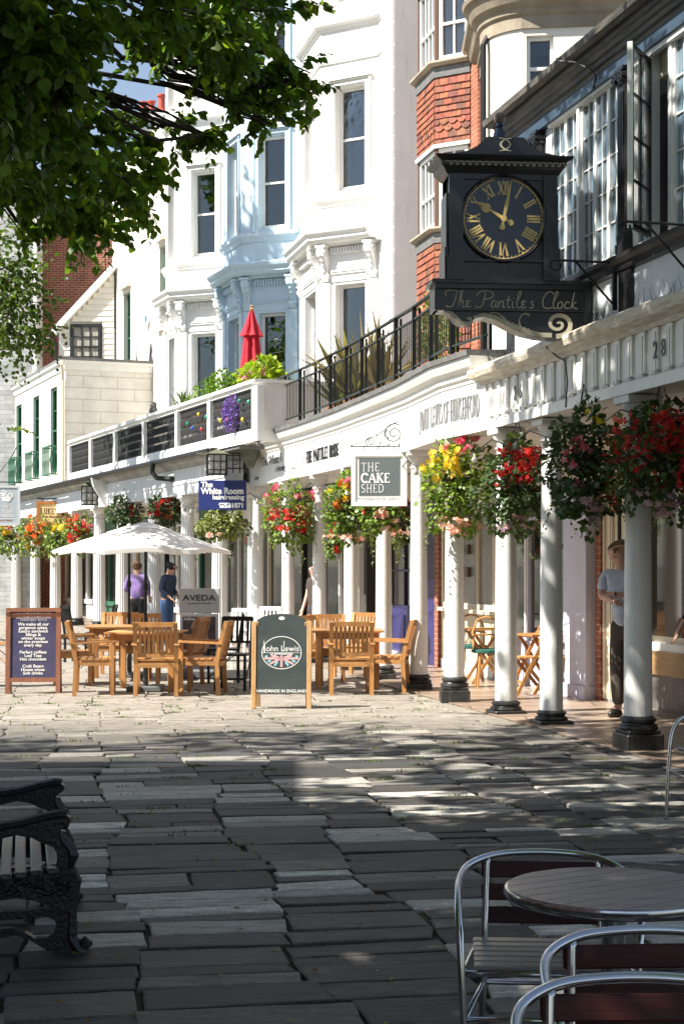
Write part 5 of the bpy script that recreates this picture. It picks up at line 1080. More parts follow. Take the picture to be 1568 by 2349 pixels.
# ---------------------------------------------------------------- leaves
LEAFV = np.array([(0, 0, 0), (.34, .22, .06), (.40, .55, .05), (.0, 1.0, -.10), (-.40, .55, .05), (-.34, .22, .06), (0, .45, -.03)], np.float32)
def leafmesh(name, pos, dirs, nor, size, cols, m, parent=None, kind='leaf', twigs=None, twm=None):
    """many leaf shapes in one mesh; pos,dirs,nor (n,3), size (n,), cols (n,3)"""
    n = len(pos); pos, dirs, nor = np.asarray(pos, np.float32), np.asarray(dirs, np.float32), np.asarray(nor, np.float32)
    if kind == 'leaf': base = LEAFV; faces = [(0, 1, 2, 6), (6, 2, 3), (0, 6, 4, 5), (6, 3, 4)]
    elif kind == 'small': base = np.array([(0, 0, 0), (.42, .45, .08), (0, 1, 0), (-.42, .45, .08)], np.float32); faces = [(0, 1, 2), (0, 2, 3)]
    elif kind == 'long': base = np.array([(.03, 0, 0), (.035, .5, .03), (0, 1, -.12), (-.035, .5, .03), (-.03, 0, 0)], np.float32); faces = [(0, 1, 3, 4), (1, 2, 3)]
    else:  # flower: five petals
        pts = [(0, 0, 0)]; faces = []
        for k in range(5):
            a = k * 1.2566
            for da, r_ in ((-.45, .36), (0, .5), (.45, .36)): pts.append((r_ * math.cos(a + da), r_ * math.sin(a + da), .12))
            faces.append((0, 1 + k * 3, 2 + k * 3, 3 + k * 3))
        base = np.array(pts, np.float32)
    y = dirs / (np.linalg.norm(dirs, axis=1, keepdims=True) + 1e-9); x = np.cross(y, nor); x /= (np.linalg.norm(x, axis=1, keepdims=True) + 1e-9); z = np.cross(x, y)
    B = base[None] * np.asarray(size, np.float32)[:, None, None]
    V = pos[:, None] + B[..., 0:1] * x[:, None] + B[..., 1:2] * y[:, None] + B[..., 2:3] * z[:, None]
    k = len(base); V = V.reshape(-1, 3); off = (np.arange(n) * k)
    loops, starts, tot = [], [], []; lt = [len(f) for f in faces]; fl = np.concatenate([np.array(f) for f in faces])
    LI = (off[:, None] + fl[None]).ravel(); nf = len(faces) * n; lens = np.tile(lt, n); st = np.concatenate([[0], np.cumsum(lens)[:-1]])
    me = bpy.data.meshes.new(name); me.vertices.add(len(V)); me.vertices.foreach_set('co', V.ravel()); me.loops.add(len(LI)); me.loops.foreach_set('vertex_index', LI.astype(np.int32))
    me.polygons.add(nf); me.polygons.foreach_set('loop_start', st.astype(np.int32)); me.polygons.foreach_set('loop_total', lens.astype(np.int32))
    me.update(calc_edges=True)
    a = me.color_attributes.new('Col', 'FLOAT_COLOR', 'POINT'); c4 = np.ones((len(V), 4), np.float32); c4[:, :3] = np.repeat(np.asarray(cols, np.float32), k, axis=0); a.data.foreach_set('color', c4.ravel())
    me.materials.append(m); o = bpy.data.objects.new(name, me); COL.objects.link(o); o.parent = parent; return o
LEAFM = mat('lime_leaf', (.06, .1, .02), .40, attr=True, trans=.48, spec=.5)
PLANTM = mat('plant_leaf', (.06, .1, .02), .5, attr=True, trans=.3)
PETAL = mat('petal', (.5, .1, .1), .6, attr=True, trans=.35)
BARK = mat('bark', (.06, .045, .035), .9, col2=(.03, .025, .02), vscale=6, stretch=(1, 1, .3), bump=.8, bscale=20)
def unit(v): return v / (np.linalg.norm(v, axis=-1, keepdims=True) + 1e-9)
def spray(blobs, g, leaf=.085, per=13, tw=.5, droop=.5, origin=None):
    """twigs with alternate drooping leaves, filling ellipsoid blobs (cx,cy,cz,rx,ry,rz,n). returns arrays and twig polylines"""
    P_, D_, N_, S_, C_, TW = [], [], [], [], [], []
    for (cx, cy, cz, rx, ry, rz, n) in blobs:
        q = unit(g.normal(size=(n, 3))) * (g.random((n, 1)) ** .45); c = np.array([cx, cy, cz]) + q * np.array([rx, ry, rz])
        out = q / (np.linalg.norm(q, axis=1, keepdims=True) + .2)
        d0 = unit(out * .8 + g.normal(size=(n, 3)) * .45 + np.array([0, 0, -.1]))
        for i in range(n):
            L_ = tw * g.uniform(.5, 1.2) * (.50 if cy < 11 and cz < 1.6 + .40 * cy and cx > -2.5 else 1); p = c[i].copy(); d = d0[i].copy(); pl = [p.copy()]; k = max(3, int(per * g.uniform(.6, 1.2))); s = L_ / k; shade = g.uniform(.6, 1.25); side = 1
            for j in range(k):
                d = unit(d + np.array([0, 0, -droop / k]) + g.normal(size=3) * .06); p = p + d * s; pl.append(p.copy())
                sd = unit(np.cross(d, np.array([0, 0, 1.0]))) * side; side = -side
                ld = unit(d * .5 + sd * .8 + np.array([0, 0, -.55]) + g.normal(size=3) * .25)
                P_.append(p + g.normal(size=3) * .008); D_.append(ld); N_.append(unit(np.array([0, 0, 1.0]) + g.normal(size=3) * .45)); sz = leaf * g.uniform(.65, 1.3) * (1 - .35 * j / k); S_.append(sz)
                t = g.random(); b = shade * g.uniform(.8, 1.2); C_.append((.110 * b + (.09 if t < .12 else 0), .190 * b + (.09 if t < .12 else 0), .024 * b))
            TW.append(pl)
    return P_, D_, N_, S_, C_, TW
def branch(mb, p, q, r0, r1, g, n=6, wob=.12, seg=6):
    p, q = np.array(p, float), np.array(q, float); L_ = np.linalg.norm(q - p); pts = []; rs = []
    for i in range(n + 1): t = i / n; o = g.normal(size=3) * wob * L_ * .15 * math.sin(t * math.pi); pts.append(tuple(p + (q - p) * t + o)); rs.append(r0 + (r1 - r0) * t)
    mb.tube(pts, rs, seg); return pts
def lime_tree(label, base, fork, blobs, seed, r=.22, leaf=.085, per=13, tw=.5, twigr=.004, droop=.5, twigs_vis=True, tone=1.0, group='lime trees along the walk'):
    g = np.random.default_rng(seed); t = thing('lime_tree', label, 'tree', (0, 0, 0), 0, group)
    mb = MB(); branch(mb, base, fork, r, r * .8, g, 6, .1, 12); mb.tube([(base[0], base[1], -.05), (base[0], base[1], .25)], [r * 1.5, r * 1.02], 12)
    for b in blobs[:60]:
        c = np.array(b[:3]); mid = np.array(fork) * .45 + c * .55 + np.array([0, 0, .25]); 
        pts = branch(mb, fork, tuple(mid), r * .24, r * .09, g, 5, .2); branch(mb, tuple(mid), tuple(c), r * .09, r * .035, g, 5, .25, 5)
        for _ in range(3): e = c + g.normal(size=3) * np.array(b[3:6]) * .55; branch(mb, tuple(mid * .3 + c * .7), tuple(e), r * .035, .005, g, 4, .3, 4)
    mb.build('trunk', BARK, t, smooth=True)
    P_, D_, N_, S_, C_, TW = spray(blobs, g, leaf, per, tw, droop)
    co = leafmesh('crown', P_, D_, N_, S_, np.array(C_) * tone, LEAFM, t)
    if twigs_vis:
        mb = MB()
        for pl in TW: mb.tube(pl[::2] + [pl[-1]] if len(pl) > 4 else pl, twigr, 3, cap=False)
        mb.build('twigs', BARK, co, recalc=False)
    return t
def vb(x, y, D, rpx, n, ry=None, sx=1.0, sz=1.0):
    """blob centred where the frame shows (x,y) at depth D, radius in frame units"""
    c = W(x, y, D); r_ = rpx / F * D; return (c.x, c.y, c.z, r_ * sx, ry or r_ * 1.1, r_ * sz, n)
# big lime whose boughs hang into the top left of the view and shade the walk
vis = [vb(60, 60, 6.0, 150, 60), vb(140, 110, 6.2, 110, 36), vb(60, 260, 6.3, 110, 34), vb(320, -10, 7.2, 95, 32), vb(160, 330, 8.0, 105, 40), vb(300, 400, 9.0, 60, 18), vb(100, 400, 8.5, 100, 34),
       vb(450, 30, 8.0, 90, 36), vb(550, 50, 8.6, 85, 30), vb(470, 120, 8.8, 40, 10), vb(600, 120, 9.2, 50, 14), vb(620, 175, 9.4, 42, 9), vb(680, 160, 9.4, 34, 10), vb(560, 205, 9.2, 28, 6), vb(600, 245, 9.3, 26, 8, sz=1.7), vb(640, 210, 9.3, 26, 6), vb(700, 190, 9.4, 22, 5), vb(620, 285, 9.3, 14, 3),
       vb(520, 185, 9.0, 26, 4), vb(240, 440, 9.5, 75, 24), vb(230, 495, 9.8, 40, 10), vb(335, 465, 9.8, 26, 5), vb(150, 465, 9.6, 50, 14), vb(185, 535, 10, 32, 7), vb(60, 455, 9.4, 60, 16), vb(320, 320, 9.4, 45, 11), vb(390, 300, 9.3, 32, 6), vb(440, 300, 9.3, 30, 7, sx=1.6, sz=.5), vb(480, 308, 9.3, 16, 3, sx=1.6, sz=.5),
       vb(20, 360, 7.5, 90, 24), vb(660, 10, 9, 40, 8), vb(250, 530, 10, 22, 3)]
vis += [(-2.3 - .5 * (i % 5), 5.6 + .75 * (i // 5), 3.5 + .25 * (i % 3) + .3 * (i // 5), .6, .6, .5, 26) for i in range(20)]
g_ = np.random.default_rng(77)
over = []
for i in range(150):
    x, y = -6.0 + (i % 15) * .50 + g_.uniform(-.4, .4), -2.0 + (i // 15) * 1.5 + g_.uniform(-.6, .6); z = max(4.8, 1.6 + .40 * y + .9) + g_.uniform(.2, 3.0)
    if x > -.5 and y > 9.5 or y > 13.2 or (x < -4.6 and y > 9.8) or (x < -2.2 and 5.0 < y < 11 and g_.random() < .5): continue
    over.append((x, y, z, 1.1, 1.1, .7, 30))
for _ in range(24):
    x, y = g_.uniform(-4.3, -1.2), g_.uniform(11.0, 14.5); over.append((x, y, max(7.0, 2.5 + .40 * y) + g_.uniform(.0, 3.4), .85, .85, .6, 20))
lime_tree('large lime tree whose dark boughs hang into the upper left of the view', (-4.9, 4.5, 0), (-4.7, 5.2, 4.2), vis, 21, r=.26, leaf=.074, per=17, tw=.42, twigr=.0028, droop=.7)
lime_tree('broad lime tree overhead whose crown shades the near paving', (-5.4, 9.4, 0), (-5.2, 9.6, 5.2), over, 22, r=.30, leaf=.20, per=10, tw=.75, twigs_vis=False)
# left-hand clump and the trees beyond
b3 = [vb(20, 610, 19, 55, 34), vb(60, 680, 19, 60, 40), vb(0, 740, 19.5, 60, 40), vb(95, 765, 19, 28, 12, sx=1.5, sz=.5), vb(35, 800, 19.5, 35, 16), vb(20, 540, 18.5, 30, 12), vb(-60, 640, 20, 110, 60), vb(-120, 480, 20, 120, 50), vb(-90, 780, 20, 90, 40), vb(0, 980, 18, 14, 3), vb(55, 640, 19.3, 40, 16), vb(30, 720, 18.8, 60, 34)]
lime_tree('lime tree at the left edge reaching a leafy bough towards the ashlar house', (-7.0, 20.5, 0), (-6.6, 20.2, 4.0), b3, 23, r=.22, leaf=.075, per=12, tw=.4, twigs_vis=False, tone=.5)
def casters(n, tx_, ty_, tz_, hmin, hmax, seed, r_=.8, k=32):
    """crown blobs standing up-sun of a target area, kept left of the view"""
    g = np.random.default_rng(seed); out = []; c_ = 1 / math.tan(R(SUN_EL))
    for _ in range(n):
        X, Y, Z = g.uniform(*tx_), g.uniform(*ty_), g.uniform(*tz_); h = g.uniform(hmin, hmax); x, y = X - LX / hn * c_ * h, Y - LY / hn * c_ * h
        lim = -.212 * y - r_ - .1
        if x > lim: h += (x - lim) / (LX / hn * c_); x, y = X - LX / hn * c_ * h, Y - LY / hn * c_ * h
        out.append((x, y, Z + h, r_, r_, r_ * .8, k))
    return out
b4 = casters(26, (-2.9, -1.2), (36.3, 37.8), (4.3, 8.2), 6, 8.5, 41, .85, 46)
lime_tree('tall lime tree past the left edge, throwing shade on the blue house', (-9.4, 33.5, 0), (-9.2, 33.5, 7.5), b4, 24, r=.3, leaf=.16, per=10, tw=.6, twigs_vis=False)
b5 = casters(22, (-5.4, -2.6), (31, 38), (1.2, 4.0), 4, 6, 42, .7, 22); b5 = [(b[0], b[1], max(b[2], 3.8), *b[3:]) for b in b5]
lime_tree('smaller lime tree past the left edge, shading the fluted columns', (-10.2, 30.5, 0), (-10.0, 30.5, 4.5), b5, 25, r=.2, leaf=.16, per=10, tw=.5, twigs_vis=False)
b6 = [(g_.uniform(-7.4, -4.6), g_.uniform(11.2, 13.0), g_.uniform(7.0, 8.4), .6, .6, .5, 13) for _ in range(10)] + [(g_.uniform(-9.8, -8.8), g_.uniform(11.4, 12.2), g_.uniform(7.2, 8.0), .5, .5, .5, 14) for _ in range(4)]
lime_tree('young lime tree past the left edge, dappling the middle of the walk', (-6.9, 12.2, 0), (-6.8, 12.2, 4.8), b6, 26, r=.16, leaf=.13, per=11, tw=.5, twigs_vis=False)

# ---------------------------------------------------------------- hanging flower baskets
REDS = ((.62, .015, .015), (.5, .01, .02), (.7, .04, .01)); PINKS = ((.7, .12, .2), (.65, .05, .15), (.75, .3, .35)); YEL = ((.8, .52, .02), (.85, .65, .05)); PALE = ((.78, .45, .42), (.75, .55, .52), (.8, .38, .4)); ORA = ((.75, .12, .02), (.8, .3, .03)); LIL = ((.5, .3, .45), (.62, .42, .5))
def basket(x, y, D, rw, rh, pal, label, seed, n=900, green=(.11, .15, .035), hang=.35, dens=1.0):
    """wire basket with foliage, flowers and trailing ivy; rw,rh half extents in frame units"""
    g = np.random.default_rng(seed); c = W(x, y, D); R_ = rw / F * D * 1.06; Hh = rh / F * D * 1.04; n = int(n * 1.35)
    t = thing('hanging_basket', label, 'flower basket', c, 0, 'flower baskets hung along the colonnades'); fs = .024 + D * .0009
    mb = MB(); zt = Hh * .15; mb.lathe([(.02, -.20 + zt), (.10, -.17 + zt), (.15, -.1 + zt), (.17, zt)], (0, 0, 0), 14)
    for a in (0, 2.1, 4.2): mb.tube([(.17 * math.cos(a), .17 * math.sin(a), zt), (0, 0, Hh + .18)], .004, 4)
    mb.build('basket', mat('basket_liner', (.04, .03, .02), .9), t)
    q = unit(g.normal(size=(n, 3))) * (g.random((n, 1)) ** .3); q = q * np.array([R_, R_ * .85, Hh]); q[:, 2] += np.abs(g.normal(size=n)) * -.02
    lump = 1 + .22 * np.sin(q[:, :1] * 17 + seed) * np.cos(q[:, 2:3] * 13 + seed); q *= lump
    dr = unit(q / np.array([R_, R_, Hh]) + g.normal(size=(n, 3)) * .5 + np.array([0, 0, -.3])); nn = unit(np.array([0, 0, 1.0]) + q * 1.5 + g.normal(size=(n, 3)) * .5)
    b = g.uniform(.55, 1.5, (n, 1)); yel = (g.random((n, 1)) < .22); col = np.array(green) * b; col = np.where(yel, col * np.array([1.7, 1.5, 1.3]), col)
    leafmesh('foliage', q, dr, nn, g.uniform(.7, 1.4, n) * (.050 + D * .0007), col, PLANTM, t, 'small')
    # trailing ivy
    P_, D_, N_, S_, C_ = [], [], [], [], []
    for i in range(int(9 * dens)):
        a = g.uniform(0, 6.28); p = np.array([R_ * .8 * math.cos(a), R_ * .7 * math.sin(a), -Hh * g.uniform(0, .8)]); L_ = hang * g.uniform(.4, 1.3); k = int(L_ / .022) + 3
        for j in range(k):
            p = p + np.array([g.normal() * .008 + .004 * math.cos(a), g.normal() * .008, -.02]); P_.append(p.copy()); D_.append(unit(g.normal(size=3) + np.array([0, 0, -.4]))); N_.append(unit(g.normal(size=3))); S_.append(g.uniform(.022, .04)); v = g.uniform(.6, 1.5); C_.append((.15 * v, .18 * v, .07 * v))
    leafmesh('trailing_ivy', P_, D_, N_, S_, C_, PLANTM, t, 'small')
    for (nm, cols, zone, cnt) in pal:   # zone: (cx,cz,rx,rz) in units of the half extents
        k = int(cnt * dens * .85); nc = max(3, k // 7); cl = unit(g.normal(size=(nc, 3))) * (g.random((nc, 1)) ** .35); a = g.integers(0, nc, k)
        q = cl[a] + g.normal(size=(k, 3)) * .11; q = q * np.array([zone[2] * R_, R_ * .55, zone[3] * Hh]) + np.array([zone[0] * R_, -R_ * .38, zone[1] * Hh])
        q[:, 1] -= np.maximum(0, .5 * R_ - np.abs(q[:, 0])) * .3
        cc = np.array(cols)[g.integers(0, len(cols), k)] * g.uniform(.75, 1.2, (k, 1))
        leafmesh(nm, q, unit(g.normal(size=(k, 3)) + np.array([0, 0, .3])), unit(np.array([-.2, -1.0, .4]) + g.normal(size=(k, 3)) * .5), g.uniform(.8, 1.4, k) * (fs * 1.5), cc, PETAL, t, 'flower')
    return t
red = lambda z, n: ('red_flowers', REDS, z, n)
basket(1515, 1045, 13.2, 122, 125, [red((0, .1, .95, .8), 520), ('pink_flowers', LIL, (-.2, -.8, .8, .25), 60)], 'nearest dark hanging basket, thick with red begonias, at the right edge', 31, 1500, (.05, .085, .025), .3)
basket(1338, 1065, 14.0, 88, 132, [('yellow_flowers', YEL, (.2, .75, .3, .15), 26), ('pink_flowers', PINKS, (-.3, .15, .6, .5), 50), red((.75, .0, .35, .75), 110), ('lilac_flowers', LIL, (0, -.8, .7, .2), 60)], 'dark hanging basket with yellow flowers on top and lilac fuchsias below, beside the red one', 32, 1300, (.05, .085, .03), .25)
basket(1185, 1110, 16.5, 88, 108, [red((.1, .3, .85, .5), 260), ('lilac_flowers', LIL, (0, -.85, .8, .2), 80)], 'deep green hanging basket with red begonias below the house number 26', 33, 1300, (.06, .10, .035), .45)
basket(1045, 1112, 18.3, 76, 108, [('yellow_flowers', YEL, (-.35, .3, .65, .5), 220), ('pink_flowers', PINKS, (.2, .75, .6, .25), 60), ('pale_flowers', PALE, (0, -.85, .9, .18), 110)], 'bright hanging basket of yellow begonias with pale pink flowers trailing below', 34, 1200, (.13, .2, .03), .4)
basket(872, 1172, 21.8, 42, 46, [('pale_flowers', PALE, (0, -.5, .9, .6), 110), red((-.9, .2, .3, .3), 24)], 'small hanging basket of pale pink flowers peeping below the square grey sign', 35, 600, (.12, .19, .03), .4)
basket(925, 1200, 23.0, 34, 50, [('pale_flowers', PALE, (0, -.5, .8, .3), 50), red((.2, .5, .5, .6), 30)], 'shaded basket of ivy and faded pink flowers behind the square grey sign', 51, 500, (.09, .12, .035), .4)
basket(792, 1165, 23.3, 46, 78, [('orange_flowers', ORA, (-.2, .3, .6, .5), 60), ('yellow_flowers', YEL, (-.2, .5, .6, .3), 40), ('pale_flowers', PALE, (.1, -.85, .8, .15), 50), ('pink_flowers', PINKS, (0, .5, .8, .4), 30)], 'hanging basket of orange and yellow flowers left of the square grey sign', 36, 900, (.12, .19, .035), .35)
basket(767, 1235, 25.0, 20, 38, [red((0, 0, .8, .9), 70)], 'low red basket glimpsed between the white columns', 37, 300, (.1, .15, .03), .3)
basket(665, 1182, 26.2, 60, 76, [('pink_flowers', PINKS, (0, .45, .9, .5), 90), red((0, -.15, .95, .4), 160), ], 'hanging basket with a band of scarlet flowers under pink ones, right of the navy sign', 38, 1000, (.13, .19, .04), .6)
basket(512, 1200, 29.5, 54, 36, [('pale_flowers', PALE, (-.5, -.7, .4, .3), 20)], 'hanging basket of plain trailing ivy under the navy sign', 39, 900, (.15, .18, .06), .5, 1.4)
basket(385, 1165, 34.0, 48, 38, [red((0, 0, .9, .8), 110)], 'shaded hanging basket of red flowers above the parasol tip', 40, 700, (.05, .08, .03), .3)
basket(285, 1175, 36.5, 40, 36, [red((.6, .1, .3, .6), 14)], 'dark leafy hanging basket nearly without flowers, above the left of the parasol', 41, 700, (.05, .085, .035), .3)
lft = [(182, 1222, 41, 38, 44, [red((-.1, .1, .9, .8), 150), ('pink_flowers', PINKS, (.5, .5, .4, .4), 30)], 'red flowering basket below the right corner of the wooden cafe sign'), (132, 1235, 42.5, 26, 38, [('yellow_flowers', YEL, (0, .6, .8, .4), 50)], 'green basket topped with yellow flowers below the wooden cafe sign'),
       (78, 1228, 44, 38, 46, [('orange_flowers', ORA, (0, .2, .9, .8), 150)], 'orange-red flowering basket between the grey pub sign and the wooden cafe sign'), (20, 1232, 46, 34, 42, [('yellow_flowers', YEL, (-.1, .5, .8, .4), 50), ('pink_flowers', PINKS, (.3, 0, .6, .5), 40)], 'yellow and pink flowering basket below the grey pub sign'), (-14, 1236, 48, 22, 36, [red((0, 0, .9, .8), 40)], 'last flowering basket cut by the left edge of the view')]
for i, (x, y, D, a, b, pal, lb) in enumerate(lft): basket(x, y, D, a, b, pal, lb, 60 + i, 620, (.13, .19, .04), .3)

# ---------------------------------------------------------------- plants on the terraces
def bush(name, label, cat, X, Y, z, rx, ry, rz, n, col, size, seed, kind='small', flowers=None, group=None, pot=True, up=0.2):
    g = np.random.default_rng(seed); t = thing(name, label, cat, (X, Y, z), 0, group)
    q = unit(g.normal(size=(n, 3))) * (g.random((n, 1)) ** .35) * np.array([rx, ry, rz]); q *= 1 + .2 * np.sin(q[:, :1] * 9 + seed); q[:, 2] += rz * .9
    dr = unit(q * np.array([1, 1, .6]) + g.normal(size=(n, 3)) * .4 + np.array([0, 0, up])); nn = unit(np.array([0, 0, 1.0]) + g.normal(size=(n, 3)) * .5)
    leafmesh('foliage', q, dr, nn, g.uniform(.7, 1.3, n) * size, np.array(col) * g.uniform(.6, 1.4, (n, 1)), PLANTM, t, kind)
    if flowers:
        nm, fc, k, fz = flowers; c = unit(g.normal(size=(k, 3))) * np.array([rx, ry, rz]) * .9; c[:, 2] = np.abs(c[:, 2]) * .8 + rz * .8; c[:, 1] = -np.abs(c[:, 1]); m_ = 26
        q = np.repeat(c, m_, 0) + unit(g.normal(size=(k * m_, 3))) * fz; leafmesh(nm, q, unit(g.normal(size=(k * m_, 3))), unit(q - np.repeat(c, m_, 0)), np.full(k * m_, fz * .7), np.array(fc) * g.uniform(.8, 1.2, (k * m_, 1)), PETAL, t, 'flower')
    if pot: mb = MB(); mb.lathe([(.12, 0), (.17, .25), (.18, .28)], (0, 0, -.28 + .05), 14); mb.build('pot', mat('terracotta', (.35, .14, .07), .8), t)
    return t
a = W(600, 860, 30); bush('hydrangea', 'lime green hydrangea with pink flower heads on the corner of the balustrade', 'plant', a.x, a.y, 4.72, .50, .35, .36, 760, (.26, .36, .03), .13, 1, 'leaf', ('flower_heads', (.72, .30, .36), 7, .07))
a = W(515, 880, 31.5); bush('shrub', 'mid green shrub spilling over the balustrade left of the hydrangea', 'plant', a.x, a.y, 4.70, .6, .3, .34, 1300, (.12, .22, .03), .07, 2)
a = W(465, 905, 33); bush('shrub', 'low pale green shrub at the left end of the planting on the balustrade', 'plant', a.x, a.y, 4.66, .5, .3, .2, 800, (.13, .2, .05), .05, 3)
a = W(640, 830, 33.2); bush('bamboo', 'feathery yellow-green bamboo standing before the blue house', 'plant', a.x, a.y, 4.2, .33, .3, .62, 1500, (.16, .18, .03), .11, 4, 'long')
a = W(665, 800, 34); bush('bamboo', 'taller sparse bamboo against the blue wall, right of the feathery one', 'plant', a.x, a.y, 4.2, .2, .2, .85, 700, (.10, .15, .03), .10, 5, 'long')
a = W(425, 930, 33.5); bush('grass_plant', 'spiky dark grass plant at the left end of the shrubs on the balustrade', 'plant', a.x, a.y, 4.62, .1, .1, .12, 60, (.08, .13, .03), .45, 6, 'long', up=1.2)
a = AF.w(AF.t(528, .42), .42); bush('lobelia', 'trailing violet-blue lobelia hanging over the iron panel', 'plant', a.x, a.y, 4.02, .17, .08, .30, 700, (.20, .11, .50), .04, 7, pot=False, up=-.5)
for i, (x, D, z, s, col, lb) in enumerate(((815, 25.5, 4.3, .75, (.20, .17, .07), 'striped bronze flax plant with tall blades behind the black railing'), (775, 26.5, 4.3, .5, (.12, .13, .05), 'smaller green flax plant left of the bronze one'), (870, 25, 4.3, .8, (.18, .13, .06), 'reddish flax plant with upright blades near the quoins'))):
    a = W(x, 800, D); g = np.random.default_rng(90 + i); t = thing('flax_plant', lb, 'plant', (a.x, a.y, 3.95)); n = 46; q = np.zeros((n, 3)); q[:, 2] = .25; an = g.uniform(0, 6.28, n); el = g.uniform(.5, 1.5, n); d = np.stack([np.cos(an) * np.cos(el), np.sin(an) * np.cos(el), np.sin(el)], 1)
    leafmesh('blades', q, d, unit(np.cross(d, g.normal(size=(n, 3)))), g.uniform(.7, 1.15, n) * s * 1.6, np.array(col) * g.uniform(.6, 1.7, (n, 1)), PLANTM, t, 'long')
    mb = MB(); mb.lathe([(.15, 0), (.2, .28), (.21, .3)], (0, 0, -.03), 14); mb.build('pot', mat('terracotta', (.35, .14, .07), .8), t)
a = W(1010, 720, 20.6); bush('shrub', 'pale sprawling shrub on the terrace behind the clock bracket', 'plant', a.x, a.y + .4, 4.2, .3, .3, .4, 500, (.2, .22, .06), .07, 8)
a = W(990, 660, 21.5); bush('shrub', 'loose climbing shrub against the hung tiles', 'plant', a.x + .1, a.y + .8, 4.4, .25, .2, .5, 260, (.18, .2, .06), .07, 9)
for i, (x, z, c) in enumerate(((376, .6, 'green'), (393, .3, 'red'), (415, .52, 'blue'), (405, .22, 'red'), (440, .2, 'yellow'), (497, .45, 'green'), (505, .25, 'yellow'), (512, .2, 'red'), (563, .35, 'green'), (572, .18, 'yellow'))): pass
# ---------------------------------------------------------------- furniture
def armchair():
    """teak slatted carver; sitter looks along +y"""
    t = thing('garden_chair', 'x', 'chair')
    for sx in (-1, 1):
        m = MB(); m.beam((sx * .255, .22, 0), (sx * .255, .22, .62), .05, .045); m.build('leg', TEAK, t)
        m = MB(); pts = [(sx * .245, -.24, 0), (sx * .245, -.22, .4), (sx * .245, -.26, .62), (sx * .245, -.335, .90)]
        for p, q in zip(pts[:-1], pts[1:]): m.beam(p, q, .05, .05)
        m.build('leg', TEAK, t)
        m = MB(); m.prism([(-.30, .625), (.27, .645), (.29, .655), (.27, .67), (-.29, .65)], sx * .255 - .03, sx * .255 + .03, 'x'); m.build('armrest', TEAKX, t)
        m = MB(); m.beam((sx * .25, -.22, .40), (sx * .25, .22, .40), .025, .07); m.build('seat_rail', TEAKX, t)
    m = MB(); m.box(-.23, .23, .205, .23, .36, .43); m.box(-.22, .22, -.245, -.22, .35, .41)
    for i in range(6): m.box(-.27 if i < 5 else -.24, .27 if i < 5 else .24, .245 - i * .085 - .07, .245 - i * .085, .435, .455)
    m.build('seat', TEAKX, t)
    m = MB(); m.beam((-.22, -.333, .875), (.22, -.333, .875), .035, .06); m.beam((-.22, -.24, .50), (.22, -.24, .50), .03, .05)
    for i in range(8): x = -.185 + i * .053; m.beam((x, -.245, .52), (x, -.325, .85), .034, .016)
    m.build('backrest', TEAK, t); return t
def table(w_, l_, h=.755, m_=TEAKX, name='garden_table'):
    t = thing(name, 'x', 'table')
    m = MB()
    n = int(l_ / .095)
    for i in range(n): y0 = -l_ / 2 + l_ * i / n; m.box(-w_ / 2, w_ / 2, y0 + .002, y0 + l_ / n - .003, h - .022, h)
    m.box(-w_ / 2 + .03, w_ / 2 - .03, -l_ / 2 + .02, l_ / 2 - .02, h - .03, h - .0225); m.build('tabletop', m_, t)
    m = MB(); a, b = w_ / 2 - .09, l_ / 2 - .09
    m.box(-a, a, -b - .012, -b + .012, h - .11, h - .031); m.box(-a, a, b - .012, b + .012, h - .11, h - .031); m.box(-a - .012, -a + .012, -b, b, h - .11, h - .031); m.box(a - .012, a + .012, -b, b, h - .11, h - .031); m.build('apron', TEAKX, t)
    for sx in (-1, 1):
        for sy in (-1, 1): m = MB(); m.box(sx * a - .033, sx * a + .033, sy * b - .033, sy * b + .033, 0, h - .031); m.build('leg', TEAK, t)
    return t
proto = armchair(); first = [True]
GC = 'teak chairs set round the square tables'
def put_chair(xp, D, deg, lb):
    X = (xp - HX) / F * D
    if first[0]: first[0] = False; proto.location = (X, D, 0); proto.rotation_euler = (0, 0, R(deg)); proto['label'] = lb; proto['group'] = GC; return proto
    r = dup(proto, (X, D, 0), R(deg), lb); return r
put_chair(361, 19.75, 2, 'teak armchair seen from behind, nearest in front of the left square table')
put_chair(218, 19.9, -84, 'teak armchair seen from the side at the left of the left square table, facing right')
put_chair(465, 19.95, 84, 'teak armchair at the right of the left square table, facing left, beside the black chair')
put_chair(168, 21.5, -80, 'teak armchair right behind the purple menu board, facing right')
put_chair(412, 21.4, 78, 'teak armchair in the second row, facing left in front of the poster stand')
put_chair(265, 23.2, 176, 'teak armchair across the far left table with its back rail above the tabletop')
put_chair(322, 22.6, 183, 'teak armchair facing us across the left tables, just left of the parasol pole')
put_chair(805, 19.95, 1, 'teak armchair seen from behind at the right square table, next to the green chalkboard')
put_chair(888, 20.3, 82, 'teak armchair at the right end of the right square table, facing left beside the column')
put_chair(745, 22.2, 178, 'teak armchair on the far side of the right square table, facing us')
put_chair(690, 21.6, 185, 'teak armchair half hidden behind the green chalkboard')
put_chair(820, 23.0, 150, 'furthest teak armchair behind the right square table, in front of a white column')
T1 = table(.92, .92); T1.location = ((338 - HX) / F * 20.55, 20.5, 0); T1.rotation_euler = (0, 0, R(-3)); props(T1, 'square teak table in the foreground of the left group, with the parasol behind it', 'table', 'square teak tables')
props(dup(T1, ((280 - HX) / F * 22.4, 22.3, 0), R(4)), 'second teak table further back at the left, under the parasol edge', 'table')
props(dup(T1, ((795 - HX) / F * 21.0, 21.0, 0), R(2)), 'square teak table of the right group, between chalkboard and columns', 'table')
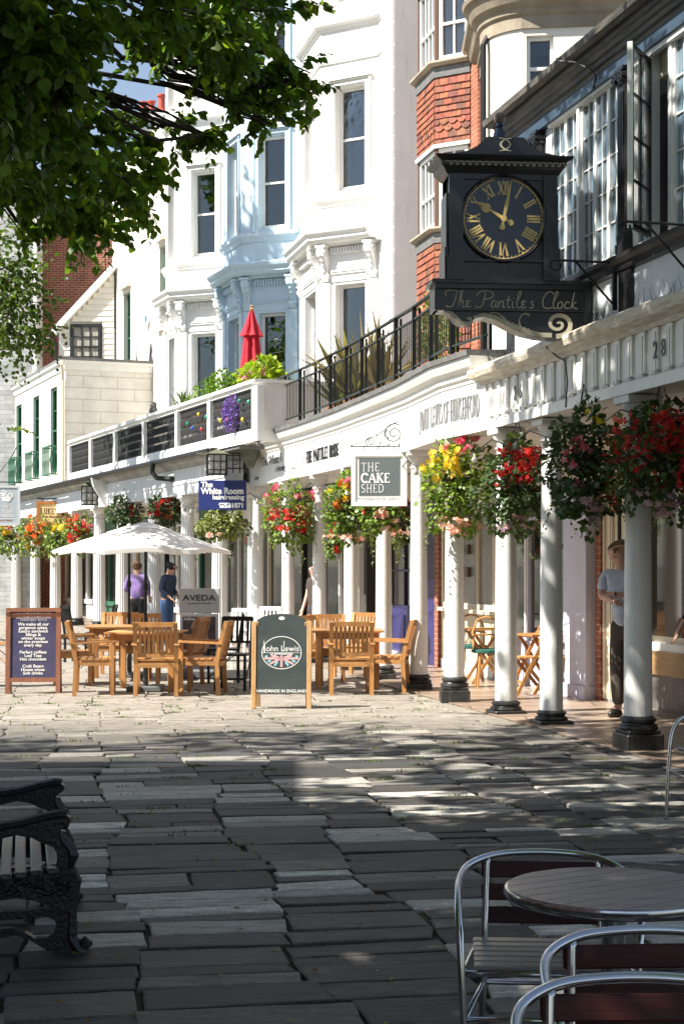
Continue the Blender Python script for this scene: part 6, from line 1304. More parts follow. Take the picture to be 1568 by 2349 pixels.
# black wooden chairs and a small black table
def black_chair(xp, D, deg, lb, m_=IRON, grp='black slatted chairs'):
    t = thing('cafe_chair', lb, 'chair', ((xp - HX) / F * D, D, 0), R(deg), grp)
    for sx in (-1, 1):
        m = MB(); m.beam((sx * .19, .2, 0), (sx * .19, .2, .44), .035, .035); m.build('leg', m_, t); m = MB(); m.beam((sx * .19, -.2, 0), (sx * .19, -.2, .45), .035, .035); m.beam((sx * .19, -.2, .44), (sx * .19, -.27, .92), .035, .035); m.build('leg', m_, t)
    m = MB(); m.box(-.21, .21, -.21, .22, .44, .465); m.build('seat', m_, t); m = MB(); m.beam((-.19, -.27, .9), (.19, -.27, .9), .03, .06); m.beam((-.19, -.225, .6), (.19, -.225, .6), .02, .03)
    for i in range(5): x = -.14 + i * .07; m.beam((x, -.225, .6), (x, -.265, .88), .03, .015)
    m.build('backrest', m_, t)
    m = MB(); 
    for sx in (-1, 1): m.tube([(sx * .19, .18, .08), (sx * .19, .05, .22), (sx * .19, -.05, .3), (sx * .19, -.18, .4)], .008, 5)
    m.beam((-.19, .2, .15), (.19, .2, .15), .02, .03); m.build('stretcher', m_, t); return t
black_chair(535, 20.6, 172, 'black wooden chair right of the teak chairs, facing us by the poster'); black_chair(512, 21.9, 95, 'black chair further back beside the poster stand, turned sideways')
WH = mat('white_metal', (.7, .7, .68), .4)
black_chair(552, 24.5, 170, 'pale painted chair behind the black chair, left of the green chalkboard', WH, 'pale metal chairs at the back'); black_chair(600, 25.5, 150, 'pale painted chair almost hidden by the green chalkboard', WH, 'pale metal chairs at the back')
black_chair(185, 26.5, -100, 'dark chair back in the shade behind the purple menu board', IRON, 'dark chairs at the back'); black_chair(228, 27.0, 90, 'dark chair leaning back, left of the far teak table', IRON, 'dark chairs at the back'); black_chair(6, 23.5, -95, 'brown chair cut by the left edge beside the purple menu board', TEAK, 'dark chairs at the back')
# parasols
def parasol(xp, D, yedge, ytop, rpx, rot, lb, base=True):
    X = (xp - HX) / F * D; t = thing('parasol', lb, 'parasol', (X, D, 0), 0, 'open cream parasols over the teak tables'); ze = CAMH - (yedge - HY) / F * D; za = CAMH - (ytop - HY) / F * D; rr = rpx / F * D
    n = 6; m = MB(); vs = []; 
    for (f, z) in ((.06, za), (.30, za - (za - ze) * .24), (.30, za - (za - ze) * .27), (.62, za - (za - ze) * .58), (1.0, ze)):
        for k in range(n * 4):
            a = R(rot) + 2 * math.pi * k / (n * 4); u = (k % 4) / 4; c = math.cos(math.pi / n) / math.cos(2 * math.pi / n * (u - .5) if False else (math.pi * 2 / n) * u - math.pi / n)
            sag = -.035 * math.sin(math.pi * u) * f; vs.append((rr * f * c * math.cos(a), rr * f * c * math.sin(a), z + sag * (-1)))
    q = n * 4; fs = [(i * q + k, i * q + (k + 1) % q, (i + 1) * q + (k + 1) % q, (i + 1) * q + k) for i in range(4) for k in range(q)] + [tuple(range(q))]
    m.add(vs, fs); m.add([(v[0], v[1], v[2] + .0) for v in vs[-q:]] + [(v[0] * 1.002, v[1] * 1.002, v[2] - .05) for v in vs[-q:]], [(k, (k + 1) % q, q + (k + 1) % q, q + k) for k in range(q)])
    m.build('canopy', CANVAS, t, recalc=False)
    m = MB(); m.lathe([(.035, 0), (.045, .02), (.02, .05), (.001, .055)], (0, 0, za - .01), 12); m.build('cap', mat('parasol_cap', (.3, .31, .28), .5), t)
    m = MB(); m.tube([(0, 0, .05), (0, 0, za)], .020, 10); m.tube([(0, 0, 1.28), (0, 0, 1.36)], .032, 10); m.build('pole', IRON, t)
    for k in range(n):
        m = MB(); a = R(rot) + 2 * math.pi * k / n - 0.0; d = (math.cos(a), math.sin(a)); m.tube([(0, 0, za - .04), (d[0] * rr * .97, d[1] * rr * .97, ze - .015)], .008, 5); m.tube([(0, 0, za - .30), (d[0] * rr * .5, d[1] * rr * .5, (za + ze) / 2 - .03)], .006, 5); m.build('rib', IRON, t)
    m = MB(); m.bbox(-.22, .22, -.22, .22, 0, .07, .012); m.tube([(0, 0, .07), (0, 0, .38)], .032, 10); m.build('base', mat('parasol_base', (.12, .13, .13), .6, var=.2), t)
parasol(334, 20.45, 1264, 1199, 196, 10, 'large open cream parasol nearest us, over the left square table'); parasol(296, 22.9, 1262, 1208, 175, 0, 'second open cream parasol just behind the large one')
# closed red parasol on the terrace
a = W(577, 800, 31.5); t = thing('closed_parasol', 'furled red parasol standing in front of the blue house', 'parasol', (a.x, a.y, 3.7))
m = MB(); m.tube([(0, 0, 0), (0, 0, 2.95)], .022, 8); m.build('pole', TEAK, t)
def folded(z0, z1, r0, r1, ph):
    m = MB(); n = 48; pr = []
    for i in range(9):
        z = z0 + (z1 - z0) * i / 8; r_ = r0 + (r1 - r0) * (i / 8) ** .8
        for k in range(n): a_ = 2 * math.pi * k / n; f = r_ * (1 + .28 * math.cos(a_ * 7 + ph + z * .8)); pr.append((f * math.cos(a_), f * math.sin(a_), z))
    m.add(pr, [(i * n + k, i * n + (k + 1) % n, (i + 1) * n + (k + 1) % n, (i + 1) * n + k) for i in range(8) for k in range(n)]); return m
folded(1.05, 2.62, .27, .10, 0).build('canopy', REDC, t, smooth=True); folded(2.36, 2.86, .20, .03, 1).build('top_flap', REDC, t, smooth=True)
m = MB(); m.lathe([(.03, 0), (.04, .03), (.02, .06), (.03, .09), (.001, .12)], (0, 0, 2.86), 10); m.build('finial', TEAK, t)
# folding table and chairs under the colonnade
def folding_chair(xp, D, deg, lb, dz=0.0):
    t = thing('folding_chair', lb, 'chair', ((xp - HX) / F * D, D, .016), R(deg), 'wooden folding chairs in the covered walk')
    for sx in (-1, 1): m = MB(); m.beam((sx * .18, .22, 0), (sx * .18, -.24, .92), .02, .04); m.build('leg', TEAK, t); m = MB(); m.beam((sx * .155, -.22, 0), (sx * .155, .16, .46), .02, .04); m.build('leg', TEAK, t)
    m = MB()
    for i in range(5): m.box(-.19, .19, -.17 + i * .075, -.11 + i * .075, .45, .468)
    m.build('seat', TEAKX, t); m = MB()
    for z in (.66, .75, .84): m.beam((-.17, .22 - .5 * z + .01, z), (.17, .22 - .5 * z + .01, z), .015, .055)
    m.build('backrest', TEAKX, t); m = MB(); m.beam((-.17, .14, .16), (.17, .14, .16), .02, .03); m.build('stretcher', TEAK, t); return t
def folding_table(xp, D, deg, lb):
    t = thing('folding_table', lb, 'table', ((xp - HX) / F * D, D, .016), R(deg), 'small wooden folding tables in the covered walk')
    m = MB()
    for i in range(6): m.box(-.30, .30, -.30 + i * .1, -.21 + i * .1, .71, .73)
    m.box(-.25, -.21, -.28, .28, .69, .709); m.box(.21, .25, -.28, .28, .69, .709); m.build('tabletop', TEAKX, t)
    for sy in (-1, 1):
        m = MB(); m.beam((-.24, sy * .22, 0), (.22, sy * .22, .69), .025, .04); m.build('leg', TEAK, t); m = MB(); m.beam((.24, sy * .19, 0), (-.22, sy * .19, .69), .025, .04); m.build('leg', TEAK, t)
    return t
folding_table(1115, 21.6, 8, 'folding table in front of the cream shop window'); folding_table(1245, 19.9, 20, 'folding table behind the blue-shaded column'); folding_chair(1215, 19.6, 100, 'folding chair showing its slatted back between the two columns'); folding_chair(1295, 19.7, 190, 'folding chair close against the lilac pilaster')
for i, (x, D) in enumerate(((1082, 22.0), (1118, 20.9))):
    t = thing('cafe_stool', ('bentwood chair with a green seat pad by the cream shop window', 'second bentwood chair with a green pad, nearer the folding table')[i], 'chair', ((x - HX) / F * D, D, .016), 0, 'bentwood chairs with green pads'); m = MB(); m.lathe([(.19, .44), (.21, .45), (.21, .48), (.18, .49)], (0, 0, 0), 20); m.build('seat_pad', mat('green_pad', (.01, .09, .07), .7), t)
    for k in range(4): a_ = .78 + k * 1.57; m = MB(); m.tube([(.15 * math.cos(a_), .15 * math.sin(a_), .44), (.2 * math.cos(a_), .2 * math.sin(a_), 0)], .016, 6); m.build('leg', TEAK, t)
    m = MB(); m.tube([(-.17, .1, .45), (-.18, .17, .7), (-.12, .2, .86), (0, .21, .9), (.12, .2, .86), (.18, .17, .7), (.17, .1, .45)], .014, 6); m.tube([(-.2, -.02, .62), (-.18, .15, .66), (0, .2, .67), (.18, .15, .66), (.2, -.02, .62)], .012, 6); m.build('backrest', TEAK, t)
# ---------------------------------------------------------------- aluminium cafe furniture in the foreground
def alu_chair(X, Y, deg, lb, m_=ALU):
    t = thing('aluminium_chair', lb, 'chair', (X, Y, 0), R(deg), 'aluminium cafe chairs at the right')
    def cat(P_, n=6):
        out = []; P_ = [Vector(p) for p in P_]
        for i in range(len(P_) - 1):
            p0, p1, p2, p3 = P_[max(i - 1, 0)], P_[i], P_[i + 1], P_[min(i + 2, len(P_) - 1)]
            for k in range(n): u = k / n; out.append(.5 * ((2 * p1) + (p2 - p0) * u + (2 * p0 - 5 * p1 + 4 * p2 - p3) * u * u + (3 * p1 - p0 - 3 * p2 + p3) * u ** 3))
        return out + [P_[-1]]
    half = [(-.255, .26, 0), (-.268, .24, .3), (-.278, .215, .52), (-.285, .17, .61), (-.285, .08, .655), (-.28, -.06, .68), (-.25, -.18, .705), (-.17, -.255, .725), (-.06, -.28, .733)]
    full = half + [(-p[0], p[1], p[2]) for p in half[::-1]]
    m = MB(); m.tube(cat(full), .0122, 12); m.build('arm_frame', m_, t, smooth=True)
    for sx in (-1, 1): m = MB(); m.tube(cat([(sx * .185, -.245, .718), (sx * .19, -.225, .6), (sx * .195, -.20, .45), (sx * .20, -.23, .25), (sx * .215, -.29, 0)]), .0115, 10); m.build('leg', m_, t, smooth=True)
    m = MB(); m.tube(cat([(-.27, .2, .435), (-.22, -.17, .435), (-.15, -.21, .435), (.15, -.21, .435), (.22, -.17, .435), (.27, .2, .435)]), .0105, 8); m.tube([(-.27, .2, .435), (.27, .2, .435)], .0105, 8); m.tube([(-.265, .235, .30), (.265, .235, .30)], .009, 8); m.tube([(-.265, .235, .30), (-.2, -.225, .30), (.2, -.225, .30), (.265, .235, .30)], .009, 8); m.build('seat_frame', m_, t, smooth=True)
    m = MB()
    for i in range(6): y = .20 - i * .068; m.bbox(-.235, .235, y - .055, y, .447, .460, .004)
    m.build('seat', GREYWOOD, t)
    for z, y in ((.53, -.222), (.605, -.236), (.68, -.248)): m = MB(); m.M = T(0, y, z) @ Matrix.Rotation(R(10), 4, 'X'); m.bbox(-.205, .205, -.008, .008, -.028, .028, .004); m.build('back_slat', DKWOOD, t)
    return t
def round_table(X, Y, r, h, lb):
    t = thing('round_table', lb, 'table', (X, Y, 0)); m = MB(); n = 9
    for i in range(n):
        y0, y1 = -r + 2 * r * i / n + .003, -r + 2 * r * (i + 1) / n - .003; pts = []
        for k in range(7): y = y0 + (y1 - y0) * k / 6; pts.append((math.sqrt(max(0, r * r - y * y)), y))
        m.prism(pts + [(-x, y) for x, y in pts[::-1]], h - .012, h + .004)
    m.v = [tuple(Matrix.Rotation(R(33), 3, 'Z') @ Vector(p)) for p in m.v]; tt = m.build('tabletop', GREYWOOD, t); m = MB(); m.lathe([(r - .01, h - .02), (r - .01, h - .013)], (0, 0, 0), 40); m.build('underside', IRON, tt)
    m = MB(); m.lathe([(r - .02, h - .03), (r + .004, h - .028), (r + .012, h - .014), (r + .008, h), (r - .0, h + .001), (r - .004, h - .012), (r - .02, h - .014)], (0, 0, 0), 72); m.build('rim', ALU, t, smooth=True, autosm=60)
    m = MB(); m.tube([(0, 0, .04), (0, 0, h - .02)], .036, 20); m.lathe([(.10, h - .045), (.12, h - .03), (.12, h - .014)], (0, 0, 0), 24); m.build('pedestal', ALU, t, smooth=True, autosm=40)
    for k in range(4): a_ = .4 + k * 1.571; m = MB(); m.tube([(0, 0, .06), (.15 * math.cos(a_), .15 * math.sin(a_), .05), (.28 * math.cos(a_), .28 * math.sin(a_), .015)], [.022, .018, .014], 8); m.build('foot', ALU, t, smooth=True)
    return t
round_table(.745, 4.42, .29, .712, 'round table with grey slatted top and shiny aluminium rim, at the lower right')
alu_chair(.617, 4.88, 176, 'aluminium armchair with red wood slats directly behind the round table').scale = (.93, .93, .93); alu_chair(.735, 3.54, 183, 'aluminium armchair in front of the round table, cut by the right edge'); alu_chair(.62, 3.10, 181, 'nearest aluminium armchair, only its top rail showing at the bottom right')
alu_chair(2.33, 9.9, 100, 'aluminium armchair cut by the right edge near the first column')
# ---------------------------------------------------------------- iron bench
t = thing('cast_iron_bench', 'black cast iron bench with worn wooden slats at the lower left', 'bench', (0, 0, 0))
def bz(pts, D=6.66): return [((x / 5.12 - HX) / F * D, CAMH - ((1780 + y / 5.12) - HY) / F * D) for x, y in pts]
armp = [(-420, 640), (-200, 640), (0, 605), (250, 565), (500, 500), (700, 455), (780, 450), (825, 480), (835, 520), (815, 560), (770, 590), (720, 620), (700, 660), (705, 700), (740, 760), (800, 820), (850, 880), (862, 940), (840, 1010), (790, 1070), (700, 1090), (660, 1060), (680, 980), (675, 900), (640, 830), (560, 800), (480, 770), (380, 720), (200, 690), (0, 740), (-200, 750), (-420, 720)]
legp = [(-420, 1270), (-100, 1225), (0, 1210), (300, 1160), (500, 1105), (650, 1080), (800, 1080), (870, 1100), (910, 1160), (922, 1250), (905, 1340), (870, 1430), (845, 1520), (835, 1600), (832, 1720), (828, 1850), (835, 1920), (880, 1940), (925, 1980), (935, 2040), (930, 2070), (1000, 2060), (1040, 2110), (1035, 2160), (980, 2180), (700, 2180), (620, 2160), (650, 2110), (690, 2060), (560, 2040), (430, 1960), (330, 1900), (200, 1860), (0, 1900), (-200, 2040), (-300, 2180), (-420, 2180), (-330, 2020), (-200, 1880), (0, 1790), (150, 1780), (300, 1830), (420, 1900), (560, 1890), (640, 1830), (670, 1740), (650, 1680), (560, 1650), (300, 1670), (0, 1690), (-420, 1720), (-420, 1640), (0, 1590), (300, 1575), (560, 1540), (600, 1500), (520, 1495), (400, 1455), (200, 1430), (0, 1460), (-420, 1440)]
bxs = [p[0] for p in bz([(700, 0)])]
for k, Y in enumerate((6.66, 7.62)):
    SH = Matrix.Translation((-.19 * k, 0, 0)); m = MB(); m.M = SH; m.prism(bz(armp), Y - .022, Y + .022, 'y'); m.prism(bz(legp), Y - .022, Y + .022, 'y')
    rim = bz([(-420, 650), (0, 612), (250, 572), (500, 507), (700, 462), (790, 470)]); m.tube([(a_, Y, b_) for a_, b_ in rim], .026, 8); m.tube([(a_, Y, b_) for a_, b_ in bz([(720, 640), (712, 690), (750, 770), (820, 850), (850, 930), (820, 1020), (780, 1075)])], [.02, .024, .026, .026, .028, .024, .02], 8)
    m.tube([(a_, Y, b_) for a_, b_ in bz([(-420, 1255), (0, 1215), (300, 1165), (650, 1090), (860, 1120), (905, 1230), (860, 1420), (835, 1600), (830, 1900), (900, 2000), (1000, 2110)])], [.02] * 7 + [.024, .028, .03, .03], 8)
    m.lathe([(.001, -.03), (.03, -.01), (.03, .01), (.001, .03)], (bz([(1000, 2100)])[0][0], Y, .035), 10)
    g = random.Random(4 + k)
    for _ in range(70):
        x, y = g.uniform(-200, 850), g.uniform(1190, 1380); a_, b_ = bz([(x, y)])[0]; r_ = g.uniform(.008, .018); m.lathe([(.001, -r_), (r_, -r_ * .3), (r_, r_ * .4), (.001, r_)], (a_, Y - .02, b_), 6)
    # back upright
    x0 = -1.62; m.prism([(x0, .30), (x0 + .05, .34), (x0 - .03, .55), (x0 - .13, .88), (x0 - .18, .87), (x0 - .08, .52)], Y - .02, Y + .02, 'y')
    m.build('end_frame', mat('bench_iron', (.008, .008, .009), .38, var=.3, bump=.5, bscale=60), t)
for i, xm in enumerate((620, 430, 240, 70, -110, -290)):
    a_, b_ = bz([(xm, 1085 + (620 - xm) * .12)])[0]; m = MB(); m.bbox(a_ - .024, a_ + .024, 6.58, 7.72, b_ - .012, b_ + .012, .006); m.v = [(p[0] - .198 * (p[1] - 6.66), p[1], p[2]) for p in m.v]; m.build('seat_slat', BENCHW, t)
a_, b_ = bz([(770, 900)])[0]; m = MB(); m.bbox(a_ - .01, a_ + .012, 6.68, 7.62, .30, .365, .005); m.v = [(p[0] - .198 * (p[1] - 6.66), p[1], p[2]) for p in m.v]; m.build('seat_slat', BENCHW, t)
for i in range(4): z = .48 + i * .105; m = MB(); m.bbox(-1.68 - .30 * (z - .4) - .012, -1.68 - .30 * (z - .4) + .012, 6.58, 7.72, z, z + .08, .005); m.v = [(p[0] - .198 * (p[1] - 6.66), p[1], p[2]) for p in m.v]; m.build('back_slat', BENCHW, t)
m = MB(); m.tube([(-1.3, 6.66, .13), (-1.49, 7.62, .13)], .012, 8); m.build('tie_rod', IRON, t)
# ---------------------------------------------------------------- signs
def sign_at(name, label, xp, yp, D, rz, cat='sign'):
    p = W(xp, yp, D); return thing(name, label, cat, p, rz)
def scroll2(mb, cx, cz, r, turns, y, w_=.012, a0=0, sx=1):
    mb.ribbon([(cx + sx * r * (1 - i / 30) * math.cos(a0 + i * turns / 4.2), cz + r * (1 - i / 30) * math.sin(a0 + i * turns / 4.2)) for i in range(27)], w_, y - .005, y + .005)
s_ = 3700.0
t = sign_at('hanging_sign', 'square hanging sign, THE CAKE SHED in white on grey inside a white frame', 869, 1099, 20.9, R(-3)); u = 20.9 / F
w2, h2 = 63 * u, 61 * u
m = MB(); m.bbox(-w2, w2, -.02, .02, -h2, h2, .006); m.build('panel', WHITE2, t)
m = MB(); fwd = .05
for a, b, c, d in ((-w2 - .005, -w2 + fwd, -h2 - .005, h2 + .005), (w2 - fwd, w2 + .005, -h2 - .005, h2 + .005), (-w2 + fwd, w2 - fwd, h2 - fwd, h2 + .005), (-w2 + fwd, w2 - fwd, -h2 - .005, -h2 + fwd)): m.box(a, b, -.034, .034, c, d)
m.build('frame', WHITE2, t)
m = MB(); m.box(-w2 + 17 * u, w2 - 15 * u, -.024, -.018, -h2 + 23 * u, h2 - 13 * u); m.build('grey_panel', mat('slate_grey_paint', (.11, .135, .14), .6), t)
m = MB(); gx = -w2 + 22 * u
caps(m, 'THE', 19 * u, gx, 18 * u, -.028, -.023, xs=.95, thick=.08, thin=.06, align=0, serif=.2); caps(m, 'CAKE', 21 * u, gx, -8 * u, -.028, -.023, xs=1.0, thick=.2, thin=.1, gap=.06, align=0, serif=.3); caps(m, 'SHED', 19 * u, gx, -31 * u, -.028, -.023, xs=.88, thick=.08, thin=.06, align=0, serif=.2); m.build('lettering', TXTW, t)
m = MB(); caps(m, 'TUNBRIDGE WELLS', 7 * u, 3 * u, -h2 + 11 * u, -.024, -.019, xs=1.25, thick=.13, thin=.1, gap=.12); m.build('lettering', TXTL, t)
m = MB(); zt = h2 + 13 * u; m.box(-67 * u, 71 * u, -.008, .008, zt, zt + .014); m.box(70 * u, 74 * u, -.012, .012, zt - 30 * u, zt + 72 * u)
for x in (-34 * u, 34 * u): m.tube([(x, 0, h2), (x, 0, zt)], .006, 5)
scroll2(m, 34 * u, zt + 30 * u, 28 * u, 2.2, 0, .014, -1.2, 1); scroll2(m, -20 * u, zt + 12 * u, 12 * u, 2.0, 0, .012, -1.4, -1)
m.ribbon([(-67 * u, zt + .01), (-48 * u, zt + 9 * u), (-30 * u, zt + 15 * u), (0, zt + 30 * u), (30 * u, zt + 52 * u), (71 * u, zt + 70 * u)], .01, -.005, .005); m.build('bracket', IRON, t)
# navy sign
D = 29.3; u = D / F; t = sign_at('hanging_sign', 'navy hanging sign, The White Room hairdressing with a telephone number in white', 510, 1136, D, R(-2)); w2, h2 = 55 * u, 34 * u
m = MB(); m.bbox(-w2, w2, -.015, .015, -h2, h2, .004); m.build('panel', mat('navy_sign', (.022, .035, .16), .35), t)
Mx = lambda x, z: T(x * u, -.018, z * u)
text('The', 17 * u, Mx(-49, 24), TXTW, t, align='LEFT', bold=.006); text('White Room', 20 * u, Mx(0, 9), TXTW, t, bold=.006, xs=.92); text('hairdressing', 15 * u, Mx(50, -5), TXTW, t, align='RIGHT', bold=.004); text('531871', 15 * u, Mx(50, -24), TXTW, t, align='RIGHT', bold=.006)
m = MB(); m.box(-6 * u, 4 * u, -.019, -.015, -29 * u, -23 * u); m.ribbon([(-8 * u, -22 * u), (-6 * u, -19 * u), (4 * u, -19 * u), (6 * u, -22 * u)], 3 * u, -.0195, -.015); m.build('telephone_symbol', TXTW, t)
m = MB(); zt = h2 + 62 * u; m.beam((-60 * u, 0, zt), (66 * u, 0, zt), .03, .035)
for x in (-46 * u, 48 * u): m.tube([(x, 0, h2), (x, 0, zt)], .005, 5)
m.build('bracket', mat('weathered_bar', (.12, .11, .06), .8), t)
# wooden cafe sign
D = 44; u = D / F; t = sign_at('hanging_sign', "wood-framed cream hanging sign with LUKE'S lettering and a cup emblem", 121, 1178, D, R(4)); w2, h2 = 37 * u, 28 * u
m = MB(); m.box(-w2 + .06, w2 - .06, -.012, .012, -h2 + .06, h2 - .06); m.build('panel', mat('cream_sign', (.80, .56, .25), .6), t)
m = MB()
for a, b, c, d in ((-w2, -w2 + .08, -h2, h2), (w2 - .08, w2, -h2, h2), (-w2 + .08, w2 - .08, h2 - .08, h2), (-w2 + .08, w2 - .08, -h2, -h2 + .08)): m.box(a, b, -.03, .03, c, d)
m.build('frame', FRAMEW, t); m = MB(); BR = mat('brown_lettering', (.09, .045, .02), .6); caps(m, "LUKE'S", 13 * u, -7 * u, -1 * u, -.018, -.012, xs=.75, thick=.1, thin=.06); m.build('lettering', BR, t); text('Cafe Chocolaterie', 6 * u, T(0, -.016, -7 * u), BR, t, shear=.3)
m = MB(); m.prism([(17 * u, 6 * u), (23 * u, 6 * u), (22 * u, 2 * u), (18 * u, 2 * u)], -.017, -.012, 'y'); m.prism([(20 * u, 1 * u), (28 * u, 1 * u), (27 * u, -5 * u), (21 * u, -5 * u)], -.0175, -.012, 'y'); m.prism([(18 * u + 3 * u * math.cos(a), 8 * u + 3 * u * math.sin(a)) for a in np.linspace(0, 6.28, 10)[:-1]], -.0165, -.012, 'y'); m.build('emblem', BR, t)
m = MB(); zt = h2 + 6 * u; m.beam((-36 * u, 0, zt), (44 * u, 0, zt), .03, .03)
for x in (-22 * u, 22 * u): m.tube([(x, 0, h2), (x, 0, zt)], .012, 5)
m.beam((44 * u, 0, zt), (30 * u, 0, zt + 18 * u), .025, .025); m.build('bracket', IRON, t)
# grey pub sign
D = 45.5; u = D / F; t = sign_at('hanging_sign', 'grey pub sign, THE RAGGED TROUSERS, cut by the left edge', 13, 1160, D, R(3)); w2, h2 = 33 * u, 46 * u
m = MB(); m.box(-w2, w2, -.015, .015, -h2, h2); m.build('panel', mat('grey_sign', (.36, .40, .43), .6), t)
m = MB()
for a, b, c, d in ((-w2, -w2 + .06, -h2, h2), (w2 - .06, w2, -h2, h2), (-w2 + .06, w2 - .06, h2 - .06, h2), (-w2 + .06, w2 - .06, -h2, -h2 + .06)): m.box(a, b, -.03, .03, c, d)
m.build('frame', mat('grey_sign_frame', (.5, .53, .55), .5), t)
m = MB(); caps(m, 'THE', 6 * u, 0, -6 * u, -.02, -.014, xs=.9, gap=.15); caps(m, 'RAGGED', 6.5 * u, 0, -16 * u, -.02, -.014, xs=.9, gap=.15); caps(m, 'TROUSERS', 6.5 * u, 0, -26 * u, -.02, -.014, xs=.85, gap=.12); m.build('lettering', TXTW, t)
m = MB()
for k in range(5): scroll2(m, (-10 + 5 * k) * u, (22 + 6 * math.sin(k * 1.6)) * u, 7 * u, 1.6, -.018 - .0006 * k, 1.5 * u, k, (-1) ** k)
m.prism([(-10 * u, 20 * u), (10 * u, 20 * u), (8 * u, 11 * u), (-8 * u, 11 * u)], -.019, -.014, 'y'); m.build('emblem', TXTW, t); m = MB(); m.box(-26 * u, 26 * u, -.018, -.014, -31 * u, -30.2 * u); m.box(-26 * u, 26 * u, -.018, -.014, -38 * u, -37.2 * u); m.build('line', TXTW, t); text('ALE & FOOD', 5.5 * u, T(0, -.017, -34.2 * u), mat('red_lettering', (.4, .08, .08), .6), t)
m = MB(); m.beam((-40 * u, 0, h2 + 8 * u), (50 * u, 0, h2 + 8 * u), .025, .025); m.tube([(-20 * u, 0, h2), (-20 * u, 0, h2 + 8 * u)], .012, 5); m.tube([(20 * u, 0, h2), (20 * u, 0, h2 + 8 * u)], .012, 5); m.tube([(-32 * u, 0, h2 + 8 * u), (10 * u, 0, h2 + 60 * u), (26 * u, 0, h2 + 90 * u)], .015, 5); m.tube([(-28 * u, 0, h2 + 8 * u), (-30 * u, 0, h2 + 100 * u)], .02, 5); m.build('bracket', IRON, t)
# wall lanterns
LG = mat('frosted_lantern_glass', (.62, .62, .58), .35, trans=.4)
def lantern(xp, y0, y1, D, wpx, xarm, label):
    u = D / F; t = thing('wall_lantern', label, 'lantern', W(xp, y1, D), R(8), 'square glazed lanterns on iron brackets'); h = (y1 - y0) * u; w_ = wpx * u / 2
    m = MB(); m.box(-w_ * .86, w_ * .86, -w_ * .86, w_ * .86, .03, h * .78); m.build('glass', LG, t)
    m = MB()
    for z in (.015, h * .18, h * .5, h * .76): m.sweep([(-w_, -w_), (w_, -w_), (w_, w_), (-w_, w_), (-w_, -w_)], [(-.008, z), (.008, z), (.008, z + .018), (-.008, z + .018)], -1)
    for sx in (-1, -.35, .35, 1):
        for sy in (-1, 1): m.box(sx * w_ - .009, sx * w_ + .009, sy * w_ - .009, sy * w_ + .009, 0, h * .8); m.box(sy * w_ - .009, sy * w_ + .009, sx * w_ - .009, sx * w_ + .009, 0, h * .8)
    m.build('cage', IRON, t); m = MB(); m.lathe([(w_ * 1.5, h * .79), (w_ * 1.5, h * .82), (w_ * .3, h * .97), (.02, h)], (0, 0, 0), 4); m.v = [tuple(Matrix.Rotation(R(45), 3, 'Z') @ Vector(p)) for p in m.v]; m.build('roof', mat('lantern_roof', (.12, .13, .08), .8, var=.3), t)
    xa = (xarm - xp) * u; m = MB()
    for z in (h * .28, h * .76): m.beam((w_, 0, z), (xa, 0, z), .022, .022)
    for x in (w_ + (xa - w_) * .35, w_ + (xa - w_) * .7, xa): m.beam((x, 0, h * .1), (x, 0, h * .84), .02, .02)
    scroll2(m, w_ + (xa - w_) * .5, h * .5, .07, 1.6, 0, .012); m.build('bracket', IRON, t)
lantern(497, 1030, 1091, 29.0, 44, 563, 'larger square lantern above the navy sign, on an iron grid bracket'); lantern(206, 1104, 1160, 39.5, 36, 238, 'smaller square lantern further left, above the basket by the fluted column')
# ---------------------------------------------------------------- pavement boards
D = 20.1; t = thing('menu_board', 'purple menu chalkboard in a brown wooden frame, lettered THE CAKE SHED', 'board', ((77 - HX) / F * D, D, 0), R(5)); u = D / F; w2 = 62 * u; H_ = 196 * u; BRW = woodmat('reddish_frame_wood', (.30, .13, .07), (.2, .08, .045), .5)
tilt = Matrix.Rotation(R(7), 4, 'X')
m = MB(); m.M = Matrix.Translation((0, -.10, 0)) @ Matrix.Rotation(R(-6), 4, 'X')
for sx in (-1, 1): m.box(sx * w2 - .028 - sx * .028, sx * w2 + .028 - sx * .028, -.02, .02, 0, H_)
m.box(-w2 + .056, w2 - .056, -.018, .018, H_ - .05, H_); m.box(-w2 + .056, w2 - .056, -.018, .018, .14, .195); m.build('frame', BRW, t)
Mb = Matrix.Translation((0, -.10, 0)) @ Matrix.Rotation(R(-6), 4, 'X')
m = MB(); m.M = Mb; m.box(-w2 + .056, w2 - .056, -.006, .006, .195, H_ - .05); m.build('panel', mat('purple_chalkboard', (.035, .032, .085), .55, col2=(.07, .065, .13), vscale=2.5), t)
m = MB(); m.M = Matrix.Translation((0, .18, 0)) @ Matrix.Rotation(R(11), 4, 'X')
for sx in (-1, 1): m.box(sx * w2 - .024 - sx * .026, sx * w2 + .024 - sx * .026, -.015, .015, 0, H_ * .97)
m.box(-w2 + .05, w2 - .05, -.006, .006, .2, H_ - .06); m.build('rear_frame', BRW, t)
CH = mat('chalk_white', (.75, .75, .72), .9)
def bl(s, yp, sz, k=1.0, b=.0012, xp=77): text(s, sz * u * 1.25, Mb @ T((xp - 77) * u, -.009, (1587 - yp) * u * 1.0), CH, t, bold=b, xs=k, ext=.001)
